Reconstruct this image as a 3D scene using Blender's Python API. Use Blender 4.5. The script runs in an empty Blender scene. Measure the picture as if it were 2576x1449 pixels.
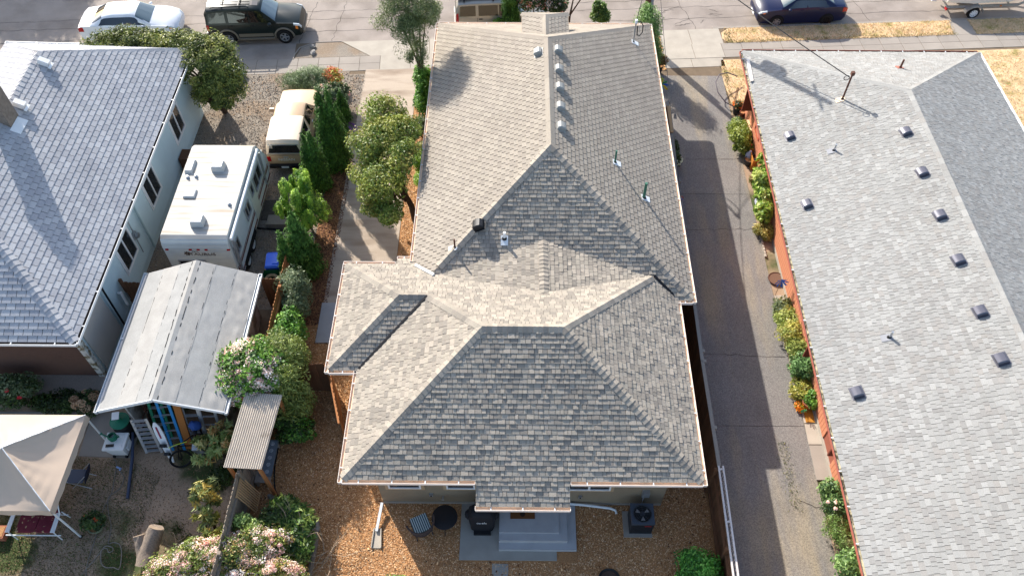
import bpy, math, random
import numpy as np
from mathutils import Vector, Matrix, Euler
R = math.radians
scene = bpy.context.scene
C = scene.collection

# ------------------------------------------------------------------ camera, sky, sun, exposure
cam_d = bpy.data.cameras.new('camera')
cam = bpy.data.objects.new('camera', cam_d); C.objects.link(cam)
cam.location = (0, 0, 24.0)
cam.rotation_euler = (R(37.3), 0, R(0.5))
cam_d.sensor_width = 36.0; cam_d.lens = 36.0 * 2018 / 2576
cam_d.clip_start = 0.5; cam_d.clip_end = 2000
scene.camera = cam
SUN_AZ = (-0.522, 0.853)          # towards the sun, on the ground plane
SUN_EL = R(30.0)
world = bpy.data.worlds.new('World'); scene.world = world; world.use_nodes = True
wn = world.node_tree.nodes; wl = world.node_tree.links
sky = wn.new('ShaderNodeTexSky'); sky.sky_type = 'NISHITA'; sky.sun_disc = False
sky.dust_density = 1.4; sky.ozone_density = 0.5; sky.air_density = 0.9
sky.sun_elevation = SUN_EL; sky.sun_rotation = math.atan2(SUN_AZ[0], SUN_AZ[1])
wl.new(sky.outputs[0], wn['Background'].inputs[0]); wn['Background'].inputs[1].default_value = 0.14
sd = bpy.data.lights.new('sun', 'SUN'); sun = bpy.data.objects.new('sun', sd); C.objects.link(sun)
sd.energy = 4.1; sd.angle = R(0.6); sd.color = (1.0, 0.95, 0.88)
sdir = Vector((SUN_AZ[0] * math.cos(SUN_EL), SUN_AZ[1] * math.cos(SUN_EL), math.sin(SUN_EL)))
sun.rotation_euler = sdir.to_track_quat('Z', 'Y').to_euler(); sun.location = (-20, 40, 40)
vs = scene.view_settings
vs.view_transform = 'Standard'; vs.look = 'None'; vs.gamma = 1.0; vs.use_curve_mapping = False
vs.exposure = 1.13

# ------------------------------------------------------------------ helpers
def lin(h):
    h = h.lstrip('#'); o = []
    for i in (0, 2, 4):
        c = int(h[i:i + 2], 16) / 255
        o.append(c / 12.92 if c <= 0.04045 else ((c + 0.055) / 1.055) ** 2.4)
    return tuple(o)

def mat(name, col, rough=0.8, metal=0.0, n1=0, a1=0.0, n2=0, a2=0.0, bump=0.0, bs=40, attr=False, spec=0.35, trans=0.0, stretch=None, alpha_t=0.0, tint=None, tscale=1.0, tlo=.45, thi=.6, coat=0.0, rnd=0.0, world_co=False, tstretch=None):
    """procedural principled material: colour (or face colours) broken up by two noises, optional bump and a second tint in blotches"""
    m = bpy.data.materials.new(name); m.use_nodes = True
    nt = m.node_tree; N = nt.nodes; L = nt.links; b = N['Principled BSDF']
    if isinstance(col, str): col = lin(col)
    b.inputs['Roughness'].default_value = rough; b.inputs['Metallic'].default_value = metal
    b.inputs['Specular IOR Level'].default_value = spec
    if coat: b.inputs['Coat Weight'].default_value = coat; b.inputs['Coat Roughness'].default_value = 0.08
    if attr:
        a = N.new('ShaderNodeVertexColor'); a.layer_name = 'Col'; cur = a.outputs[0]
    else:
        rg = N.new('ShaderNodeRGB'); rg.outputs[0].default_value = (*col, 1); cur = rg.outputs[0]
    tc = N.new('ShaderNodeTexCoord'); co = tc.outputs['Object']
    if world_co:
        ge = N.new('ShaderNodeNewGeometry'); co = ge.outputs['Position']
    if stretch:
        mp = N.new('ShaderNodeMapping'); mp.inputs['Scale'].default_value = stretch; L.new(co, mp.inputs[0]); co = mp.outputs[0]
    def noise(s, d=3):
        nonlocal co
        n = N.new('ShaderNodeTexNoise'); n.inputs['Scale'].default_value = s; n.inputs['Detail'].default_value = d; L.new(co, n.inputs['Vector']); return n.outputs[0]
    if tint is not None:
        if isinstance(tint, str): tint = lin(tint)
        mr = N.new('ShaderNodeMapRange'); mr.inputs[1].default_value = tlo; mr.inputs[2].default_value = thi; 
        if tstretch:
            keep = co; mq = N.new('ShaderNodeMapping'); mq.inputs['Scale'].default_value = tstretch; L.new(co, mq.inputs[0]); co = mq.outputs[0]
        L.new(noise(tscale, 5), mr.inputs[0])
        if tstretch: co = keep
        mx = N.new('ShaderNodeMix'); mx.data_type = 'RGBA'; L.new(mr.outputs[0], mx.inputs[0]); L.new(cur, mx.inputs[6]); mx.inputs[7].default_value = (*tint, 1); cur = mx.outputs[2]
    for s, am in ((n1, a1), (n2, a2)):
        if s and am:
            mr = N.new('ShaderNodeMapRange'); mr.inputs[1].default_value = .25; mr.inputs[2].default_value = .75
            mr.inputs[3].default_value = 1 - am; mr.inputs[4].default_value = 1 + am; L.new(noise(s, 4), mr.inputs[0])
            mx = N.new('ShaderNodeVectorMath'); mx.operation = 'SCALE'; L.new(cur, mx.inputs[0]); L.new(mr.outputs[0], mx.inputs[3]); cur = mx.outputs[0]
    if rnd:
        oi = N.new('ShaderNodeObjectInfo'); mr = N.new('ShaderNodeMapRange'); mr.inputs[3].default_value = 1 - rnd; mr.inputs[4].default_value = 1 + rnd
        L.new(oi.outputs['Random'], mr.inputs[0]); mx = N.new('ShaderNodeVectorMath'); mx.operation = 'SCALE'; L.new(cur, mx.inputs[0]); L.new(mr.outputs[0], mx.inputs[3]); cur = mx.outputs[0]
    L.new(cur, b.inputs['Base Color'])
    if bump:
        bp = N.new('ShaderNodeBump'); bp.inputs['Strength'].default_value = bump; bp.inputs['Distance'].default_value = 0.02; L.new(noise(bs, 4), bp.inputs['Height']); L.new(bp.outputs[0], b.inputs['Normal'])
    if trans:   # leaves let light through
        tr = N.new('ShaderNodeBsdfTranslucent'); L.new(cur, tr.inputs[0]); ms = N.new('ShaderNodeMixShader'); ms.inputs[0].default_value = trans
        L.new(b.outputs[0], ms.inputs[1]); L.new(tr.outputs[0], ms.inputs[2]); L.new(ms.outputs[0], N['Material Output'].inputs[0])
    return m

def glass(name, col, rough=0.03, alpha=0.55):
    """tinted pane: dark glossy glass that partly lets the inside show"""
    m = bpy.data.materials.new(name); m.use_nodes = True; N = m.node_tree.nodes; L = m.node_tree.links; b = N['Principled BSDF']
    b.inputs['Base Color'].default_value = (*(lin(col) if isinstance(col, str) else col), 1); b.inputs['Roughness'].default_value = rough; b.inputs['Specular IOR Level'].default_value = 0.8
    b.inputs['Coat Weight'].default_value = 0.6; b.inputs['Coat Roughness'].default_value = 0.02
    b.inputs['Alpha'].default_value = alpha
    return m

def chain(o):
    M = o.matrix_basis.copy()
    while o.parent: o = o.parent; M = o.matrix_basis @ M
    return M

def tag(o, label=None, cat=None, group=None, kind=None):
    if label: o['label'] = label
    if cat: o['category'] = cat
    if group: o['group'] = group
    if kind: o['kind'] = kind
    return o

def thing(name, label, cat, loc=(0, 0, 0), rz=0.0, group=None):
    o = bpy.data.objects.new(name, None); C.objects.link(o); o.location = loc; o.rotation_euler = (0, 0, rz)
    o.empty_display_size = 0.2
    return tag(o, label, cat, group)

def copy_tree(o, parent=None):
    c = o.copy(); C.objects.link(c); c.parent = parent
    for ch in [x for x in bpy.data.objects if x.parent == o]: copy_tree(ch, c)
    return c

class MB:
    def __init__(s): s.v = []; s.f = []; s.m = []; s.c = []; s.any = False
    def add(s, vs_, fs, m=0, col=None):
        b = len(s.v); s.v.extend([tuple(p) for p in vs_])
        for f in fs: s.f.append(tuple(b + i for i in f)); s.m.append(m); s.c.append(col or (1, 1, 1))
        if col: s.any = True
        return s
    def box(s, c, d, m=0, col=None, rot=None):
        x, y, z = d[0] / 2, d[1] / 2, d[2] / 2
        p = [Vector(q) for q in ((-x, -y, -z), (x, -y, -z), (x, y, -z), (-x, y, -z), (-x, -y, z), (x, -y, z), (x, y, z), (-x, y, z))]
        if rot is not None:
            if not isinstance(rot, Matrix): rot = Euler(rot).to_matrix()
            p = [rot @ q for q in p]
        c = Vector(c)
        return s.add([q + c for q in p], [(0, 3, 2, 1), (4, 5, 6, 7), (0, 1, 5, 4), (1, 2, 6, 5), (2, 3, 7, 6), (3, 0, 4, 7)], m, col)
    def b2(s, x0, x1, y0, y1, z0, z1, m=0, col=None):
        return s.box(((x0 + x1) / 2, (y0 + y1) / 2, (z0 + z1) / 2), (x1 - x0, y1 - y0, z1 - z0), m, col)
    def bar(s, p0, p1, w, h, m=0, col=None, up=(0, 0, 1)):
        p0 = Vector(p0); p1 = Vector(p1); d = p1 - p0; l = d.length; d.normalize(); up = Vector(up)
        if abs(d.dot(up)) > .99: up = Vector((0, 1, 0))
        r = d.cross(up).normalized(); u = r.cross(d)
        M = Matrix((d, r, u)).transposed()
        return s.box((p0 + p1) / 2, (l, w, h), m, col, M)
    def tube(s, pts, r, n=8, m=0, col=None, cap=True):
        pts = [Vector(p) for p in pts]; k = len(pts)
        rr = r if isinstance(r, (list, tuple)) else [r] * k
        vs_ = []; prev = None
        for i, p in enumerate(pts):
            d = (pts[min(i + 1, k - 1)] - pts[max(i - 1, 0)]).normalized()
            if prev is None:
                a = Vector((0, 0, 1)) if abs(d.z) < .9 else Vector((1, 0, 0)); x = d.cross(a).normalized()
            else:
                x = (prev - d * prev.dot(d)).normalized()
            prev = x; y = d.cross(x)
            for j in range(n):
                a = 2 * math.pi * j / n; vs_.append(p + (x * math.cos(a) + y * math.sin(a)) * rr[i])
        fs = []
        for i in range(k - 1):
            for j in range(n): fs.append((i * n + j, i * n + (j + 1) % n, (i + 1) * n + (j + 1) % n, (i + 1) * n + j))
        if cap: fs.append(tuple(range(n - 1, -1, -1))); fs.append(tuple((k - 1) * n + j for j in range(n)))
        return s.add(vs_, fs, m, col)
    def cyl(s, p0, p1, r0, r1=None, n=12, m=0, col=None): return s.tube([p0, p1], [r0, r0 if r1 is None else r1], n, m, col)
    def ring(s, c, r, t, axis='z', n=24, k=6, m=0, col=None, arc=None):
        c = Vector(c); a0, a1 = arc or (0, 2 * math.pi); cnt = n if not arc else n + 1; pts = []
        for i in range(cnt):
            a = a0 + (a1 - a0) * i / n
            p = {'z': (math.cos(a) * r, math.sin(a) * r, 0), 'y': (math.cos(a) * r, 0, math.sin(a) * r), 'x': (0, math.cos(a) * r, math.sin(a) * r)}[axis]
            pts.append(c + Vector(p))
        if not arc: pts += pts[:2]
        return s.tube(pts, t, k, m, col, cap=bool(arc))
    def lathe(s, prof, c=(0, 0, 0), n=16, m=0, col=None, cap=True):
        vs_ = []; fs = []; k = len(prof)
        for r, z in prof:
            for j in range(n): a = 2 * math.pi * j / n; vs_.append((c[0] + r * math.cos(a), c[1] + r * math.sin(a), c[2] + z))
        for i in range(k - 1):
            for j in range(n): fs.append((i * n + j, i * n + (j + 1) % n, (i + 1) * n + (j + 1) % n, (i + 1) * n + j))
        if cap: fs.append(tuple(range(n - 1, -1, -1))); fs.append(tuple((k - 1) * n + j for j in range(n)))
        return s.add(vs_, fs, m, col)
    def ell(s, c, r, nu=12, nv=7, m=0, col=None, jit=0.0, rng=None):
        vs_ = []; fs = []
        for i in range(nv + 1):
            t = math.pi * i / nv
            for j in range(nu):
                a = 2 * math.pi * j / nu; q = 1 + (rng.uniform(-jit, jit) if rng and 0 < i < nv else 0)
                vs_.append((c[0] + r[0] * math.sin(t) * math.cos(a) * q, c[1] + r[1] * math.sin(t) * math.sin(a) * q, c[2] + r[2] * math.cos(t) * q))
        for i in range(nv):
            for j in range(nu): fs.append((i * nu + j, (i + 1) * nu + j, (i + 1) * nu + (j + 1) % nu, i * nu + (j + 1) % nu))
        return s.add(vs_, fs, m, col)
    def prism(s, poly, z0, z1, m=0, col=None):
        n = len(poly)
        ar = sum(poly[i][0] * poly[(i + 1) % n][1] - poly[(i + 1) % n][0] * poly[i][1] for i in range(n))
        if ar < 0: poly = poly[::-1]
        vs_ = [(p[0], p[1], z0) for p in poly] + [(p[0], p[1], z1) for p in poly]
        fs = [tuple(range(n - 1, -1, -1)), tuple(range(n, 2 * n))] + [(i, (i + 1) % n, n + (i + 1) % n, n + i) for i in range(n)]
        return s.add(vs_, fs, m, col)
    def extrude(s, pts, vec, m=0, col=None):
        n = len(pts); vec = Vector(vec); a = [Vector(p) for p in pts]
        return s.add(a + [p + vec for p in a], [tuple(range(n)), tuple(range(2 * n - 1, n - 1, -1))] + [(i, n + i, n + (i + 1) % n, (i + 1) % n) for i in range(n)], m, col)
    def build(s, name, mats, parent=None, smooth=False, world=False, sharp=40):
        me = bpy.data.meshes.new(name); vs_ = s.v
        if world and parent is not None:
            Mi = chain(parent).inverted(); vs_ = [tuple(Mi @ Vector(p)) for p in vs_]
        me.from_pydata(vs_, [], s.f)
        if not isinstance(mats, (list, tuple)): mats = [mats]
        for q in mats: me.materials.append(q)
        if len(mats) > 1: me.polygons.foreach_set('material_index', s.m)
        if s.any:
            ca = me.color_attributes.new('Col', 'FLOAT_COLOR', 'CORNER'); buf = []
            for f, c in zip(s.f, s.c): buf.extend((*c, 1.0) * len(f))
            ca.data.foreach_set('color', buf)
        if smooth:
            me.polygons.foreach_set('use_smooth', [True] * len(s.f)); me.set_sharp_from_angle(angle=R(sharp))
        me.update()
        o = bpy.data.objects.new(name, me); C.objects.link(o); o.parent = parent
        return o

def link_copy(me, name, parent, M):
    """another object on the same mesh; M is its world matrix"""
    o = bpy.data.objects.new(name, me); C.objects.link(o); o.parent = parent
    o.matrix_basis = (chain(parent).inverted() @ M) if parent else M
    return o

def np_mesh(name, V, nper, mats, parent=None, cols=None, world=False):
    """V (n, k, 3): n separate k-gons; cols (n,3)"""
    n, k, _ = V.shape; V = V.reshape(-1, 3)
    if world and parent is not None:
        Mi = np.array(chain(parent).inverted()); V = V @ Mi[:3, :3].T + Mi[:3, 3]
    me = bpy.data.meshes.new(name); me.vertices.add(n * k); me.vertices.foreach_set('co', V.astype(np.float32).ravel())
    me.loops.add(n * k); me.loops.foreach_set('vertex_index', np.arange(n * k, dtype=np.int32))
    me.polygons.add(n); me.polygons.foreach_set('loop_start', np.arange(0, n * k, k, dtype=np.int32)); me.polygons.foreach_set('loop_total', np.full(n, k, dtype=np.int32))
    me.update(calc_edges=True)
    for q in (mats if isinstance(mats, (list, tuple)) else [mats]): me.materials.append(q)
    if cols is not None:
        ca = me.color_attributes.new('Col', 'FLOAT_COLOR', 'CORNER')
        cc = np.ones((n, k, 4), np.float32); cc[:, :, :3] = cols[:, None, :]; ca.data.foreach_set('color', cc.ravel())
    me.validate()
    o = bpy.data.objects.new(name, me); C.objects.link(o); o.parent = parent
    return o

def leaf_quads(cent, nrm, size, aspect, rng, bend=0.0, updir=None):
    n = len(cent)
    t = rng.normal(size=(n, 3))
    if updir is not None: t = t * 0.35 + np.array(updir)
    t -= nrm * (t * nrm).sum(1, keepdims=True); t /= np.linalg.norm(t, axis=1, keepdims=True) + 1e-9
    b = np.cross(nrm, t); s = (size * rng.uniform(.65, 1.3, n))[:, None]
    V = np.stack([cent - t * s, cent + b * s * aspect, cent + t * s, cent - b * s * aspect], 1)
    return V

def crown(name, blobs, n, size, pal, mt, parent, seed, clumps=30, spread=.28, aspect=.5, shell=.6, updir=None, outward=.6, world=True):
    """leaves gathered in clumps over the shells of several ellipsoids; pal = list of colours"""
    n = int(n * 1.7); size = size * .78; rng = np.random.default_rng(seed); w = np.array([(b[1][0] * b[1][1] * b[1][2]) ** (2 / 3) for b in blobs]); w /= w.sum()
    Vs = []; Cs = []; pal = np.array(pal)
    for (c, r), wi in zip(blobs, w):
        k = max(20, int(n * wi)); c = np.array(c); r = np.array(r)
        nc = max(5, int(clumps * len(blobs) * wi) + 3)
        d = rng.normal(size=(nc, 3)); d[:, 2] = np.where(d[:, 2] < -.35, -d[:, 2] * .6, d[:, 2]); d /= np.linalg.norm(d, axis=1, keepdims=True)
        rad = shell + (1 - shell) * rng.random(nc) ** .6
        cc = d * rad[:, None]; tone = rng.integers(0, len(pal), nc); sp = spread * rng.uniform(.7, 1.4, nc)
        a = rng.integers(0, nc, k); off = rng.normal(size=(k, 3)); off /= np.maximum(1, np.linalg.norm(off, axis=1, keepdims=True) / 1.5)
        p = cc[a] + off * sp[a][:, None]
        nr = p / (np.linalg.norm(p, axis=1, keepdims=True) + 1e-6) * outward + rng.normal(size=(k, 3)) * .55 + np.array([0, 0, .35]); nr /= np.linalg.norm(nr, axis=1, keepdims=True)
        Vs.append(leaf_quads(p * r + c, nr, size, aspect, rng, updir=updir))
        tn = np.where(rng.random(k) < .75, tone[a], rng.integers(0, len(pal), k))
        Cs.append(pal[tn] * (rng.uniform(.75, 1.25, k) * 1.25)[:, None])
    return np_mesh(name, np.concatenate(Vs), 4, mt, parent, np.concatenate(Cs), world)

def limbs(name, segs, mt, parent, n=7):
    b = MB()
    for pts, r in segs: b.tube(pts, r, n)
    return b.build(name, mt, parent, smooth=True, world=True)

def text(name, s, size, M, mt, parent, depth=0.004, shear=0.0, sx=1.0):
    cu = bpy.data.curves.new(name, 'FONT'); cu.body = s; cu.size = size; cu.align_x = 'CENTER'; cu.align_y = 'CENTER'; cu.extrude = depth; cu.shear = shear; cu.materials.append(mt); cu.resolution_u = 3
    tmp = bpy.data.objects.new(name, cu); C.objects.link(tmp); bpy.context.view_layer.update()
    me = bpy.data.meshes.new_from_object(tmp.evaluated_get(bpy.context.evaluated_depsgraph_get())); bpy.data.objects.remove(tmp)
    o = bpy.data.objects.new(name, me); C.objects.link(o); o.parent = parent
    o.matrix_basis = (chain(parent).inverted() @ M) @ Matrix.Diagonal((sx, 1, 1, 1))
    return o

# ------------------------------------------------------------------ materials
M = {}
M['ground'] = mat('soil', '#6f5f4c', .95, n1=3, a1=.2, n2=60, a2=.3, bump=.5, bs=50)
M['asphalt'] = mat('asphalt', '#958a80', .9, n1=1.1, a1=.09, n2=120, a2=.16, bump=.4, bs=160, tint='#867b71', tscale=.6, world_co=True)
M['concrete'] = mat('concrete', '#968d82', .9, n1=1.5, a1=.08, n2=70, a2=.1, bump=.2, bs=90, rnd=.06)
M['concrete_new'] = mat('concrete_new', '#a79e90', .9, n1=2, a1=.1, n2=70, a2=.08, bump=.2, bs=90, rnd=.05)
M['step_concrete'] = mat('step_concrete', '#a2a3a4', .85, n1=3, a1=.08, n2=80, a2=.07, bump=.15, bs=90)
M['patio'] = mat('patio_concrete', '#969289', .9, n1=2.2, a1=.1, n2=80, a2=.08, bump=.2, bs=90)
M['drive'] = mat('aggregate', '#7d7873', .95, n1=.9, a1=.1, n2=28, a2=.4, bump=.8, bs=60, tint='#968973', tscale=.9, tlo=.5, thi=.72, world_co=True, tstretch=(1.3, .2, 1))
M['drive_old'] = mat('old_drive', '#b3a391', .95, n1=1.2, a1=.05, n2=60, a2=.2, bump=.5, bs=70, tint='#8a7866', tscale=.7, tlo=.5, thi=.75, world_co=True, stretch=(.6, 2.5, 1))
M['gravel'] = mat('gravel', '#8a8073', .95, n1=1.2, a1=.14, n2=45, a2=.45, bump=1.0, bs=45, tint='#8c7a66', tscale=.8, world_co=True)
M['mulch'] = mat('mulch', '#ab7d52', .95, n1=.9, a1=.2, n2=45, a2=.45, bump=1.0, bs=50, world_co=True)
M['chips'] = mat('chips', (1, 1, 1), .9, attr=True)
M['dirt'] = mat('yard_dirt', '#a08870', .95, n1=1.2, a1=.18, n2=50, a2=.3, bump=.6, bs=50, tint='#46502a', tscale=.55, tlo=.5, thi=.62, world_co=True)
M['drygrass'] = mat('dry_lawn', '#cfb088', .95, n1=3, a1=.2, n2=40, a2=.3, bump=.7, bs=50, tint='#8d8446', tscale=1.3, tlo=.52, thi=.7, world_co=True)
M['blade'] = mat('grass_blades', (1, 1, 1), .8, attr=True, trans=.2)
M['shingle'] = mat('shingle', (1, 1, 1), .92, n1=45, a1=.14, n2=.45, a2=.06, attr=True, bump=.35, bs=220, spec=.2, world_co=True)
M['deck'] = mat('roof_deck', '#5a534b', .95)
M['gut_tan'] = mat('gutter_tan', '#e6c6a6', .5, n1=6, a1=.07)
M['gut_rim'] = mat('gutter_rim', '#e9ddd0', .4)
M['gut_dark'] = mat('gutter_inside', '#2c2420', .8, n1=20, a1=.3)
M['gut_red'] = mat('gutter_red', '#a5604f', .5)
M['white'] = mat('white_paint', '#e2e2e0', .45, n1=5, a1=.04)
M['white_metal'] = mat('white_metal', '#dcdedd', .35, n1=8, a1=.05, metal=.0)
M['galv'] = mat('galvanised', '#a9adb0', .4, metal=.7, n1=12, a1=.1)
M['alum'] = mat('aluminium', '#b4b6b8', .38, metal=.6, n1=10, a1=.08)
M['stucco'] = mat('stucco', '#8b7c66', .95, n1=2, a1=.05, n2=60, a2=.1, bump=.8, bs=60)
M['trim_tan'] = mat('window_trim', '#ab9272', .7)
M['winglass'] = glass('window_glass', '#1b2024', .04, .85)
M['dark'] = mat('dark_interior', '#141414', .9)
M['blk'] = mat('black_plastic', '#1b1b1d', .5)
M['blk_metal'] = mat('black_metal', '#1e1d1e', .4, metal=.3)
M['rubber'] = mat('rubber', '#141414', .8)
M['greensid'] = mat('pale_siding', '#bccdce', .75, n1=1.5, a1=.05, n2=40, a2=.04)
M['brownsid'] = mat('brown_siding', '#5f463a', .8, n1=3, a1=.15, stretch=(2, 20, 20))
M['redsid'] = mat('red_siding', '#c07f5e', .8, n1=3, a1=.12, stretch=(20, 2, 20))
M['wood'] = mat('fence_wood', '#6b4a33', .85, n1=9, a1=.3, stretch=(14, 14, 1.5), rnd=.2)
M['wood_grey'] = mat('weathered_wood', '#8b8278', .9, n1=9, a1=.25, stretch=(12, 2, 12), rnd=.12)
M['wood_warm'] = mat('cedar_wood', '#a06a3e', .8, n1=8, a1=.25, stretch=(12, 12, 1.5), rnd=.15)
M['wood_raw'] = mat('raw_timber', '#b99368', .8, n1=8, a1=.2, stretch=(10, 10, 2), rnd=.1)
M['bark'] = mat('bark', '#4c3c30', .95, n1=12, a1=.4, stretch=(4, 4, 1), bump=.8, bs=25)
M['bark_grey'] = mat('grey_bark', '#8a7b6c', .95, n1=9, a1=.35, stretch=(4, 4, 1), bump=1.0, bs=20)
M['leaf'] = mat('leaf', (1, 1, 1), .5, attr=True, trans=.28, spec=.4)
M['needle'] = mat('needle', (1, 1, 1), .7, attr=True, trans=.15, spec=.25)
M['petal'] = mat('petal', (1, 1, 1), .7, attr=True, trans=.3)
M['paint'] = mat('painted', (1, 1, 1), .55, attr=True)
M['stone'] = mat('boulder', '#8a8680', .9, n1=6, a1=.2, bump=.7, bs=14)
M['orange_pot'] = mat('terracotta', '#9c5f46', .85, n1=6, a1=.12)
M['copper'] = mat('rusty_iron', '#5a3a2e', .8, n1=14, a1=.25)
M['green_pipe'] = mat('green_pipe', '#3c6b58', .5, n1=10, a1=.2)
M['hose'] = mat('hose', '#7d7468', .6)
M['purple'] = mat('purple_hose', '#8a4f94', .5)
# ------------------------------------------------------------------ the setting
rng = random.Random(7); nrng = np.random.default_rng(11)
PHI = math.atan(0.067); DS = Vector((math.cos(PHI), math.sin(PHI))); DN = Vector((-math.sin(PHI), math.cos(PHI)))
def SP(s, n): p = DS * s + DN * n; return (p.x, p.y)
def sheet(name, poly, z0, z1, m, parent=None):
    o = MB().prism(poly, z0, z1).build(name, m, parent, world=True)
    if parent is None: o['kind'] = 'structure'
    return o
def srect(s0, s1, n0, n1): return [SP(s0, n0), SP(s1, n0), SP(s1, n1), SP(s0, n1)]
g = MB().add([(-600, -600, -.16), (600, -600, -.16), (600, 600, -.16), (-600, 600, -.16)], [(0, 1, 2, 3)]).build('ground', M['ground']); g['kind'] = 'structure'
sheet('soil', srect(-90, 90, -60, 33.86), -.15, 0, M['ground'])
sheet('road', srect(-90, 90, 34.0, 44), -.155, -.12, M['asphalt'])
sheet('far_verge', srect(-90, 90, 44.15, 70), -.15, 0, M['drygrass'])
curb = tag(bpy.data.objects.new('kerb', None), kind='structure'); C.objects.link(curb)
s = -40.0
while s < 44:
    if not (s + 1 < -1.6 or 8.4 < s + 1 < 12.0):
        sheet('kerb_stone', srect(s, s + 1.99, 33.865, 34.0), -.15, .01, M['concrete'], curb)
    else:
        sheet('kerb_stone', srect(s, s + 1.99, 33.865, 34.0), -.15, -.085, M['concrete'], curb)
    s += 2.0
walk = tag(bpy.data.objects.new('sidewalk', None), kind='structure'); C.objects.link(walk)
s = -26.0
while s < 34:
    new = (-5.0 < s < -2.2) or (8.4 < s < 11.2)
    l = 1.45 if new else .98
    if new:
        sheet('paving_slab', srect(s, s + l - .02, 31.56, 32.66), -.1, .022, M['concrete_new'], walk)
    else:
        for a, b in ((31.56, 32.1), (32.115, 32.66)):
            sheet('paving_slab', srect(s, s + l - .02, a, b), -.1, .016 + rng.uniform(-.003, .003), M['concrete'], walk)
    s += l
# driveway aprons across the parking strip
sheet('apron', [SP(-4.95, 32.67), SP(-2.1, 32.67), SP(-2.1, 33.86), SP(-6.35, 33.86)], -.1, .012, M['concrete_new'])
sheet('apron', srect(-2.08, -1.0, 32.67, 33.86), -.1, .012, M['concrete_new'])
sheet('apron', srect(-14.5, -8.6, 32.67, 33.86), -.1, .010, M['asphalt'])
for a in (9.2, 10.75):
    sheet('apron', srect(a, a + 1.53, 32.67, 33.86), -.1, .012, M['concrete_new'])
    sheet('apron', srect(a - .3, a + 1.23, 30.9, 31.55), -.1, .012, M['concrete_new'])
sheet('gravel_island', [SP(-8.55, 32.68), SP(-5.0, 32.68), SP(-6.45, 33.84), SP(-7.6, 33.84), SP(-8.3, 33.5)], -.05, .014, M['gravel'])
il = MB(); pts = [(*SP(a, b), .01) for a, b in ((-8.62, 32.62), (-8.6, 32.95), (-8.4, 33.5), (-7.65, 33.88), (-6.4, 33.88))]
il.tube(pts, .03, 6); o = il.build('kerb_edging', M['concrete']); o['kind'] = 'structure'
sheet('dry_verge', [SP(12.55, 32.68), SP(12.3, 33.0), SP(12.35, 33.5), SP(12.75, 33.84), SP(24.0, 33.84), SP(23.8, 32.68)], -.05, .02, M['drygrass'])
sheet('dry_verge', srect(25.0, 45, 32.68, 33.84), -.05, .02, M['drygrass'])
sheet('verge_path', [SP(23.82, 32.68), SP(24.98, 32.68), SP(24.98, 33.85), SP(24.02, 33.85)], -.05, .012, M['concrete'])
sheet('dry_verge', srect(-1.0, 9.1, 32.68, 33.84), -.05, .016, M['drygrass'])
sheet('front_lawn', [(9.75, 28.9), (9.6, 30.7), (9.75, 32.1), (22, 32.75), (21.4, 30.9), (20.6, 27.0), (9.85, 27.0)], -.05, .012, M['drygrass'])
sheet('side_path', [(19.9, 8), (21.0, 8), (21.3, 27), (21.5, 32.9), (20.55, 32.85), (20.5, 29.2), (19.9, 27)], -.05, .03, M['concrete'])
sheet('side_lawn', [(21.05, 8), (40, 8), (40, 34.1), (21.6, 32.9), (21.35, 27)], -.05, .016, M['drygrass'])
sheet('gravel_yard', [(-14.1, 17.2), (-7.95, 17.2), (-7.95, 31.2), (-14.5, 30.6)], -.05, .006, M['gravel'])
sheet('gravel_yard', [(-7.94, 25.5), (-7.1, 25.5), (-7.1, 30.9), (-7.94, 30.85)], -.05, .006, M['gravel'])
sheet('mulch_bed', [(-7.94, 16.4), (-7.15, 16.4), (-7.1, 25.48), (-7.94, 25.48)], -.05, .006, M['mulch'])
sheet('left_driveway', [(-7.14, 17.52), (-4.62, 17.4), (-4.72, 31.38), (-7.2, 31.2)], -.08, .02, M['drive_old'])
sheet('mulch_bed', [(-4.6, 17.4), (-3.6, 17.4), (-3.6, 31.5), (-4.7, 31.4)], -.05, .01, M['mulch'])
sheet('concrete_pad', [(-7.16, 15.74), (-5.8, 15.74), (-5.8, 17.5), (-7.18, 17.5)], -.08, .05, M['step_concrete'])
sheet('mulch_yard', [(-8.2, 0), (6.1, 0), (6.1, 16.6), (-5.75, 16.6), (-5.75, 15.7), (-7.2, 15.7), (-7.2, 16.38), (-8.2, 16.38)], -.05, .012, M['mulch'])
sheet('back_yard', [(-26, 0), (-8.21, 0), (-8.21, 13.2), (-26, 13.2)], -.05, .008, M['dirt'])
sheet('side_passage', [(-14.1, 13.21), (-8.21, 13.21), (-8.21, 17.19), (-14.1, 17.19)], -.05, .004, M['ground'])
sheet('garden_path', [(-14.15, 11.3), (-12.45, 11.25), (-12.4, 12.9), (-14.2, 12.9)], -.05, .03, M['concrete'])
sheet('garden_path', [(-22, 12.0), (-14.22, 12.0), (-14.22, 12.9), (-22, 12.9)], -.05, .028, M['concrete'])
drv = tag(bpy.data.objects.new('right_driveway', None), kind='structure'); C.objects.link(drv)
ys = [2.0, 12.58, 23.2, 30.88]
for a, b in zip(ys, ys[1:]):
    sheet('concrete_slab', [(6.42, a + .008), (9.6, a + .008), (9.6 if b < 25 else 9.62, b - .008), (6.45 if b < 25 else 6.6, b - .008)], -.1, .022 + rng.uniform(-.004, .004), M['drive'], drv)
sheet('garden_soil', [(9.61, 13.5), (10.1, 13.5), (10.1, 27.0), (9.84, 28.9), (9.61, 28.9)], -.05, .016, M['dirt'])
sheet('garden_soil', [(9.55, 3), (10.1, 3), (10.1, 10.66), (9.55, 10.66)], -.05, .016, M['dirt'])
pav = tag(bpy.data.objects.new('side_paving', None), kind='structure'); C.objects.link(pav)
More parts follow.
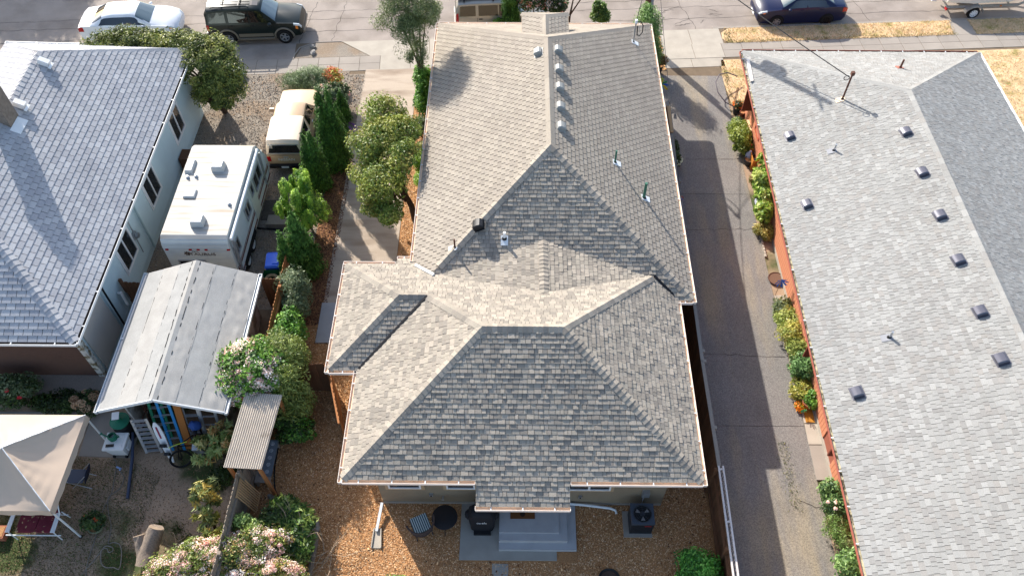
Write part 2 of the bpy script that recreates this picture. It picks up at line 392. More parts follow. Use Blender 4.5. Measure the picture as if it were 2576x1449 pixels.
sheet('paving_slab', [(9.62, 12.7), (10.08, 12.7), (10.08, 13.48), (9.62, 13.48)], -.05, .035, M['concrete_new'], pav)
sheet('paving_slab', [(9.6, 11.92), (10.08, 11.92), (10.08, 12.66), (9.62, 12.66)], -.05, .045, M['concrete_new'], pav)
sheet('paving_slab', [(9.58, 10.68), (10.08, 10.68), (10.08, 11.88), (9.6, 11.88)], -.05, .06, M['concrete'], pav)
sheet('paving_slab', [(9.63, 15.3), (10.06, 15.3), (10.06, 18.0), (9.63, 18.0)], -.05, .04, M['concrete_new'], pav)
sheet('paving_slab', [(9.62, 13.52), (10.07, 13.52), (10.07, 14.3), (9.62, 14.3)], -.05, .03, M['concrete_new'], pav)
# loose stuff lying on the ground: bark chips, dry leaves, grass, pebbles
def inpoly(P, poly):
    x, y = P[:, 0], P[:, 1]; ins = np.zeros(len(P), bool); n = len(poly); j = n - 1
    for i in range(n):
        xi, yi = poly[i]; xj, yj = poly[j]
        c = ((yi > y) != (yj > y)) & (x < (xj - xi) * (y - yi) / ((yj - yi) or 1e-9) + xi); ins ^= c; j = i
    return ins
def scatter(polys, n, z, holes=()):
    out = []
    A = [max(p[0] for p in q) - min(p[0] for p in q) for q in polys]
    ar = []
    for q in polys:
        xs = [p[0] for p in q]; ys_ = [p[1] for p in q]; ar.append((max(xs) - min(xs)) * (max(ys_) - min(ys_)))
    for q, a in zip(polys, ar):
        k = int(n * a / sum(ar)); xs = [p[0] for p in q]; ys_ = [p[1] for p in q]
        P = np.stack([nrng.uniform(min(xs), max(xs), k), nrng.uniform(min(ys_), max(ys_), k)], 1); P = P[inpoly(P, q)]
        for h in holes: P = P[~inpoly(P, h)]
        out.append(P)
    P = np.concatenate(out); return np.column_stack([P, np.full(len(P), z)])
def rectp(x0, x1, y0, y1): return [(x0, y0), (x1, y0), (x1, y1), (x0, y1)]
def chips(name, P, size, aspect, pal, tilt=.35, lift=.02, mt=None):
    k = len(P); P = P.copy(); P[:, 2] += nrng.uniform(0, lift, k)
    nr = nrng.normal(size=(k, 3)) * tilt + np.array([0, 0, 1]); nr /= np.linalg.norm(nr, axis=1, keepdims=True)
    pal = np.array(pal); col = pal[nrng.integers(0, len(pal), k)] * nrng.uniform(.75, 1.25, k)[:, None]
    o = np_mesh(name, leaf_quads(P, nr, size, aspect, nrng), 4, mt or M['chips'], None, col); o['kind'] = 'stuff'; return o
CHIP = [lin('#c89462'), lin('#b88354'), lin('#dfb583'), lin('#9c6f48'), lin('#d3a371'), lin('#a67c55'), lin('#ebcba2')]
house_hole = rectp(-4.1, 4.5, 9.75, 16.7); patio_hole = rectp(-1.66, 1.9, 8.0, 9.8)
chips('bark_chips', scatter([rectp(-8.1, 6.0, 5.5, 9.8)], 75000, .014, [patio_hole]), .034, .26, CHIP)
chips('bark_chips', scatter([rectp(-8.1, -4.1, 9.8, 16.3), rectp(4.5, 6.0, 9.8, 15.6)], 34000, .014), .034, .28, CHIP)
chips('bark_chips', scatter([rectp(-4.58, -3.5, 17.4, 31.3)], 12000, .012), .04, .3, CHIP + [lin('#d7a468')])
chips('fallen_leaves', scatter([rectp(-7.95, -7.0, 16.5, 25.4)], 6000, .012), .04, .45, [lin('#6e4a35'), lin('#553828'), lin('#8a5f43')])
chips('fallen_leaves', scatter([rectp(6.1, 7.0, 31.3, 34)], 900, .03), .06, .5, [lin('#cf9a5d'), lin('#b98049'), lin('#dcb27c')])
chips('pebbles', scatter([[(-14.1, 17.2), (-7.95, 17.2), (-7.95, 31.0), (-14.5, 30.5)], rectp(-7.9, -7.15, 25.5, 30.8)], 30000, .008), .028, .7, [lin('#8b8175'), lin('#6c645b'), lin('#a29789'), lin('#776656')], tilt=.5)
chips('fallen_leaves', scatter([rectp(-13.3, -7.2, 27, 31)], 350, .02), .03, .5, [lin('#c2925c'), lin('#a9763f')])
chips('yard_litter', scatter([rectp(-16, -8.3, 5.5, 12.2)], 9000, .012, [rectp(-14.2, -12.4, 11.2, 13)]), .03, .3, [lin('#7a6149'), lin('#5d4a37'), lin('#93785a')])
def grass(name, P, h, w, pal, lean=.5):
    k = len(P); a = nrng.uniform(0, 2 * np.pi, k); hh = h * nrng.uniform(.5, 1.3, k); ln = nrng.normal(size=(k, 2)) * lean * hh[:, None]
    dx = np.stack([np.cos(a), np.sin(a), np.zeros(k)], 1) * w
    V = np.stack([P - dx, P + dx, P + np.column_stack([ln, hh])], 1)
    pal = np.array(pal); col = pal[nrng.integers(0, len(pal), k)] * nrng.uniform(.8, 1.2, k)[:, None]
    o = np_mesh(name, V, 3, M['blade'], None, col); o['kind'] = 'stuff'; return o
DRY = [lin('#e0c497'), lin('#d2b384'), lin('#e9d1a8'), lin('#c2a473'), lin('#aca264')]
GREEN = [lin('#4d5b28'), lin('#3c4a20'), lin('#667338')]
strip = [[SP(12.3, 32.6), SP(23.9, 32.62), SP(24.1, 33.86), SP(12.5, 33.88)], [SP(24.9, 32.6), SP(34, 32.6), SP(34, 33.88), SP(24.9, 33.88)]]
grass('dry_grass', scatter(strip, 16000, .02), .07, .012, DRY)
grass('dry_grass', scatter([[(9.8, 28.7), (9.7, 32.0), (11.2, 32.2), (11, 28.7)], [(21.4, 24), (28, 24), (28, 33), (21.6, 32.8)]], 16000, .014), .07, .012, DRY)
grass('green_grass', scatter([[SP(12.35, 32.7), SP(12.75, 32.7), SP(12.9, 33.8), SP(12.5, 33.8)], [SP(12.5, 32.66), SP(24, 32.66), SP(24, 32.85), SP(12.5, 32.85)], rectp(9.62, 9.9, 26.6, 31.8)], 3200, .02), .08, .013, GREEN + [DRY[4]])
grass('green_grass', scatter([[(-14.5, 5.5), (-11.6, 6.2), (-11.3, 10.6), (-12.4, 11.2), (-17, 11.4), (-17, 5.5)]], 26000, .01), .045, .012, GREEN + [lin('#6d6038'), lin('#7c6a48')])
for (x, y) in ((-10.1, 10.1), (-10.3, 8.9), (-9.3, 10.3), (-10.9, 9.0), (-10.0, 8.6), (-9.9, 7.4)):
    P = np.column_stack([nrng.normal(x, .1, 160), nrng.normal(y, .1, 160), np.full(160, .01)]); grass('grass_tuft', P, .09, .012, GREEN)
def cracks(name, lines, w, z, mt):
    b = MB()
    for a, c, k, am in lines:
        a = Vector((*a, z)); c = Vector((*c, z)); d = (c - a) / k; n = Vector((-d.y, d.x, 0)).normalized(); pts = [a + d * i + n * (rng.uniform(-am, am) if 0 < i < k else 0) for i in range(k + 1)]
        for p, q in zip(pts, pts[1:]):
            e = (q - p).normalized(); m_ = Vector((-e.y, e.x, 0)) * w * rng.uniform(.3, .7); b.add([p - m_, q - m_, q + m_, p + m_], [(0, 1, 2, 3)])
    o = b.build(name, mt); o['kind'] = 'stuff'; return o
M['crack'] = mat('crack_fill', '#4c443d', .95)
ln = []
for s0 in (-24, -16.5, -11.5, -8.5, -6.9, 4.2, 9.5, 11.2, 16.5, 20.2): ln.append((SP(s0, 34.05), SP(s0 + rng.uniform(-.8, .8), 37.5), 16, .07))
for n0 in (34.9, 35.9, 36.6): ln.append((SP(-26, n0), SP(-2, n0 + .1), 60, .05)); ln.append((SP(4, n0 + .1), SP(26, n0), 60, .06))
for i in range(14):
    s0 = rng.uniform(9, 13); n0 = rng.uniform(34.4, 36); ln.append((SP(s0, n0), SP(s0 + rng.uniform(-.9, .9), n0 + rng.uniform(-.5, .5)), 6, .06))
cracks('road_cracks', ln, .02, -.116, M['crack'])
cracks('driveway_cracks', [((6.6, 21.2), (9.5, 21.3), 14, .05), ((6.5, 15.4), (9.5, 15.3), 14, .04), ((8.9, 10.0), (9.58, 9.7), 6, .05), ((6.5, 25.2), (9.5, 25.3), 12, .03)], .014, .032, M['crack'])
P = np.column_stack([nrng.normal(8.75, .12, 500), nrng.uniform(9.6, 12.0, 500), np.full(500, .03)]); grass('moss_tuft', P, .03, .012, GREEN + [DRY[4]])
chips('fallen_leaves', scatter([rectp(-8.0, -4.2, 6, 13.5), rectp(-4.1, 6, 5.8, 8.0), rectp(4.6, 6, 8, 15)], 900, .03, [patio_hole]), .045, .5, [lin('#7a5233'), lin('#5f4029'), lin('#d8b080'), lin('#94683f')])
# ------------------------------------------------------------------ roofs laid shingle by shingle
CAMV = Vector((0, 0, 24.0)); CR = cam.rotation_euler.to_matrix()
def in_view(p, mx=0.98):
    q = CR.inverted() @ (Vector(p) - CAMV)
    if q.z > -1: return False
    f = 2018 / 2576 * 2
    return abs(q.x / -q.z * f) < mx and abs(q.y / -q.z * f) < mx * 0.5615
def clip(poly, cv):
    """convex clip of 2-D poly by convex ccw polygon cv"""
    out = poly
    for i in range(len(cv)):
        ax, ay = cv[i]; bx, by = cv[(i + 1) % len(cv)]; ex, ey = bx - ax, by - ay
        inp = out; out = []
        if not inp: return out
        ds = [ex * (p[1] - ay) - ey * (p[0] - ax) for p in inp]
        for j in range(len(inp)):
            p, q = inp[j], inp[(j + 1) % len(inp)]; dp, dq = ds[j], ds[(j + 1) % len(inp)]
            if dp >= 0: out.append(p)
            if dp * dq < 0:
                t = dp / (dp - dq); out.append((p[0] + (q[0] - p[0]) * t, p[1] + (q[1] - p[1]) * t))
    return out

class Roof:
    def __init__(s, root, mt, pal, exp, widths, thick, seed, tabgap=0.0, top=0.003):
        s.root = root; s.mt = mt; s.pal = pal; s.exp = exp; s.w = widths; s.t = thick; s.rng = random.Random(seed); s.gap = tabgap
        s.V = []; s.F = []; s.Cc = []; s.cand = []; s.lib = {}; s.deck = MB()
    def plane(s, poly, hidden=None, style=None, single=True):
        """poly: 3-D points, first edge is the eave (seen from outside: left to right)"""
        P = [Vector(p) for p in poly]; n = Vector((0, 0, 0))
        for i in range(len(P)): n += P[i].cross(P[(i + 1) % len(P)])
        n.normalize()
        if n.z < 0: n = -n; P = [P[1], P[0]] + P[:1:-1]
        u = (P[1] - P[0]).normalized(); v = n.cross(u)
        if v.z < 0: u, v = -u, -v
        o = P[0]; q2 = [((p - o).dot(u), (p - o).dot(v)) for p in P]
        ar = sum(q2[i][0] * q2[(i + 1) % len(q2)][1] - q2[(i + 1) % len(q2)][0] * q2[i][1] for i in range(len(q2)))
        if ar < 0: q2 = q2[::-1]
        s.deck.add([p - n * .012 for p in P], [tuple(range(len(P)))])
        exp, ws, th, pal, gap, reg = s.exp, s.w, s.t, s.pal, s.gap, None
        if style: exp, ws, th, pal, gap = style['exp'], style['w'], style['t'], style['pal'], style.get('gap', 0); reg = style.get('regular')
        umin = min(p[0] for p in q2); umax = max(p[0] for p in q2); vmin = min(p[1] for p in q2); vmax = max(p[1] for p in q2)
        M4 = Matrix((u, v, n)).transposed().to_4x4()
        row = 0; v0 = vmin - .02
        while v0 < vmax:
            v1 = v0 + exp + .014
            x = umin - s.rng.uniform(.02, ws[-1]) if not reg else umin - ws[0] * (1 + (row * reg) % 1.0)
            lastc = None
            while x < umax:
                wd = s.rng.choice(ws); x1 = x + wd
                ci = s.rng.randrange(len(pal)); tk = s.rng.randrange(len(th)); 
                rect = [(x + gap / 2, v0), (x1 - gap / 2, v0), (x1 - gap / 2, v1), (x + gap / 2, v1)]
                c = clip(rect, q2) if v0 >= vmin else clip(rect, [(p[0], p[1] if p[1] > vmin + 1e-6 else p[1] - .03) for p in q2])
                x = x1
                if len(c) < 3: continue
                w3 = [o + u * a + v * b for a, b in c]
                if hidden and all(hidden(p) for p in w3): continue
                full = len(c) == 4 and all(abs(a[0] - b[0]) + abs(a[1] - b[1]) < 1e-6 for a, b in zip(c, rect))
                ctr = o + u * (rect[0][0] + wd / 2) + v * (v0 + exp / 2)
                rec = (c, o, u, v, n, v0, v1, th[tk], pal[ci])
                if full and single and s.rng.random() < 2 and in_view(ctr):
                    Mx = M4.copy(); Mx.translation = o + u * rect[0][0] + v * v0
                    s.cand.append(((ctr - CAMV).length, len(s.cand), (wd - gap, v1 - v0, tk, ci, th[tk], pal[ci]), Mx, rec))
                else: s.emit(rec)
            v0 += exp; row += 1
    def emit(s, rec):
        c, o, u, v, n, v0, v1, t, col = rec; b = len(s.V); k = len(c)
        for a, w in c: s.V.append(o + u * a + v * w + n * (t + (.003 - t) * (w - v0) / (v1 - v0)))
        for a, w in c: s.V.append(o + u * a + v * w - n * .006)
        jv = s.rng.uniform(.94, 1.06); col = tuple(q * jv for q in col)
        s.F.append(tuple(range(b, b + k))); s.Cc.append(col)
        for i in range(k): s.F.append((b + i, b + k + i, b + k + (i + 1) % k, b + (i + 1) % k)); s.Cc.append(col)
    def finish(s, limit=300):
        s.cand.sort(key=lambda r: r[0])
        for d, _, key, Mx, rec in s.cand[:limit]:
            k2 = key[:4]
            if k2 not in s.lib:
                w, h, tk, ci, t, col = key; b = MB()
                b.add([(0, 0, t), (w, 0, t), (w, h, .003), (0, h, .003), (0, 0, -.006), (w, 0, -.006), (w, h, -.006), (0, h, -.006)], [(0, 1, 2, 3), (0, 4, 5, 1), (1, 5, 6, 2), (3, 7, 4, 0)], 0, col)
                ob = b.build('shingle', s.mt); s.lib[k2] = ob.data; bpy.data.objects.remove(ob)
            link_copy(s.lib[k2], 'shingle', s.root, Mx)
        for r in s.cand[limit:]: s.emit(r[4])
        b = MB(); b.v = [tuple(p) for p in s.V]; b.f = s.F; b.m = [0] * len(s.F); b.c = s.Cc; b.any = True
        o = b.build('shingles', s.mt, s.root, world=True); o['kind'] = 'stuff'
        s.deck.build('roof_deck', M['deck'], s.root, world=True)
    def caps(s, a, b, pal, step=.15, w=.17, lift=.026, na=None, nb=None, t=.022, name='ridge_cap'):
        """cap pieces bent over a hip or ridge, laid from a up to b; na, nb = normals of the two roof faces"""
        a = Vector(a); b = Vector(b); d = (b - a); L = d.length; d.normalize(); na = Vector(na).normalized(); nb = Vector(nb).normalized()
        sa = na.cross(d); sa = sa if sa.dot(nb) < 0 else -sa
        sb = nb.cross(d); sb = sb if sb.dot(na) < 0 else -sb
        up = (na + nb).normalized(); k = max(1, int(round(L / step))); st = L / k; lib = {}
        # local frame: x along the cap line
        ex = d; ez = up; ey = ez.cross(ex)
        M4 = Matrix((ex, ey, ez)).transposed().to_4x4()
        Ri = M4.to_3x3().inverted(); la, lb, l_na, l_nb = Ri @ sa, Ri @ sb, Ri @ na, Ri @ nb
        for i in range(k):
            ci = s.rng.randrange(len(pal))
            if ci not in lib:
                X = Vector((1, 0, 0)); up_l = Vector((0, 0, 1)); bl = MB(); pts = []
                for xx, hh in ((-.004, t + lift), (st + .02, .004 + lift)):
                    for side, nn, ln in ((la, l_na, 1), (None, None, 0), (lb, l_nb, 1)):
                        if side is None: pts.append(X * xx + up_l * (hh * 1.1))
                        else: pts.append(X * xx + side * w * ln + nn * (hh - lift * .55))
                    pts.append(X * xx + la * w - l_na * .012); pts.append(X * xx + lb * w - l_nb * .012)
                bl.add(pts, [(0, 1, 6, 5), (1, 2, 7, 6), (3, 1, 0), (3, 4, 2, 1), (3, 0, 5, 8), (2, 4, 9, 7)], 0, pal[ci])
                ob = bl.build(name, s.mt); lib[ci] = ob.data; bpy.data.objects.remove(ob)
            Mx = M4.copy(); Mx.translation = a + d * (st * i); link_copy(lib[ci], name, s.root, Mx)

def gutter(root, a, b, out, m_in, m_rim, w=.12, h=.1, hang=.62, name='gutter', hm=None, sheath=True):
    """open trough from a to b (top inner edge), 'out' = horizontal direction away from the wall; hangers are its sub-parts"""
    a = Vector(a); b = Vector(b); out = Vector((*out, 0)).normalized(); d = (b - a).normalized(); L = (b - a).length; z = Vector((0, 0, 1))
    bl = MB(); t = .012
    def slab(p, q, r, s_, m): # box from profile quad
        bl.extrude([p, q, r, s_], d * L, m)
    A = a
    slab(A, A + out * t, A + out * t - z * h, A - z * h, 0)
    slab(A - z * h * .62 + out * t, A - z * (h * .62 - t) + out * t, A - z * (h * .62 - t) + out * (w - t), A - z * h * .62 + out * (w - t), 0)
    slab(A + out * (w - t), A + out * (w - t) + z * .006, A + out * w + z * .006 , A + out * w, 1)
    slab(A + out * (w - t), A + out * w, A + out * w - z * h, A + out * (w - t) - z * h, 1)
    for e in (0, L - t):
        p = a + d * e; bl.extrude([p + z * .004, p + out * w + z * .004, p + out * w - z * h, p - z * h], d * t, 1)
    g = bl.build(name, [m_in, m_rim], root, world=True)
    n = max(1, int(L / hang)); hm = hm or M['white_metal']
    hb = MB(); hb.box((0, w / 2, -.008), (.03, w - .02, .02)); me = None
    Mz = Matrix((d, out, z)).transposed().to_4x4()
    for i in range(n):
        Mx = Mz.copy(); Mx.translation = a + d * (L * (i + .5) / n)
        if me is None: ob = hb.build('gutter_hanger', hm); me = ob.data; bpy.data.objects.remove(ob)
        o = bpy.data.objects.new('gutter_hanger', me); C.objects.link(o); o.parent = g; o.matrix_basis = chain(g).inverted() @ Mx
    return g

def window(root, c, w, h, nrm, frame_m, trim_m, panes=1, trim=.1, name='window', vert=False, glass_m=None, depth=.05):
    """framed window centred at c on a wall whose outward normal is nrm"""
    nrm = Vector(nrm).normalized(); z = Vector((0, 0, 1)); x = z.cross(nrm); c = Vector(c)
    Mx = Matrix((x, nrm, z)).transposed().to_4x4(); Mx.translation = c
    wd = bpy.data.objects.new(name, None)
    f = MB(); q = .05; W, H = w / 2, h / 2
    for bx in ((0, H - q / 2, w, q), (0, -H + q / 2, w, q)): f.box((bx[0], depth / 2, bx[1]), (bx[2], depth, bx[3]))
    for sx in (-1, 1): f.box((sx * (W - q / 2), depth / 2, 0), (q, depth, h - 2 * q))
    if panes == 2:
        if vert: f.box((0, depth * .45, 0), (w - 2 * q, depth * .9, q))
        else: f.box((0, depth * .45, 0), (q * 1.3, depth * .9, h - 2 * q))
    f.v = [tuple(Mx @ Vector(p)) for p in f.v]
    fr = f.build(name, frame_m, root, world=True)
    if trim:
        t = MB()
        for bz in (H + trim / 2, -H - trim / 2): t.box((0, .015, bz), (w + 2 * trim, .03, trim))
        for sx in (-1, 1): t.box((sx * (W + trim / 2), .015, 0), (trim, .03, h))
        t.v = [tuple(Mx @ Vector(p)) for p in t.v]; t.build('window_trim', trim_m, fr, world=True)
    if panes == 1: cells = [(-W + q, W - q, -H + q, H - q)]
    elif vert: cells = [(-W + q, W - q, q / 2, H - q), (-W + q, W - q, -H + q, -q / 2)]
    else: cells = [(-W + q, -q * .65, -H + q, H - q), (q * .65, W - q, -H + q, H - q)]
    for x0, x1, z0, z1 in cells:
        p = MB().b2(x0, x1, .012, .02, z0, z1); p.v = [tuple(Mx @ Vector(k)) for k in p.v]; p.build('pane', glass_m or M['winglass'], fr, world=True)
    return fr

def tone(h, f): c = lin(h); return tuple(q * f for q in c)
TAN = [tone('#9c9386', 1), tone('#948b7f', 1), tone('#a3998b', 1), tone('#8c8479', 1), tone('#989083', 1), tone('#857e74', 1), tone('#9f9688', 1), tone('#90887c', 1)]
OLD = [tone('#978e81', 1), tone('#948b7f', 1), tone('#9a9184', 1), tone('#91887c', 1)]
# ================================================================= the middle house
house = thing('house', 'tan house in the middle with a complicated hipped shingle roof and open tan gutters', 'house', (.5, 20, 0))
Z0 = 3.0; mA = .535
xa0, xa1, ya0, ya1 = -3.48, 5.75, 15.55, 30.54; xm = (xa0 + xa1) / 2; zr = Z0 + mA * (xa1 - xm); yra = ya0 + (zr - Z0) / mA; yfa = 26.1; mF = (zr - Z0) / (ya1 - yfa)
def zA(p):
    if not (xa0 <= p.x <= xa1 and ya0 <= p.y <= ya1): return -9
    return Z0 + min(mA * (p.x - xa0), mA * (xa1 - p.x), mA * (p.y - ya0), mF * (ya1 - p.y))
xb0, xb1, yb0, yb1 = -4.82, 5.23, 9.27, 16.96; rb = 3.845; mB = .5; zb = Z0 + mB * rb
def zB(p):
    if not (xb0 <= p.x <= xb1 and yb0 <= p.y <= yb1): return -9
    return Z0 + mB * min(p.x - xb0, xb1 - p.x, p.y - yb0, yb1 - p.y)
def zC(p):
    if not (-5.72 <= p.x <= -2.4 and 12.81 <= p.y <= 16.96): return -9
    return Z0 + mB * min(p.x + 5.72, p.y - 12.81, 16.96 - p.y)
ZD, XD, mD = 3.92, .87, .161
def zD(p):
    if not (-2.7 <= p.x <= 4.6 and 14.8 <= p.y <= 17.6): return -9
    return ZD - mD * abs(p.x - XD)
def hid(*fs): return lambda p: any(f(p) > p.z + .015 for f in fs)
roof = Roof(house, M['shingle'], TAN, .1425, [.11, .13, .16, .19, .22], [.014, .02, .03], 3, tabgap=.011)
oldst = dict(exp=.16, w=[.27], t=[.021], pal=OLD, gap=.03, regular=.5)
A1, A2 = (xm, yra, zr), (xm, yfa, zr)
roof.plane([(xa0, ya0, Z0), (xa1, ya0, Z0), A1], hid(zB, zC, zD))
roof.plane([(xa1, ya0, Z0), (xa1, ya1, Z0), A2, A1], None, oldst, False)
roof.plane([(xa0, ya1, Z0), (xa0, ya0, Z0), A1, A2], hid(zB, zC, zD), oldst, False)
roof.plane([(xa1, ya1, Z0), (xa0, ya1, Z0), A2], None, oldst, False)
BL, BR = (xb0 + rb, yb0 + rb, zb), (xb1 - rb, yb0 + rb, zb)
roof.plane([(xb0, yb0, Z0), (xb1, yb0, Z0), BR, BL])
zp = Z0 - mB * .62
roof.plane([(-1.08, yb0 - .62, zp), (1.53, yb0 - .62, zp), (1.53, yb0, Z0), (-1.08, yb0, Z0)])
roof.plane([(xb1, yb0, Z0), (xb1, yb1, Z0), BR], hid(zA))
VC = (-2.74, 14.885, Z0 + mB * 2.08); CA = (-3.64, 14.885, Z0 + mB * 2.08)
roof.plane([(xb0, 12.81, Z0), (xb0, yb0, Z0), BL, VC])
roof.plane([(xb1, yb1, Z0), (-2.74, yb1, Z0), VC, BL, BR], hid(zA, zD))
roof.plane([(-2.74, yb1, Z0), (-5.72, yb1, Z0), CA, VC], hid(zA))
roof.plane([(-3.42, 17.35, Z0 - .195), (-4.06, 17.35, Z0 - .195), (-4.06, yb1, Z0), (-3.42, yb1, Z0)])
roof.plane([(-5.72, 12.81, Z0), (xb0, 12.81, Z0), VC, CA])
roof.plane([(-5.72, yb1, Z0), (-5.72, 12.81, Z0), CA])
zl = ZD - mD * 3.5
roof.plane([(XD - 3.5, 17.5, zl), (XD - 3.5, 14.9, zl), (XD, 14.9, ZD), (XD, 17.5, ZD)], hid(zA, zB, zC))
roof.plane([(XD + 3.7, 14.9, ZD - mD * 3.7), (XD + 3.7, 17.5, ZD - mD * 3.7), (XD, 17.5, ZD), (XD, 14.9, ZD)], hid(zA, zB))
# front portico roof
gx0, gx1, gy, gz, gm = .17, 2.02, 28.95, 4.62, .45; gc = (gx0 + gx1) / 2; gr = (gx1 - gx0) / 2; gzr = gz + gm * gr; gyb = 25.9
roof.plane([(gx0, gy, gz), (gx0, gyb, gz), (gc, gyb, gzr), (gc, gy - .75, gzr)], hid(zA), oldst, False)
roof.plane([(gx1, gyb, gz), (gx1, gy, gz), (gc, gy - .75, gzr), (gc, gyb, gzr)], hid(zA), oldst, False)
roof.plane([(gx1, gy, gz), (gx0, gy, gz), (gc, gy - .75, gzr)], None, oldst, False)
roof.finish(300)
nR, nL, nFt, nRe = (mA, 0, 1), (-mA, 0, 1), (0, mF, 1), (0, -mA, 1)
bR, bL, bF, bN = (mB, 0, 1), (-mB, 0, 1), (0, mB, 1), (0, -mB, 1)
CAPN = TAN; CAPO = OLD
roof.caps((xa1 - .02, ya0 + .02, Z0), A1, CAPN, .24, .15, na=nRe, nb=nR)
roof.caps((-2.55, ya0 + .93, Z0 + .5), A1, CAPN, .24, .15, na=nRe, nb=nL)
roof.caps((xb0 + .02, yb0 + .02, Z0), BL, CAPN, .17, .15, na=bN, nb=bL)
roof.caps((xb1 - .02, yb0 + .02, Z0), BR, CAPN, .17, .15, na=bN, nb=bR)
roof.caps(BL, BR, CAPN, .15, .16, na=bN, nb=bF)
roof.caps(VC, BL, CAPN, .17, .15, na=bL, nb=bF)
roof.caps((-5.7, 16.94, Z0), CA, CAPN, .2, .15, na=bL, nb=bF)
roof.caps((-5.7, 12.83, Z0), CA, CAPN, .19, .14, na=bL, nb=bN)
roof.caps(CA, VC, CAPN, .16, .13, na=bN, nb=bF)
roof.caps((4.42, 16.16, Z0 + .41), BR, CAPN, .18, .14, na=bF, nb=bR)
roof.caps((XD, 15.1, ZD), (XD, 17.25, ZD), CAPN, .17, .15, na=(-mD, 0, 1), nb=(mD, 0, 1))
for a, b, n1, n2 in (((xa0 + .02, ya1 - .02, Z0), A2, nL, nFt), ((xa1 - .02, ya1 - .02, Z0), A2, nR, nFt), (A1, A2, nL, nR),
                     ((gc, gy - .75, gzr), (gc, gyb + .4, gzr), nL, nR), ((gx0, gy, gz), (gc, gy - .75, gzr), (-gm, 0, 1), (0, .55, 1)), ((gx1, gy, gz), (gc, gy - .75, gzr), (gm, 0, 1), (0, .55, 1))):
    roof.caps(a, b, CAPO, 1.1, .17, na=n1, nb=n2, t=.008)
# flashings in the valleys
f = MB(); f.bar((xb0 + .03, 12.84, Z0 + .035), (VC[0] - .02, VC[1] - .02, VC[2] + .03), .07, .035); f.build('valley_flashing', M['blk_metal'], house, world=True)
f = MB(); f.bar((5.16, 15.68, Z0 + .06), (4.5, 16.22, Z0 + .42), .07, .04); f.build('valley_flashing', M['blk_metal'], house, world=True)
f = MB(); f.bar((-3.38, 16.86, Z0 + .1), (-2.7, 16.18, Z0 + .44), .09, .05); f.build('valley_flashing', M['white_metal'], house, world=True)
# soffits and walls
w = MB()
wallpoly = [(-4.1, 9.82), (4.55, 9.82), (4.55, 16.2), (5.2, 16.2), (5.2, 30.0), (-2.95, 30.0), (-2.95, 16.4), (-5.1, 16.4), (-5.1, 13.4), (-4.1, 13.4)]
w.prism(wallpoly, 0, Z0 - .17); w.build('wall', M['stucco'], house, world=True)
w = MB(); w.prism([(-4.08, 9.8), (4.53, 9.8), (4.53, 9.83), (-4.08, 9.83)], .0, .14); w.build('foundation', M['concrete'], house, world=True)
w = MB(); w.b2(xa0 + .02, xa1 - .02, ya0 + .02, ya1 - .02, Z0 - .15, Z0 - .1); w.b2(xb0 + .02, xb1 - .02, yb0 + .02, yb1 - .02, Z0 - .146, Z0 - .104); w.b2(-5.7, xb0, 12.83, 16.94, Z0 - .143, Z0 - .107)
w.b2(-1.06, 1.51, yb0 - .58, yb0 + .02, zp - .15, zp - .06); w.build('soffit', M['trim_tan'], house, world=True)
w = MB(); w.b2(gx0 + .08, gx1 - .08, 26.4, gy - .1, Z0, gz - .02); w.build('portico_wall', M['stucco'], house, world=True)
w = MB(); w.b2(gx0 - .02, gx1 + .02, gy - .01, gy + .03, gz - .14, gz + .01); w.b2(gx0 - .03, gx0, 26.6, gy, gz - .14, gz + .01); w.b2(gx1, gx1 + .03, 26.6, gy, gz - .14, gz + .01); w.build('portico_fascia', M['trim_tan'], house, world=True)
for sx in (-.95, 1.4):
    w = MB(); w.bar((sx, 9.8, 1.9), (sx, 8.85, zp - .16), .08, .08); w.build('porch_brace', M['trim_tan'], house, world=True)
# gutters
zt = Z0 - .005
for a, b, out in (((xb0, yb0, zt), (-1.1, yb0, zt), (0, -1)), ((1.55, yb0, zt), (xb1, yb0, zt), (0, -1)), ((-1.1, yb0 - .62, zp - .01), (1.55, yb0 - .62, zp - .01), (0, -1)),
                  ((xb0, 12.8, zt), (xb0, yb0 - .1, zt), (-1, 0)), ((-5.72, 12.81, zt), (-4.84, 12.81, zt), (0, -1)), ((-5.72, 16.96, zt), (-5.72, 12.72, zt), (-1, 0)),
                  ((-5.83, 16.96, zt), (-4.08, 16.96, zt), (0, 1)), ((-4.08, 17.35, zt - .19), (-3.6, 17.35, zt - .19), (0, 1)), ((xa0, 30.6, zt), (xa0, 17.1, zt), (-1, 0)),
                  ((xa1, 15.46, zt), (xa1, 30.6, zt), (1, 0)), ((5.25, 15.55, zt), (xa1, 15.55, zt), (0, -1)), ((xb1, yb0 - .1, zt), (xb1, 15.5, zt), (1, 0)), ((xa0, ya1, zt), (xa1, ya1, zt), (0, 1))):
    gutter(house, a, b, out, M['gut_tan'], M['gut_rim'], hang=.8)
d = MB(); d.cyl((1.4, yb0 - .69, zp - .1), (1.4, yb0 - .69, zp - .085), .035); d.build('gutter_outlet', M['dark'], house, world=True)
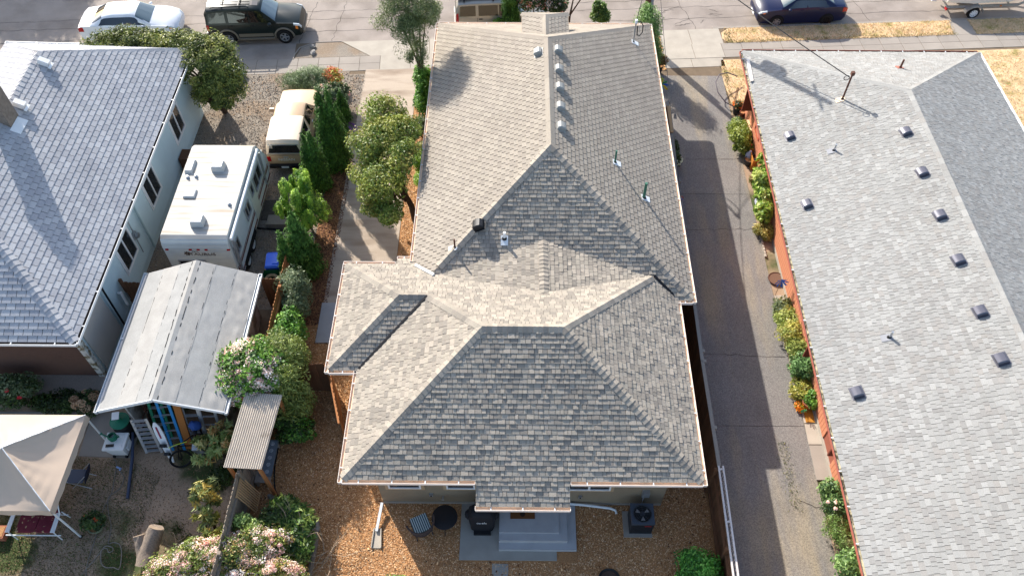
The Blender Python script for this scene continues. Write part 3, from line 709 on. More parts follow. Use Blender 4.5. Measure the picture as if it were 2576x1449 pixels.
# rear wall windows, vents, sockets
window(house, (-3.3, 9.82, 1.75), .98, 1.1, (0, -1, 0), M['white'], M['trim_tan'], 1)
window(house, (-1.62, 9.82, 1.75), .86, 1.1, (0, -1, 0), M['white'], M['trim_tan'], 1)
window(house, (2.22, 9.82, 1.72), 1.3, 1.1, (0, -1, 0), M['white'], M['trim_tan'], 2)
for x, z in ((-2.55, .72), (2.0, .66)):
    b = MB(); b.box((x, 9.79, z), (.11, .06, .13)); b.box((x, 9.755, z - .01), (.04, .02, .05), 1); b.build('outlet_box', [M['galv'], M['dark']], house, world=True)
b = MB(); b.cyl((-2.2, 9.82, .55), (-2.2, 9.72, .55), .02); b.ring((-2.2, 9.71, .55), .035, .01, 'y'); b.build('garden_tap', M['galv'], house, world=True)
b = MB(); b.box((3.95, 9.76, 1.0), (.22, .12, .3)); b.tube([(3.9, 9.72, .86), (3.85, 9.6, .6), (3.8, 9.5, .45)], .015); b.build('disconnect_box', M['galv'], house, world=True)
# downspout running along the rear wall and ending above the chips
b = MB(); b.tube([(1.62, 9.74, .26), (2.2, 9.72, .2), (2.95, 9.66, .12), (3.12, 9.6, .1), (3.14, 9.5, .08)], .042, 8); b.build('drain_pipe', M['white_metal'], house, world=True)
# roof vents and pipes
def hood(root, loc, nrm, w, d, h, mt, name='roof_vent', flash=None, rz=0):
    """squat hooded vent sitting on a slope of normal nrm; open side looks downhill"""
    n = Vector(nrm).normalized(); dn = Vector((n.x, n.y, 0)); dn = (dn - n * dn.dot(n)).normalized(); x = n.cross(dn)
    Mx = Matrix((x, dn, n)).transposed().to_4x4() @ Matrix.Rotation(rz, 4, 'Z'); Mx.translation = Vector(loc)
    b = MB(); W, D = w / 2, d / 2
    prof = [(-D, .0), (-D * .98, h * .55), (-D * .55, h * .95), (0, h), (D * .7, h * .96), (D, h * .8), (D, h * .42)]
    for sgn in (0,):
        vs_ = []; 
        for fx in (-1, -.82, .82, 1):
            for (yy, zz) in prof: vs_.append((W * fx, yy * (1 if abs(fx) < .9 else .96), zz * (1 if abs(fx) < .9 else .72)))
        k = len(prof); fs = []
        for i in range(3):
            for j in range(k - 1): fs.append((i * k + j, (i + 1) * k + j, (i + 1) * k + j + 1, i * k + j + 1))
        b.add(vs_, fs)
        b.add([(W * s_, yy, zz) for s_ in (-1, 1) for (yy, zz) in ((-D * .96, 0), (-D * .94, h * .4), (-D * .5, h * .68), (D * .67, h * .69), (D * .96, h * .57), (D * .96, .0))], [(0, 1, 2, 3, 4, 5), (11, 10, 9, 8, 7, 6)])
    b.box((0, 0, .004), (w * 1.25, d * 1.2, .012), 1)
    b.box((0, D * .8, h * .2), (w * .9, .02, h * .4), 2)
    b.v = [tuple(Mx @ Vector(p)) for p in b.v]
    return b.build(name, [mt, flash or mt, M['dark']], root, smooth=True, world=True, sharp=35)
M['vent_white'] = mat('vent_white', '#96958f', .5, n1=6, a1=.06)
def onA(x, y): return Z0 + min(mA * (x - xa0), mA * (xa1 - x), mA * (y - ya0), mF * (ya1 - y))
for y in (25.55, 24.4, 23.36, 22.3, 21.25):
    hood(house, (1.5, y, onA(1.5, y) + .012), nR, .33, .3, .17, M['vent_white'])
hood(house, (.78, 25.4, onA(.78, 25.4) + .012), nL, .33, .3, .17, M['vent_white'])
hood(house, (-1.22, 17.68, onA(-1.22, 17.68) + .012), nL, .36, .36, .22, M['blk'])
def pipe(root, x, y, z, h, r, mt, fl=None, nrm=(0, 0, 1), name='vent_pipe', lean=(0, 0)):
    b = MB(); b.cyl((x, y, z - .05), (x + lean[0], y + lean[1], z + h), r, None, 10); b.cyl((x, y, z), (x, y, z + .07), r * 1.9, r * 1.2, 10, 2)
    n = Vector(nrm).normalized(); dn = Vector((n.x, n.y, 0)); 
    if dn.length > 0:
        dn = (dn - n * dn.dot(n)).normalized(); xx = n.cross(dn); Mx = Matrix((xx, dn, n)).transposed(); b.box(Vector((x, y, z)) + n * .02 + dn * .07, (.24, .34, .012), 1, None, Mx)
    return b.build(name, [mt, fl or M['white_metal'], M['blk']], root, smooth=True, world=True)
pipe(house, 4.41, 19.42, onA(4.41, 19.42), .72, .05, M['green_pipe'], nrm=nR)
pipe(house, 3.44, 20.62, onA(3.44, 20.62), .56, .035, M['green_pipe'], nrm=nR)
pipe(house, -2.03, 17.05, onA(-2.03, 17.05), .42, .03, M['copper'], nrm=nL)
pipe(house, -.4, 17.32, onA(-.4, 17.32), .3, .05, M['white'], nrm=nRe)
# service mast with drip loop on the front right slope
mx, my = 4.84, 28.6; mz = onA(mx, my)
ms = pipe(house, mx, my, mz, .95, .03, M['galv'], nrm=nR, name='service_mast')
b = MB(); b.box((mx, my, mz + 1.0), (.1, .1, .16)); b.build('weather_head', M['white_metal'], ms, world=True)
b = MB(); b.tube([(mx + .05, my, mz + .98), (mx + .2, my + .05, mz + .95), (mx + .32, my + .08, mz + .75), (mx + .32, my + .05, mz + .45), (mx + .2, my, mz + .3), (mx + .1, my - .02, mz + .38), (mx + .08, my, mz + .8)], .022, 6); b.build('drip_loop', M['blk'], ms, world=True)

# ================================================================= left house
lh = thing('house', 'pale blue-green house on the left with slate grey shingles and dark gutters', 'house', (-17.7, 21, 0))
SLATE = [tone('#a3a3a5', 1), tone('#a9a9ab', 1), tone('#9d9da0', 1), tone('#aeaeaf', 1), tone('#a4a4a6', 1)]
le = 3.2; L0, L1, L2, L3 = (-13.78, 28.42, le), (-13.68, 13.63, le), (-21.75, 28.7, le), (-21.75, 13.63, le); LA, LB = (-17.82, 24.9, 5.6), (-17.72, 17.7, 5.6)
rl = Roof(lh, M['shingle'], SLATE, .2, [.3], [.012], 5, tabgap=.012)
st = dict(exp=.2, w=[.3], t=[.02], pal=SLATE, gap=.02, regular=.5)
rl.plane([L1, L0, LA, LB], None, st)
rl.plane([L3, L1, LB], None, st)
rl.plane([L0, L2, LA], None, st, False)
rl.plane([L2, L3, LB, LA], None, st, False)
rl.finish(300)
n1, n2, n3, n4 = (.59, 0, 1), (-.59, 0, 1), (0, .66, 1), (0, -.59, 1)
rl.caps(L1, LB, SLATE, .22, .16, na=n1, nb=n4); rl.caps(L0, LA, SLATE, 1.2, .16, na=n1, nb=n3, t=.008); rl.caps(LB, LA, SLATE, .25, .16, na=n1, nb=n2)
w = MB(); w.b2(-21.3, -14.12, 14.2, 28.0, 0, le - .17); w.build('wall', M['greensid'], lh, world=True)
# lap siding courses on the two walls in view
w = MB(); z = .32
while z < le - .2:
    w.add([(-14.12, 16.25, z + .12), (-14.12, 28.01, z + .12), (-14.098, 28.01, z), (-14.098, 16.25, z), (-14.12, 28.01, z), (-14.12, 16.25, z)], [(0, 1, 2, 3), (3, 2, 4, 5)]); z += .12
o = w.build('lap_siding', M['greensid'], lh, world=True); o['kind'] = 'stuff'
w = MB(); z = .3
while z < le - .2:
    w.add([(-21.3, 14.2, z + .12), (-14.3, 14.2, z + .12), (-14.3, 14.172, z), (-21.3, 14.172, z), (-21.3, 14.2, z), (-14.3, 14.2, z)], [(0, 3, 2, 1), (3, 4, 5, 2)]); z += .12
o = w.build('wood_siding', M['brownsid'], lh, world=True); o['kind'] = 'stuff'
w = MB(); w.b2(-14.14, -14.07, 14.45, 16.1, .35, le - .35); w.build('garage_panel', mat('panel_grey', '#b3aca3', .7, n1=2, a1=.04), lh, world=True)
w = MB(); w.b2(-14.25, -14.05, 14.12, 14.3, 0, le - .12); w.build('corner_post', mat('flaking_paint', '#c9c8bf', .8, n1=8, a1=.2, tint='#6b5f42', tscale=6), lh, world=True)
w = MB(); w.b2(-21.73, -13.72, 13.68, 28.4, le - .15, le - .1); w.build('soffit', M['white'], lh, world=True)
for a, b, out in (((-13.68, 13.55, le), (-13.78, 28.5, le), (1, 0)), ((-21.8, 13.63, le), (-13.6, 13.63, le), (0, -1))):
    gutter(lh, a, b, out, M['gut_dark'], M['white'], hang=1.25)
gutter(lh, (-13.7, 28.46, le), (-21.8, 28.72, le), (0, 1), M['white'], M['white'], hang=.9)
for y in (25.4, 21.75, 18.55):
    window(lh, (-14.11, y, 1.75), 1.15, 1.25, (1, 0, 0), M['white'], M['white'], 2, trim=.07)
b = MB(); b.tube([(-13.62, 20.0, le - .1), (-14.0, 20.0, le - .3), (-14.03, 20.0, .2)], .04, 8); b.build('downspout', mat('siding_pipe', '#9fb2b2', .6), lh, world=True)
b = MB(); b.tube([(-13.62, 16.3, le - .1), (-14.0, 16.3, le - .3), (-14.03, 16.25, .1)], .035, 8); b.build('downspout', M['blk'], lh, world=True)
b = MB(); b.tube([(-14.05, 19.35, 2.7), (-14.04, 19.3, 1.9), (-14.04, 19.25, .8)], .02, 6); b.box((-14.06, 19.3, 1.7), (.1, .24, .26)); b.cyl((-13.99, 19.3, 1.7), (-13.9, 19.3, 1.7), .11, None, 14); b.build('electric_meter', M['galv'], lh, world=True)
b = MB(); b.tube([(-14.05, 15.0 + 1.9, 1.35), (-13.95, 16.9, 1.4), (-13.93, 16.85, .75)], .05, 8); b.build('flue_pipe', M['white'], lh, world=True)
b = MB(); b.cyl((-14.0, 17.2, 1.0), (-14.0, 17.2, .62), .04); b.build('pipe_stub', M['galv'], lh, world=True)
b = MB(); b.b2(-21.5, -14.0, 13.45, 14.17, .0, .3); b.build('rear_step', M['wood_grey'], lh, world=True)
b = MB(); b.b2(-14.06, -13.6, 24.3, 24.9, .0, .75); b.build('cellar_hatch', M['wood'], lh, world=True)
n5 = Vector(n1).normalized()
for y in (24.35, 22.0):
    x = -17.45; z = 5.6 - (x - -17.8) * .585
    b = MB(); Mr = Matrix(((1, 0, -.5), (0, 1, 0), (.5, 0, 1))); b.box((x, y, z + .16), (.36, .22, .2), 0, None, (0, .5, 0)); b.box((x + .2, y - .02, z + .0), (.1, .34, .03), 0, None, (0, .5, 0)); b.cyl((x - .05, y, z - .1), (x, y, z + .1), .09); b.build('roof_vent', M['white'], lh, world=True)
ch = MB(); ch.b2(-18.0, -17.4, 20.95, 21.6, 4.6, 6.8); ch.b2(-18.05, -17.35, 20.9, 21.65, 6.8, 6.9); ch.b2(-17.85, -17.55, 21.1, 21.45, 6.9, 7.1)
ch.build('chimney', mat('old_brick', '#7d7268', .95, n1=9, a1=.25), lh, world=True)
b = MB(); b.box((-17.25, 21.15, 5.31), (.34, .7, .03), 0, None, (0, .53, 0)); b.build('chimney_flashing', M['white_metal'], lh, world=True)

# ================================================================= right house
rh = thing('house', 'brick red sided house on the right under a big light grey shingle roof', 'house', (14.6, 16, 0))
GREY = [tone('#908f8b', 1), tone('#94938f', 1), tone('#8d8c88', 1), tone('#8e8b86', 1), tone('#999894', 1), tone('#91908c', 1), tone('#8a8884', 1)]
re_ = 3.0; Q0, Q1, Q2, Q3 = (9.53, 28.7, re_), (9.04, 2.0, re_), (19.5, 28.67, re_), (19.75, 2.0, re_)
pn = (Vector(Q1) - Vector(Q0)).cross(Vector((14.42, 23.72, 5.0)) - Vector(Q0)).normalized()
QA = (14.42, 23.72, 5.0); QB = (14.5, 7.0, 0); QB = (14.4, 7.0, re_ - ((14.4 - Q0[0]) * pn.x + (7.0 - Q0[1]) * pn.y) / pn.z)
rr = Roof(rh, M['shingle'], GREY, .1425, [.11, .13, .16, .19, .22], [.007, .012, .017], 9, tabgap=.012)
rr.plane([Q0, Q1, QB, QA])
rr.plane([Q2, Q0, QA], None, None, False)
rr.plane([Q3, Q2, QA, QB], None, None, False)
rr.plane([Q1, Q3, QB], None, None, False)
rr.finish(300)
n1, n2, n3 = (-.41, 0, 1), (.41, 0, 1), (0, .4, 1)
rr.caps(QB, QA, GREY, .3, .16, na=n1, nb=n2, lift=.014, t=.008); rr.caps(Q0, QA, GREY, 1.0, .14, na=n1, nb=n3, t=.006, lift=.012); rr.caps(Q2, QA, GREY, .3, .15, na=n2, nb=n3, lift=.014, t=.008)
w = MB(); w.b2(10.08, 19.1, 4, 28.1, 0, re_ - .14); w.build('wall', mat('red_wall', '#8f5340', .8, n1=3, a1=.06), rh, world=True)
w = MB(); y0 = [4.2, 12.0, 12.6, 14.1, 15.6, 25.0]
pb = MB()
y = 4.1
while y < 28:
    if not (11.0 < y < 11.95 or 14.6 < y < 15.4): w.b2(10.045, 10.08, y, y + .145, .18, re_ - .16)
    y += .16
o = w.build('wall_boards', M['redsid'], rh, world=True); o['kind'] = 'stuff'
w = MB(); w.b2(10.03, 10.08, 4, 28.1, .0, .17); w.build('foundation', M['concrete_new'], rh, world=True)
for y in (11.5, 15.0, 25.6):
    window(rh, (10.07, y, 1.7), .8, 1.2, (-1, 0, 0), mat('red_frame', '#a8513c', .6), M['redsid'], 1, trim=0)
mat('dark_red_wood', '#6b3526', .8, n1=4, a1=.1)
for yy in (10.95, 14.55, 27.0):
    w = MB(); w.b2(9.62, 10.1, yy, yy + .05, 1.2, re_ - .1); w.build('wing_panel', bpy.data.materials['dark_red_wood'], rh, world=True)
w = MB(); w.add([(9.58, 28.6, re_ - .12), (9.08, 2.1, re_ - .12), (19.7, 2.1, re_ - .12), (19.45, 28.6, re_ - .12)], [(0, 1, 2, 3)]); w.build('soffit', M['white'], rh, world=True)
gutter(rh, Q0, (9.1, 5.0, re_), (-1, -.018), mat('gutter_debris', '#b7ad8e', .9, n1=18, a1=.5, tint='#4d4535', tscale=9), M['gut_red'], hang=1.0)
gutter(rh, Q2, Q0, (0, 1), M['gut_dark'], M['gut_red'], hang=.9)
gutter(rh, Q3, (19.5, 28.7, re_), (1, 0), M['white'], M['white'], hang=1.5)
b = MB(); b.bar((9.62, 28.0, re_ + .09), (9.55, 26.6, re_ + .09), .12, .05); b.build('gutter_cover', M['gut_rim'], rh, world=True)
def onR(x, y): return re_ - ((x - Q0[0]) * pn.x + (y - Q0[1]) * pn.y) / pn.z
VFL = mat('lead_flashing', '#85868a', .6)
DKGREY = mat('vent_grey', '#5d5d66', .3, metal=.3)
for x, y in ((14.0, 21.7), (13.97, 19.68), (13.95, 17.72), (13.93, 15.85), (13.92, 13.88), (13.93, 12.22)):
    hood(rh, (x - .25, y, onR(x - .25, y) + .012), (-.41, 0, 1), .34, .32, .15, DKGREY, rz=-.12 + .0)
for x, y in ((10.65, 23.55), (10.55, 19.9), (10.3, 12.3)):
    x, y = {23.55: (10.3, 23.0), 19.9: (10.2, 19.5), 12.3: (10.06, 11.95)}[y]
    hood(rh, (x, y, onR(x, y) + .012), (-.41, 0, 1), .34, .32, .15, DKGREY, rz=-.12)
pipe(rh, 11.5, 21.72, onR(11.5, 21.72), .3, .035, M['alum'], VFL, (-.41, 0, 1)); pipe(rh, 11.28, 13.6, onR(11.28, 13.6), .3, .04, M['alum'], VFL, (-.41, 0, 1))
pipe(rh, 15.2, 26.4, 3.0 + .4 * 2.3, .4, .04, M['copper'], M['gut_red'], (0, .4, 1))
px_, py_ = 12.3, 24.2; pz_ = onR(px_, py_)
ms2 = pipe(rh, px_, py_, pz_, 1.15, .035, M['copper'], M['gut_tan'], (-.41, 0, 1), name='service_mast')
b = MB(); b.box((px_, py_, pz_ + 1.2), (.12, .12, .14)); b.build('weather_head', M['copper'], ms2, world=True)
b = MB(); b.ring((px_ - .16, py_, pz_ + 1.0), .1, .014, 'y', 16); b.build('drip_loop', M['blk'], ms2, world=True)
# ------------------------------------------------------------------ vehicles
M['tyre'] = M['rubber']
M['rim'] = mat('alloy_rim', '#a9abae', .35, metal=.6)
M['hubcap'] = mat('hubcap', '#9b9d9f', .4, metal=.5)
M['wsglass'] = glass('windscreen', '#56666a', .03, 1.0)  # opaque pale base colour stands in for reflected sky and the lit dash
M['carglass'] = glass('car_glass', '#14181a', .03, 1.0)
M['red_lens'] = mat('red_lens', '#a8141c', .2, spec=.6)
M['clear_lens'] = mat('clear_lens', '#cfd6d8', .12, spec=.7)
M['amber'] = mat('amber_lens', '#e07a1e', .2, spec=.6)
class Body:
    """body lofted over stations (x, z_bottom, w_bottom, z_belt, w_belt, z_top, w_top)"""
    def __init__(s, st): s.st = st; s.xs = [q[0] for q in st]
    def at(s, x):
        st = s.st
        if x <= st[0][0]: return st[0][1:]
        for a, b in zip(st, st[1:]):
            if x <= b[0]:
                t = (x - a[0]) / (b[0] - a[0]); return tuple(p + (q - p) * t for p, q in zip(a[1:], b[1:]))
        return st[-1][1:]
    def ring(s, q):
        zb, wb, zl, wl, zt, wt = q
        wm = max(wb, wl) + .01
        return [(0, zb), (wb, zb), (wm, zb + (zl - zb) * .42), (wl, zl - .07), (wl * .985, zl), (wt, max(zl + .008, zt - .055)), (wt * .86, max(zl + .012, zt)), (0, max(zl + .015, zt) + .022)]
    def pt(s, x, r, side=1):
        R_ = s.ring(s.at(x)); i = min(6, int(r)); t = r - i; y = R_[i][0] + (R_[i + 1][0] - R_[i][0]) * t; z = R_[i][1] + (R_[i + 1][1] - R_[i][1]) * t
        return Vector((x, y * side, z))
    def mesh(s, name, mt, parent):
        b = MB(); n = 14
        for q in s.st:
            R_ = s.ring(q[1:]); pts = [(q[0], y, z) for y, z in R_] + [(q[0], -y, z) for y, z in R_[-2:0:-1]]
            b.v.extend(pts)
        k = len(s.st)
        for i in range(k - 1):
            for j in range(n): b.f.append((i * n + j, (i + 1) * n + j, (i + 1) * n + (j + 1) % n, i * n + (j + 1) % n)); b.m.append(0); b.c.append((1, 1, 1))
        b.f.append(tuple(range(n))); b.f.append(tuple((k - 1) * n + j for j in range(n - 1, -1, -1))); b.m += [0, 0]; b.c += [(1, 1, 1)] * 2
        return b.build(name, mt, parent, smooth=True, sharp=32)
    def patch(s, x0, x1, r0, r1, sides=(1,), off=.008, nx=6, nr=3, skew=0.0, skew1=None, bl=None):
        b = bl or MB(); skew1 = skew if skew1 is None else skew1
        for sd in sides:
            g = []
            for j in range(nr + 1):
                row = []
                for i in range(nx + 1):
                    r = r0 + (r1 - r0) * j / nr; xa = x0 + skew * j / nr; xb = x1 + skew1 * j / nr; x = xa + (xb - xa) * i / nx
                    p = s.pt(x, r, sd); du = s.pt(x + .01, r, sd) - s.pt(x - .01, r, sd); dv = s.pt(x, min(7, r + .02), sd) - s.pt(x, max(0, r - .02), sd)
                    n = du.cross(dv)
                    if n.length > 1e-9:
                        n.normalize()
                        if n.y * sd + n.z < 0: n = -n
                    row.append(p + n * off)
                g.append(row)
            vs_ = [p for row in g for p in row]; w = nx + 1
            fs = [(j * w + i, j * w + i + 1, (j + 1) * w + i + 1, (j + 1) * w + i) for j in range(nr) for i in range(nx)]
            if sd < 0: fs = [f[::-1] for f in fs]
            b.add(vs_, fs)
        return b
_wheel = {}
def wheel(parent, loc, r, w, side, rim, spokes=6, dark=False):
    key = (r, w, rim.name, spokes)
    if key not in _wheel:
        t = MB(); prof = [(r * .62, -w / 2), (r * .93, -w / 2), (r, -w / 2 + .035), (r, w / 2 - .035), (r * .93, w / 2), (r * .62, w / 2), (r * .6, 0)]
        t.lathe(prof, n=24, cap=False); t.v = [(x, z, y) for x, y, z in t.v]; ot = t.build('tyre', M['tyre'], None, smooth=True)
        m = MB(); m.lathe([(r * .62, .0), (r * .62, .055), (r * .56, .05), (r * .54, -.02), (0.001, -.02)], n=24, cap=False)
        for i in range(spokes):
            a = 2 * math.pi * i / spokes; m.bar((math.cos(a) * r * .1, math.sin(a) * r * .1, .02), (math.cos(a) * r * .56, math.sin(a) * r * .56, .03), r * .2, .03)
        m.cyl((0, 0, .0), (0, 0, .05), r * .16, r * .12, 12); m.v = [(x, -z - w / 2 + .05, y) for x, y, z in m.v]
        om = m.build('rim', [rim], None, smooth=True); h = MB(); h.cyl((0, -w * .3, 0), (0, w * .45, 0), r * .5, None, 16); oh = h.build('wheel', M['blk'], None)
        _wheel[key] = (oh.data, ot.data, om.data)
        for q in (oh, ot, om): bpy.data.objects.remove(q)
    a, b, c = _wheel[key]
    o = bpy.data.objects.new('wheel', a); C.objects.link(o); o.parent = parent; o.location = loc; o.rotation_euler = (0, 0, 0 if side < 0 else math.pi)
    for nm, me in (('tyre', b), ('rim', c)):
        q = bpy.data.objects.new(nm, me); C.objects.link(q); q.parent = o
    return o
def arches(bd, root, xs, r, mt, z):
    for x in xs:
        for sd in (-1, 1):
            y = bd.pt(x, 2, sd).y; b = MB(); pts = []
            for i in range(17):
                a = math.pi * (i / 16 * 1.16 - .08); pts.append((x + math.cos(a) * r, y - sd * .12, z + math.sin(a) * r))
            b.extrude(pts, (0, sd * .127, 0)); b.build('wheel_arch', mt, root)
def flare(bd, root, xs, r, mt, z, t=.05):
    for x in xs:
        for sd in (-1, 1):
            y = bd.pt(x, 2, sd).y; b = MB(); b.ring((x, y, z), r, t, 'y', 16, 6, arc=(-.1, math.pi + .1)); b.build('wheel_flare', mt, root, smooth=True)
def paint(n, h, rough=.28, metal=.0, coat=.6): return mat(n, h, rough, metal=metal, spec=.35, coat=coat, n1=3, a1=.03)
def road_at(x, n): s_ = x / DS.x; p = DS * s_ + DN * n; return (x, p.y, -.12)

# white sedan
def sedan(name, label, loc, rz, pm, L=4.75, rim=None, sunroof=False, light_front=True, two_rims=None):
    t = thing(name, label, 'car', loc, rz, 'cars parked along the street'); k = L / 4.8
    bd = Body([(x * k, *q) for x, *q in [(-2.41, .42, .55, .66, .56, .68, .46), (-2.37, .32, .74, .86, .76, .9, .66), (-2.2, .24, .84, .97, .83, 1.0, .74), (-1.7, .2, .88, 1.0, .86, 1.03, .76), (-1.02, .2, .89, .98, .87, 1.38, .61), (-.6, .2, .89, .97, .88, 1.43, .62), (.25, .2, .89, .95, .88, 1.43, .62), (.45, .2, .89, .95, .88, 1.40, .62), (1.2, .2, .89, .94, .87, .98, .78), (1.8, .2, .88, .87, .85, .92, .72), (2.2, .22, .82, .77, .78, .81, .64), (2.37, .3, .7, .62, .68, .65, .54), (2.42, .4, .5, .52, .52, .54, .4)]])
    bd.mesh('body', pm, t); S2 = (-1, 1)
    bd.patch(.52 * k, 1.12 * k, 5.15, 7, S2, .012, 6, 4).build('windscreen', M['wsglass'], t, smooth=True)
    bd.patch(-1.62 * k, -1.1 * k, 5.15, 7, S2, .012, 6, 4).build('rear_window', M['carglass'], t, smooth=True)
    for sd in S2:
        bd.patch(-1.3 * k, -.18 * k, 4.12, 4.86, (sd,), .008, 8, 2, skew=.18).build('side_window', M['carglass'], t, smooth=True)
        bd.patch(-.1 * k, .95 * k, 4.12, 4.86, (sd,), .008, 8, 2, skew1=-.42).build('side_window', M['carglass'], t, smooth=True)
        bd.patch(-.16 * k, -.145 * k, 1.3, 4.0, (sd,), .004, 1, 4).build('door_gap', M['blk'], t)
        bd.patch(1.0 * k, 1.015 * k, 1.3, 4.0, (sd,), .004, 1, 4).build('door_gap', M['blk'], t)
        bd.patch(-1.2 * k, -1.185 * k, 2.2, 4.0, (sd,), .004, 1, 4).build('door_gap', M['blk'], t)
        bd.patch(1.95 * k, 2.33 * k, 3.3, 4.6, (sd,), .012, 4, 3).build('headlight', M['clear_lens'], t, smooth=True)
        bd.patch(2.02 * k, 2.14 * k, 2.9, 3.4, (sd,), .012, 3, 2).build('indicator', M['amber'], t, smooth=True)
        bd.patch(-2.36 * k, -2.08 * k, 2.5, 3.7, (sd,), .012, 4, 3).build('tail_light', M['red_lens'], t, smooth=True)
        b = MB(); b.ell((.82 * k, sd * .98, .98), (.09, .1, .07)); b.build('wing_mirror', pm, t, smooth=True)
        for xx in (-.9, .15):
            b = MB(); p = bd.pt(xx * k, 3.2, sd); b.box((p.x, p.y + sd * .01, p.z), (.18, .03, .035)); b.build('door_handle', pm, t)
    if sunroof: bd.patch(-.4 * k, .1 * k, 6.35, 7, S2, .008, 4, 2).build('sunroof', M['wsglass'], t)
    b = MB(); b.box((2.42 * k, 0, .38), (.03, .5, .12)); b.build('front_plate', M['white'], t)
    b = MB(); b.bar((2.36 * k, -.4, .62), (2.36 * k, .4, .62), .04, .07); b.build('grille', M['blk'], t)
    arches(bd, t, (-1.34 * k, 1.36 * k), .37, M['dark'], .3)
    for x in (-1.34 * k, 1.36 * k):
        for sd in S2: wheel(t, (x, sd * .84, .31), .31, .2, sd, (two_rims[0] if x > 0 else two_rims[1]) if two_rims else M['rim'], 6)
    return t
sedan('parked_car', 'white sedan with a sunroof parked behind the broad shrub beside the left house', road_at(-19.0, 35.55), PHI, paint('white_car_paint', '#dfe1e4'), 4.75, sunroof=True)
navy = sedan('parked_car', 'dark navy blue sedan parked beside the dry grass verge facing left', road_at(14.1, 35.05), PHI + math.pi, paint('navy_car_paint', '#081338', .28, 0, .2), 4.5, two_rims=(M['hubcap'], M['blk_metal']))

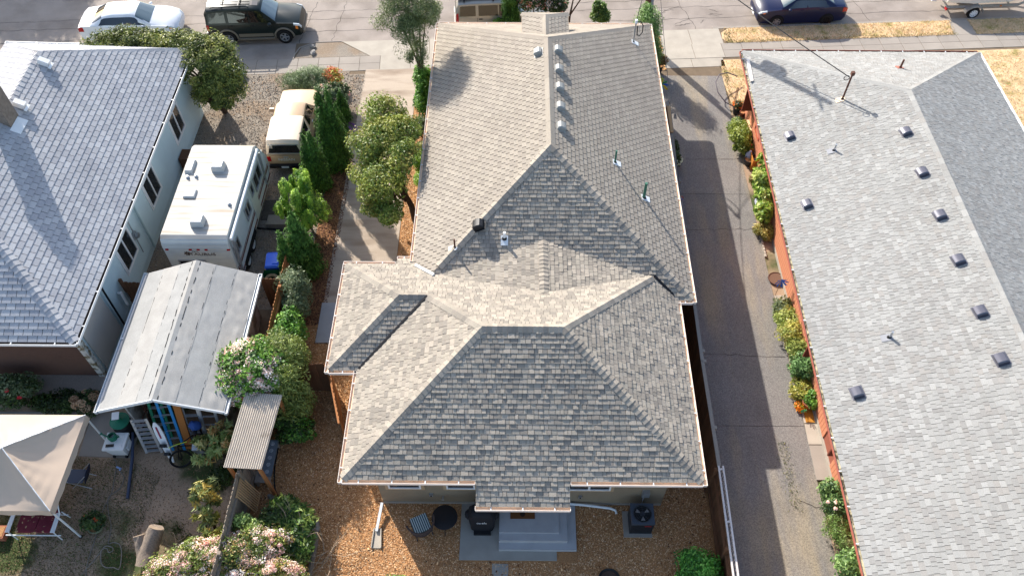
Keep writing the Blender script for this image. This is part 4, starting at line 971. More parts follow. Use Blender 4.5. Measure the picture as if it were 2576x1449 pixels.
def suv(label, loc, rz, pm, lower, L=4.6, rack=True, H=1.8, flares=True, box=False, wag=False):
    t = thing('parked_car', label, 'car', loc, rz, 'cars parked along the street'); k = L / 4.8; S2 = (-1, 1); h = H / 1.8
    bd = Body([(x * k, a, b, c_ * h, d, e * h, f) for x, a, b, c_, d, e, f in [(-2.41, .5, .7, .92, .78, .98, .66), (-2.37, .42, .86, 1.08, .86, 1.5, .64), (-2.25, .38, .9, 1.1, .89, 1.74, .66), (-1.3, .36, .91, 1.1, .9, 1.8, .68), (0, .36, .91, 1.09, .9, 1.8, .68), (.4, .36, .91, 1.08, .9, 1.76, .67), (1.15, .36, .91, 1.08, .89, 1.14, .8), (1.9, .36, .9, 1.03, .87, 1.08, .76), (2.28, .38, .85, .93, .82, .98, .68), (2.4, .44, .74, .7, .74, .75, .6), (2.43, .5, .6, .6, .6, .63, .5)]])
    bd.mesh('body', pm, t)
    bd.patch(.5 * k, 1.1 * k, 5.15, 7, S2, .012, 6, 4).build('windscreen', M['wsglass'], t, smooth=True)
    for sd in S2:
        for x0, x1, s0, s1 in ((-2.2, -1.35, .06, 0), (-1.2, -.2, 0, 0), (-.14, .92, 0, -.4)):
            bd.patch(x0 * k, x1 * k, 4.12, 4.88, (sd,), .008, 6, 2, skew=s0, skew1=s1).build('side_window', M['carglass'], t, smooth=True)
        for x in (-1.27, -.17, 1.0): bd.patch(x * k, (x + .015) * k, 1.3, 4.0, (sd,), .004, 1, 4).build('door_gap', M['dark'], t)
        if lower: bd.patch(-.85 * k, .9 * k, 1.15, 1.75, (sd,), .012, 8, 2).build('lower_cladding', lower, t, smooth=True); 
        if lower: b = MB(); b.bar((-.85 * k, sd * 1.0, .36), (.9 * k, sd * 1.0, .36), .1, .04); b.build('running_board', lower, t)
        bd.patch(2.0 * k, 2.36 * k, 3.0, 4.5, (sd,), .012, 4, 3).build('headlight', M['clear_lens'], t, smooth=True)
        bd.patch(2.08 * k, 2.2 * k, 2.4, 3.0, (sd,), .014, 3, 2).build('indicator', M['amber'], t, smooth=True)
        bd.patch(-2.38 * k, -2.24 * k, 2.3, 3.9 if not wag else 4.4, (sd,), .014, 3, 3).build('tail_light', M['red_lens'], t, smooth=True)
        b = MB(); b.ell((.85 * k, sd * 1.03, 1.13 * h), (.1, .12, .09)); b.build('wing_mirror', pm, t, smooth=True)
        for xx in (-1.1, .0):
            b = MB(); p = bd.pt(xx * k, 3.0, sd); b.box((p.x, p.y + sd * .012, p.z), (.18, .03, .04)); b.build('door_handle', M['blk'], t)
        if rack:
            b = MB(); b.tube([(-2.0 * k, sd * .58, 1.83 * h), (-1.8 * k, sd * .6, 1.9 * h), (-.3 * k, sd * .6, 1.9 * h), (-.1 * k, sd * .58, 1.83 * h)], .03, 6); b.build('roof_rail', pm, t, smooth=True)
    b = MB(); b.add([tuple(Vector((-2.41 * k, y, z * h))) for y, z in ((-.62, 1.12), (.62, 1.12), (.56, 1.5), (-.56, 1.5))], [(0, 3, 2, 1)]); b.build('rear_window', M['carglass'], t)
    if rack:
        for x in (-1.5, -.6):
            b = MB(); b.bar((x * k, -.6, 1.89 * h), (x * k, .6, 1.89 * h), .05, .03); b.build('roof_rack_bar', M['blk'], t)
        for i in range(6):
            y = -.5 + i * .2; b = MB(); b.bar((-2.0 * k, y, 1.826 * h), (-.1 * k, y, 1.83 * h), .02, .012); b.build('roof_rib', M['blk'], t)
        bd.patch(-.05 * k, .32 * k, 6.3, 7, S2, .008, 4, 2).build('sunroof', M['carglass'], t)
    b = MB(); b.bar((2.41 * k, -.75, .5), (2.41 * k, .75, .5), .1, .16); b.build('front_bumper', lower or pm, t)
    b = MB(); b.bar((-2.43 * k, -.8, .52), (-2.43 * k, .8, .52), .12, .2); b.build('rear_bumper', lower or pm, t)
    b = MB(); b.box((-2.45 * k, 0, .85), (.02, .32, .16)); b.build('rear_plate', M['white'], t)
    arches(bd, t, (-1.4 * k, 1.45 * k), .42, M['dark'], .37)
    if flares: flare(bd, t, (-1.4 * k, 1.45 * k), .45, lower or pm, .37)
    for x in (-1.4 * k, 1.45 * k):
        for sd in S2: wheel(t, (x, sd * .87, .37), .37, .24, sd, M['rim'], 5)
    if box:
        b = MB(); b.add([(x, y, z) for x, y, z in [(-2.2, -.38, 1.92), (-.0, -.38, 1.92), (-.0, .38, 1.92), (-2.2, .38, 1.92), (-2.3, -.42, 2.08), (.1, -.42, 2.05), (.1, .42, 2.05), (-2.3, .42, 2.08), (-2.1, -.34, 2.24), (-.2, -.34, 2.2), (-.2, .34, 2.2), (-2.1, .34, 2.24)]],
              [(3, 2, 1, 0), (0, 1, 5, 4), (1, 2, 6, 5), (2, 3, 7, 6), (3, 0, 4, 7), (4, 5, 9, 8), (5, 6, 10, 9), (6, 7, 11, 10), (7, 4, 8, 11), (8, 9, 10, 11)])
        r = thing('roof_box', 'black cargo box strapped on the roof of the silver wagon', 'roof box', (loc[0], loc[1], loc[2]), rz); b.v = [(x, y, z * h - .02) for x, y, z in b.v]; b.build('shell', M['blk'], r, smooth=True, sharp=50)
        q = MB()
        for x in (-1.8, -.4): q.bar((x, -.62, 1.83 * h + .03), (x, .62, 1.83 * h + .03), .06, .04)
        for x in (-1.8, -.4):
            for y in (-.55, .55): q.box((x, y, 1.83 * h), (.06, .06, .08))
        q.build('crossbar', M['blk_metal'], r)
    return t
TAUPE = mat('taupe_cladding', '#756d60', .4)
suv('dark green off-road wagon with a roof rack and taupe wheel flares', road_at(-12.82, 35.2), PHI, paint('green_car_paint', '#0a1a18', .3, 0, .2), TAUPE, 4.55)
suv('silver wagon carrying a black roof box half hidden by the cypress', road_at(-.85, 35.15), PHI, paint('silver_car_paint', '#a9a59a', .3, .4), None, 4.5, rack=False, H=1.72, flares=False, box=True, wag=True)

# tan pickup with a camper shell
TANP = paint('tan_truck_paint', '#bda180', .4, 0, .2); SHELL = mat('camper_shell', '#d9c5ae', .5, n1=2.5, a1=.08, stretch=(.4, 3, 1))
t = thing('pickup_truck', 'tan pickup truck with a faded cream camper shell over its bed', 'pickup truck', (-9.62, 26.55, 0), R(91.5))
bd = Body([(-2.2, .45, .77, .98, .79, .99, .74), (-2.18, .42, .79, .99, .8, 1.0, .76), (-.62, .42, .81, .99, .8, 1.0, .76), (-.6, .42, .81, .98, .8, 1.66, .63), (.1, .42, .81, .97, .8, 1.68, .62), (.3, .42, .81, .97, .8, 1.64, .62), (.88, .42, .81, .97, .79, 1.01, .7), (1.9, .42, .8, .93, .78, .97, .66), (2.1, .46, .76, .84, .75, .87, .62), (2.16, .52, .7, .7, .7, .72, .56)])
bd.mesh('body', TANP, t)
sb = Body([(-2.2, .99, .78, 1.02, .79, 1.6, .66), (-2.1, .99, .78, 1.02, .8, 1.72, .67), (-.75, .99, .78, 1.02, .8, 1.75, .67), (-.62, .99, .78, 1.02, .8, 1.7, .66)])
sb.mesh('camper_shell', SHELL, t)
for sd in (-1, 1):
    sb.patch(-2.0, -.8, 4.2, 4.85, (sd,), .008, 5, 2).build('shell_window', M['carglass'], t)
    bd.patch(-.5, -.05, 4.12, 4.86, (sd,), .008, 4, 2).build('side_window', M['carglass'], t); bd.patch(.0, .7, 4.12, 4.86, (sd,), .008, 6, 2, skew1=-.36).build('side_window', M['carglass'], t)
    b = MB(); b.box((.55, sd * .98, 1.05), (.1, .2, .16)); b.build('wing_mirror', TANP, t)
    b = MB(); b.box((-2.2, sd * .72, .78), (.06, .14, .24)); b.build('tail_light', M['red_lens'], t)
    b = MB(); p = bd.pt(-.02, 3.0, sd); b.box((p.x, p.y + sd * .01, p.z), (.16, .03, .04)); b.build('door_handle', M['alum'], t)
    bd.patch(-.02, -.005, 1.3, 4.0, (sd,), .004, 1, 4).build('door_gap', M['dark'], t)
bd.patch(.36, .84, 5.15, 7, (-1, 1), .012, 6, 4).build('windscreen', M['wsglass'], t)
b = MB(); b.add([(-2.215, y, z) for y, z in ((-.66, 1.1), (.66, 1.1), (.56, 1.52), (-.56, 1.52))], [(0, 3, 2, 1)]); b.build('shell_rear_window', M['carglass'], t)
b = MB(); 
for y0, y1, z0, z1 in ((-.7, .7, 1.05, 1.1), (-.62, .62, 1.52, 1.56)): b.b2(-2.22, -2.19, y0, y1, z0, z1)
b.build('window_seal', M['alum'], t)
b = MB(); b.b2(-2.225, -2.205, -.62, .62, .56, .95); b.build('tailgate', TANP, t)
b = MB(); b.box((-2.235, 0, .88), (.02, .2, .06)); b.build('tailgate_handle', M['alum'], t)
b = MB(); b.box((-2.3, 0, .45), (.14, 1.5, .13)); b.build('rear_bumper', M['blk'], t)
b = MB(); b.box((-2.375, .1, .45), (.01, .3, .1)); b.build('number_plate', M['white'], t)
b = MB(); b.box((2.2, 0, .48), (.12, 1.5, .14)); b.build('front_bumper', M['blk'], t)
Mt = chain(t) @ Matrix.Translation((-2.232, 0, .74)) @ Euler((math.pi / 2, 0, -math.pi / 2)).to_matrix().to_4x4()
text('lettering', 'NISSAN', .17, Mt, M['white'], t, sx=1.2)
arches(bd, t, (-1.35, 1.35), .38, M['dark'], .34)
for x in (-1.35, 1.35):
    for sd in (-1, 1): wheel(t, (x, sd * .77, .34), .34, .22, sd, M['alum'], 6)

# white travel trailer, built in world coordinates
t = thing('travel_trailer', 'white travel trailer with a streaked roof parked between left house and shed', 'trailer', (-11.3, 20.9, 0))
TW = mat('trailer_skin', '#cfcfc8', .45, n1=3, a1=.05); TR = mat('trailer_roof', '#aba8a1', .6, n1=1.6, a1=.05, stretch=(.35, 5, 1), tint='#8f7c62', tscale=1.8, tlo=.47, thi=.78)
MAR = mat('maroon_stripe', '#6d3a34', .5)
X0, X1, Y0, Y1 = -12.52, -10.16, 18.2, 23.05
prof = [(Y0 + .06, .5), (Y0, .75), (Y0 + .02, 2.35), (Y0 + .1, 2.6), (Y0 + .25, 2.7), (Y1 - .15, 2.72), (Y1 + .1, 2.6), (Y1 + .75, 1.5), (Y1 + .85, .95), (Y1 + .3, .5)]
b = MB(); b.extrude([(X0, y, z) for y, z in prof], (X1 - X0, 0, 0)); b.build('body', TW, t, world=True, smooth=True, sharp=30)
b = MB(); b.extrude([(X0 + .01, y, z) for y, z in ((Y0 + .12, 2.64), (Y0 + .26, 2.715), (Y1 - .14, 2.735), (Y1 + .08, 2.62), (Y1 - .14, 2.70), (Y0 + .26, 2.68))], (X1 - X0 - .02, 0, 0)); b.build('roof', TR, t, world=True)
z = .85; b = MB()
while z < 2.5: b.b2(X0 + .02, X1 - .02, Y0 - .012 + (.0 if z < 2.3 else .02), Y0 + .02, z, z + .035); z += .075
o = b.build('rear_ribs', TW, t, world=True); o['kind'] = 'stuff'
z = .7; b = MB()
while z < 2.55: b.b2(X1 - .02, X1 + .012, Y0 + .1, Y1 + (.1 if z > 2 else .5), z, z + .03); z += .075
o = b.build('side_ribs', TW, t, world=True); o['kind'] = 'stuff'
for z0, z1 in ((.98, 1.06), (1.12, 1.16), (.6, .68)):
    b = MB(); b.b2(X1 + .004, X1 + .016, Y0 + .06, Y1 + .6, z0, z1); b.build('side_stripe', MAR, t, world=True)
b = MB(); b.b2(X0 + .05, X1 - .05, Y0 - .02, Y0 + .02, .74, .84); b.build('rear_stripe', MAR, t, world=True)
for x in (X0 + .2, X1 - .2):
    b = MB(); b.box((x + (.15 if x < -11 else -.15), Y0 - .01, .9), (.34, .05, .12)); b.build('tail_light', M['red_lens'], t, world=True)
for x in (-12.38, -11.55, -11.27, -10.99, -10.2):
    b = MB(); b.box((x, Y0 + .0, 2.22), (.11, .06, .045)); b.build('marker_light', M['red_lens'], t, world=True)
window(t, (-11.68, Y0, 1.32), .98, .72, (0, -1, 0), M['alum'], None, 2, trim=0)
for y, z, w_, h_ in ((22.3, 1.75, .95, .75), (20.55, 1.75, .6, .62), (18.75, 1.75, .55, .6)): window(t, (X1 + .005, y, z), w_, h_, (1, 0, 0), M['alum'], None, 2, trim=0)
for y0, y1 in ((21.1, 21.75), (18.35, 18.4)):
    b = MB(); b.b2(X1 + .01, X1 + .03, y0, y1, .62, 2.4); b.build('door' if y1 - y0 > .3 else 'corner_trim', TW if y1 - y0 > .3 else M['alum'], t, world=True)
window(t, (X1 + .025, 21.42, 1.95), .34, .55, (1, 0, 0), M['alum'], None, 1, trim=0)
b = MB(); b.cyl((X1 + .1, Y0 + .2, 2.56), (X1 + .1, Y1 - .1, 2.56), .065, None, 12); b.build('awning_roll', M['white'], t, world=True, smooth=True)
for y in (Y0 + .24, Y1 - .14):
    b = MB(); b.bar((X1 + .1, y, 2.56), (X1 + .06, y, .75), .05, .04); b.bar((X1 + .16, y, 2.45), (X1 + .1, y + .02, 1.2), .03, .03); b.build('awning_arm', M['alum'], t, world=True)
M['vent_grey_white'] = mat('vent_grey_white', '#bdbcb7', .5, n1=6, a1=.08)
def vent_box(x, y, sx, sy, h): 
    b = MB(); z = 2.73; b.add([(x - sx / 2 * q, y - sy / 2 * r_, z + zz) for zz, f_ in ((0, 1.1), (h * .8, 1.0), (h, .86)) for q, r_ in ((f_, f_), (-f_, f_), (-f_, -f_), (f_, -f_))], [(0, 1, 5, 4), (1, 2, 6, 5), (2, 3, 7, 6), (3, 0, 4, 7), (4, 5, 9, 8), (5, 6, 10, 9), (6, 7, 11, 10), (7, 4, 8, 11), (8, 9, 10, 11)]); b.build('roof_vent', M['vent_grey_white'], t, world=True)
vent_box(-11.2, 21.75, .42, .36, .24); vent_box(-11.3, 19.0, .42, .36, .24); vent_box(-11.95, 20.4, .4, .36, .08); vent_box(-12.28, 21.8, .26, .62, .12)
for x, y in ((-12.25, 21.25), (-11.95, 21.3), (-10.4, 19.9)):
    b = MB(); b.lathe([(.07, 0), (.07, .03), (.035, .05), (.035, .1)], (x, y, 2.735), 10); b.build('roof_cap', M['alum'], t, world=True)
for y in (20.1, 19.28):
    wheel(t, (X1 - .12, y, .34), .34, .2, 1, M['white_metal'], 8); wheel(t, (X0 + .12, y, .34), .34, .2, -1, M['white_metal'], 8)
for o in [o for o in bpy.data.objects if o.parent == t and o.name.startswith('wheel')]:
    o.location = Vector(o.location) - t.location; o.rotation_euler = (0, 0, R(90) if o.location.x > 0 else R(-90))
b = MB(); b.b2(X1 - .02, X1 + .02, 18.85, 20.6, .42, .72); b.build('wheel_well', M['dark'], t, world=True)
b = MB(); b.bar((-11.27, 23.6, .5), (-11.27, 24.7, .5), .1, .1); b.bar((-11.8, 23.5, .5), (-11.27, 24.6, .5), .07, .08); b.bar((-10.75, 23.5, .5), (-11.27, 24.6, .5), .07, .08); b.cyl((-11.27, 24.5, 0), (-11.27, 24.5, .7), .03); b.build('tow_frame', M['blk_metal'], t, world=True)
Rr = Euler((math.pi / 2, 0, 0)).to_matrix().to_4x4()
BRN = mat('brown_ink', '#4a3b30', .6)
text('lettering', 'TAURUS', .2, Matrix.Translation((-11.18, Y0 - .016, 1.98)) @ Rr, BRN, t, sx=1.25)
text('lettering', 'Terry', .1, Matrix.Translation((-11.42, Y0 - .014, 2.12)) @ Rr, BRN, t, shear=.3)
b = MB()
for i in range(7):
    a = i * 2 * math.pi / 7; b.bar((-11.72 + math.cos(a) * .03, Y0 - .015, 2.02 + math.sin(a) * .03), (-11.72 + math.cos(a + .7) * .11, Y0 - .015, 2.02 + math.sin(a + .7) * .11), .02, .035)
b.build('emblem', BRN, t, world=True)
b = MB(); b.box((-9.55, 21.42, .13), (.75, .5, .26)); b.build('doorstep', M['wood_grey'], None); tag(bpy.data.objects['doorstep'], 'low timber step on the gravel below the white trailer door', 'step')

# boat on its trailer
bx, by, bz = road_at(24.0, 35.3)
t = thing('boat', 'white open motorboat standing on a galvanised road trailer', 'boat', (bx, by, bz), PHI)
HULL = mat('boat_hull', '#d5d3c8', .4, n1=2, a1=.03)
b = MB(); st = [(-2.6, .72, .6, .62, 1.25), (-1.2, .78, .7, .6, 1.28), (.6, .78, .68, .62, 1.34), (1.8, .55, .42, .74, 1.42), (2.6, .06, .04, 1.0, 1.5)]
n = 9
for x, w1, w0, zk, zg in [(x, w1 * 1.2, w0 * 1.3, zk, zg) for x, w1, w0, zk, zg in st]:
    b.v.extend([(x, -w1, zg), (x, -w1 * 1.02, zg - .1), (x, -w0, zk + .2), (x, -w0 * .3, zk + .02), (x, 0, zk), (x, w0 * .3, zk + .02), (x, w0, zk + .2), (x, w1 * 1.02, zg - .1), (x, w1, zg)])
for i in range(len(st) - 1):
    for j in range(n - 1): b.f.append((i * n + j, i * n + j + 1, (i + 1) * n + j + 1, (i + 1) * n + j)); b.m.append(0); b.c.append((1, 1, 1))
b.f.append(tuple(range(n))); b.m.append(0); b.c.append((1, 1, 1))
b.build('hull', HULL, t, smooth=True)
b = MB(); b.add([(-2.55, -.66, 1.0), (.8, -.7, 1.02), (2.0, -.4, 1.2), (2.0, .4, 1.2), (.8, .7, 1.02), (-2.55, .66, 1.0)], [(0, 1, 2, 3, 4, 5)]); b.build('boat_floor', mat('boat_floor', '#9d9a90', .7), t)
for sd in (-1, 1):
    b = MB(); b.tube([(-2.6, sd * .72, 1.27), (-1.2, sd * .79, 1.3), (.6, sd * .79, 1.36), (1.8, sd * .56, 1.44), (2.6, 0, 1.52)], .04, 6); b.build('gunwale', M['white'], t, smooth=True)
b = MB(); b.box((-.3, 0, 1.15), (.5, 1.2, .12)); b.build('bench_seat', M['white'], t)
b = MB(); b.box((-2.72, 0, 1.25), (.34, .4, .55)); b.cyl((-2.72, 0, .98), (-2.78, 0, .45), .1); b.cyl((-2.78, -.02, .5), (-2.95, -.02, .5), .06); b.build('outboard_motor', M['white_metal'], t)
t2 = thing('boat_trailer', 'galvanised single axle trailer under the white motorboat', 'trailer', (bx, by, bz), PHI)
b = MB()
for sd in (-1, 1): b.bar((-2.5, sd * .75, .55), (1.2, sd * .75, .55), .07, .1); b.bar((1.2, sd * .75, .55), (3.0, 0, .55), .07, .1)
for x in (-2.4, -.8, .8): b.bar((x, -.75, .52), (x, .75, .52), .06, .06)
b.bar((3.0, 0, .55), (3.8, 0, .55), .08, .1); b.build('frame', M['galv'], t2)
for sd in (-1, 1):
    wheel(t2, (-1.1, sd * .95, .31), .31, .2, sd, M['white_metal'], 8)
    b = MB(); pts = []
    for i in range(9):
        a = math.pi * (i / 8); pts.append((-1.1 + math.cos(a) * .46, 0, .34 + math.sin(a) * .38))
    for i in range(8): b.add([(pts[i][0], sd * .8, pts[i][2]), (pts[i + 1][0], sd * .8, pts[i + 1][2]), (pts[i + 1][0], sd * 1.08, pts[i + 1][2]), (pts[i][0], sd * 1.08, pts[i][2]), (pts[i][0], sd * 1.08, pts[i][2] - .05), (pts[i + 1][0], sd * 1.08, pts[i + 1][2] - .05)], [(0, 1, 2, 3), (3, 2, 5, 4)])
    b.build('mudguard', M['galv'], t2, smooth=True)
    b = MB(); b.box((-2.52, sd * .8, .5), (.05, .2, .12)); b.build('tail_light', M['red_lens'], t2)
    b = MB(); b.box((.3, sd * .8, .55), (.08, .03, .06)); b.build('side_marker', M['amber'], t2)
# ------------------------------------------------------------------ fences, shed, yard things
def fence(name, label, pts, h, board_w, mt, cap=None, post_every=2.4, post_side=0.0, z0=0.0, rail=True, post_m=None, lean=0.0, gap=.006, cat='fence'):
    """board fence along a polyline: every board, post and rail is a part"""
    t = thing(name, label, cat, (pts[0][0], pts[0][1], 0)); rg = random.Random(hash(label) % 999 if False else len(label))
    lib = []
    for k in range(4):
        b = MB(); hh = h + (-.02, 0, .012, .02)[k]; b.add([(0, -.011, z0), (board_w - gap, -.011, z0), (board_w - gap, .011, z0), (0, .011, z0), (0, -.011, hh - .03), (board_w - gap, -.011, hh - .03), (board_w - gap, .011, hh - .03), (0, .011, hh - .03), (.03, -.011, hh), (board_w - gap - .03, -.011, hh), (board_w - gap - .03, .011, hh), (.03, .011, hh)],
          [(0, 1, 5, 4), (1, 2, 6, 5), (2, 3, 7, 6), (3, 0, 4, 7), (4, 5, 9, 8), (5, 6, 10, 9), (6, 7, 11, 10), (7, 4, 8, 11), (8, 9, 10, 11)])
        ob = b.build('board', mt); lib.append(ob.data); bpy.data.objects.remove(ob)
    pb = MB(); pb.b2(-.05, .05, -.05, .05, 0, h + .06); ob = pb.build('post', post_m or mt); pme = ob.data; bpy.data.objects.remove(ob)
    for a, b in zip(pts, pts[1:]):
        a = Vector((*a, 0)); b = Vector((*b, 0)); d = b - a; L = d.length; d.normalize(); n = Vector((-d.y, d.x, 0)); ang = math.atan2(d.y, d.x)
        x = 0.0
        while x < L - board_w * .5:
            Mx = Matrix.Translation(a + d * x) @ Matrix.Rotation(ang + rg.uniform(-.012, .012), 4, 'Z') @ Matrix.Rotation(lean + rg.uniform(-.006, .006), 4, 'X'); link_copy(rg.choice(lib), 'board', t, Mx); x += board_w
        x = 0.0
        while x < L + .1:
            link_copy(pme, 'post', t, Matrix.Translation(a + d * min(x, L) + n * (.07 if post_side >= 0 else -.07)) @ Matrix.Rotation(ang, 4, 'Z')); x += post_every
        if rail:
            for z in (.4, h - .35):
                r = MB(); o_ = n * (.045 if post_side >= 0 else -.045) + Vector((0, 0, z)); r.bar(a + o_, b + o_, .06, .09); r.build('rail', mt, t, world=True)
        if cap:
            k = max(1, int(L / 2.4))
            for i in range(k):
                r = MB(); p = a + d * (L * i / k + .01); q = a + d * (L * (i + 1) / k - .01); r.bar(p + Vector((0, 0, h + .04)), q + Vector((0, 0, h + .04 + rg.uniform(-.012, .012))), .11, .035); r.build('cap_rail', cap, t, world=True)
    return t
fence('board_fence', 'long dark board fence with grey cap rails between middle house and right driveway', [(6.33, 26.9), (6.28, 24.6), (6.17, 19.2), (6.08, 14.0), (6.08, 10.3)], 1.74, .142, M['wood'], M['wood_grey'], post_side=1, post_m=M['wood_grey'])
fence('board_fence', 'dark board fence running beside the bark chips below the white railing', [(6.08, 10.28), (6.03, 5.2)], 1.62, .142, M['wood'], None, post_side=-1)
b = MB(); b.bar((6.33, 26.5, 1.84), (6.31, 24.9, 1.84), .14, .05); tag(b.build('timber_board', M['wood_raw']), 'pale sawn timber lying on the far end of the driveway fence', 'timber')
RAILM = mat('rail_white', '#c9bfb8', .5)
t = thing('white_railing', 'white double rail mounted on top of the fence at the near end of the driveway', 'railing', (6.12, 10.3, 0))
for x in (6.05, 6.18):
    b = MB(); b.bar((x, 10.3, 1.83), (x - .11, 5.2, 1.83), .05, .05); b.build('rail', RAILM, t, world=True)
y = 10.2
while y > 5.3:
    b = MB(); b.bar((6.05 - (10.3 - y) * .0216, y, 1.82), (6.17 - (10.3 - y) * .0216, y, 1.82), .05, .04); b.build('spacer', RAILM, t, world=True); y -= 1.6
y = 10.25
while y > 5.3:
    b = MB(); b.box((6.19 - (10.3 - y) * .0216, y, 1.15), (.014, .045, 1.3)); b.build('picket', RAILM, t, world=True); y -= .14
fence('board_fence', 'brown board fence between the shed side and the evergreen row', [(-8.3, 19.3), (-8.3, 13.0)], 1.8, .142, M['wood_warm'], None, post_side=1)
fence('board_fence', 'weathered grey board fence beside the corrugated awning', [(-8.28, 12.95), (-8.25, 10.0), (-8.33, 5.2)], 1.75, .142, mat('grey_brown_wood', '#8d7f6f', .9, n1=9, a1=.3, stretch=(14, 14, 1.5), rnd=.2), None, post_side=1)
fence('wood_fence', 'short brown fence panel joining the shed to the evergreen fence', [(-9.0, 17.3), (-8.36, 17.3)], 1.75, .142, M['wood'], None, rail=True)
fence('wood_fence', 'short brown fence panel between left house wall and shed', [(-14.0, 17.2), (-12.75, 17.2)], 1.6, .142, M['wood'], None)
fence('wood_fence', 'dark fence panel crossing the bark chips beside the tall leafy shrub', [(-7.4, 13.8), (-6.15, 13.8)], 1.75, .142, M['wood'], None, post_side=1)
fence('open_gate', 'cedar board gate standing open below the bump-out corner', [(-6.08, 13.72), (-5.5, 11.85)], 1.72, .142, M['wood_warm'], None, post_every=9, post_side=-1, cat='gate', z0=.05)

# shed
t = thing('shed', 'open fronted garden shed with a pale rolled roofing and ladders leaning inside', 'shed', (-10.85, 14.5, 0))
SW = mat('shed_wall', '#b9b6ae', .85, n1=3, a1=.1, tint='#7d766a', tscale=2)
b = MB(); b.b2(-12.42, -12.36, 12.3, 16.85, 0, 2.25); b.b2(-9.36, -9.3, 12.3, 16.85, 0, 2.25); b.b2(-12.42, -9.3, 16.8, 16.86, 0, 2.3); b.extrude([(-12.36, 12.9, 2.2), (-9.36, 12.9, 2.2), (-10.85, 12.9, 2.78)], (0, .05, 0)); b.build('wall', SW, t, world=True)
b = MB(); b.b2(-12.3, -9.4, 13.3, 13.36, 0, 2.3); b.build('inner_partition', mat('shed_inner', '#7d5236', .9, n1=4, a1=.25), t, world=True)
RF = [mat('roll_roof_a', '#969591', .85, n1=2.5, a1=.1, n2=40, a2=.12, bump=.2, bs=60), mat('roll_roof_b', '#9d9a94', .85, n1=2.5, a1=.1, n2=40, a2=.12, bump=.2, bs=60)]
def wr(x, y, s): return (math.sin(x * 7 + y * 3.1 + s) * math.sin(y * 2.3 - x * 1.7 + s * 2) + .7 * math.sin(y * 9 + 3 * math.sin(x * 4 + s)) + .9 * math.sin(x * 19 + 5 * math.sin(y * 2.6 + s)) * math.sin(y * 5 + x * 3)) * .006
for side in (-1, 1):
    xe = -12.77 if side < 0 else -8.93; xr = -10.85
    for k, (f0, f1) in enumerate(((0, .36), (.34, .7), (.68, .93))):
        b = MB(); nx, ny = 10, 44; lift = .012 * (3 - k) * 0 + .008 * k
        for j in range(ny + 1):
            y = 11.78 + (17.12 - 11.78) * j / ny
            for i in range(nx + 1):
                f = f0 + (f1 - f0) * i / nx; x = xe + (xr - xe) * f; e = min(1, min(i, nx - i) / 2) ; amp = 2.6 if side > 0 and k == 0 else (1.3 if side > 0 else .8)
                b.v.append((x, y, 2.2 + .72 * f + lift + .01 + abs(wr(x, y, k * 2 + side)) * amp * (.3 + .7 * e)))
        w = nx + 1
        for j in range(ny):
            for i in range(nx): b.f.append((j * w + i, j * w + i + 1, (j + 1) * w + i + 1, (j + 1) * w + i) if side < 0 else (j * w + i, (j + 1) * w + i, (j + 1) * w + i + 1, j * w + i + 1)); b.m.append(0); b.c.append((1, 1, 1))
        b.build('roof_sheet', RF[(k + (side > 0)) % 2], t, smooth=True, world=True)
        e0 = MB(); x = xe + (xr - xe) * f1; z = 2.2 + .72 * f1 + lift + .016
        for q in range(40):
            y = 11.8 + 5.3 * q / 40
            if rng.random() < .62: e0.box((x + rng.uniform(-.008, .008) , y + .06, z), (.018, .135, .01))
        o = e0.build('seam_tar', M['dark'], t, world=True); o['kind'] = 'stuff'
for y0, y1, ci in ((11.76, 12.35, 0), (12.3, 12.75, 1), (12.7, 14.9, 0), (14.85, 17.13, 1)):
    b = MB(); b.add([(-11.25, y0, 2.775), (-10.85, y0, 2.945), (-10.45, y0, 2.775), (-11.25, y1, 2.78), (-10.85, y1, 2.95), (-10.45, y1, 2.78)], [(0, 1, 4, 3), (1, 2, 5, 4)]); b.build('ridge_sheet', RF[ci], t, world=True)
b = MB(); b.add([(-12.77, 11.77, 2.19), (-10.85, 11.77, 2.91), (-8.93, 11.77, 2.19), (-12.77, 17.12, 2.19), (-10.85, 17.12, 2.91), (-8.93, 17.12, 2.19)], [(0, 3, 4, 1), (1, 4, 5, 2)]); b.build('roof_board', M['wood_raw'], t, world=True)
for a, c in (((-12.8, 11.76, 2.16), (-10.85, 11.76, 2.89)), ((-10.85, 11.76, 2.89), (-8.9, 11.76, 2.16))):
    b = MB(); b.bar(a, c, .03, .12); b.build('barge_board', M['white'], t, world=True)
gutter(t, (-8.92, 11.72, 2.2), (-8.92, 17.15, 2.2), (1, 0), M['galv'], M['white'], hang=3)
gutter(t, (-12.78, 17.15, 2.2), (-12.78, 11.72, 2.2), (-1, 0), M['galv'], M['white'], hang=3)
def ladder(label, p0, p1, w, rail_m, rung_m, rungs, cat='ladder', treads=False):
    """ladder from foot p0 to head p1"""
    p0 = Vector(p0); p1 = Vector(p1); d = (p1 - p0).normalized(); x = Vector((1, 0, 0)); x = (x - d * x.dot(d)).normalized(); n = d.cross(x)
    t = thing('ladder', label, cat, p0, 0, 'ladders leaning in the shed front')
    for s_ in (-1, 1):
        b = MB(); b.bar(p0 + x * w / 2 * s_, p1 + x * w / 2 * s_ * .94, .085, .05); b.build('ladder_rail', rail_m, t, world=True)
    L = (p1 - p0).length
    for i in range(rungs):
        c = p0 + d * (L * (i + .6) / rungs); b = MB(); b.bar(c - x * w * .47, c + x * w * .47, .09 if treads else .045, .03); b.build('rung', rung_m, t, world=True)
BLU = mat('blue_fibreglass', '#1f7fb5', .5); GRN = mat('green_fibreglass', '#1f7a5a', .5)
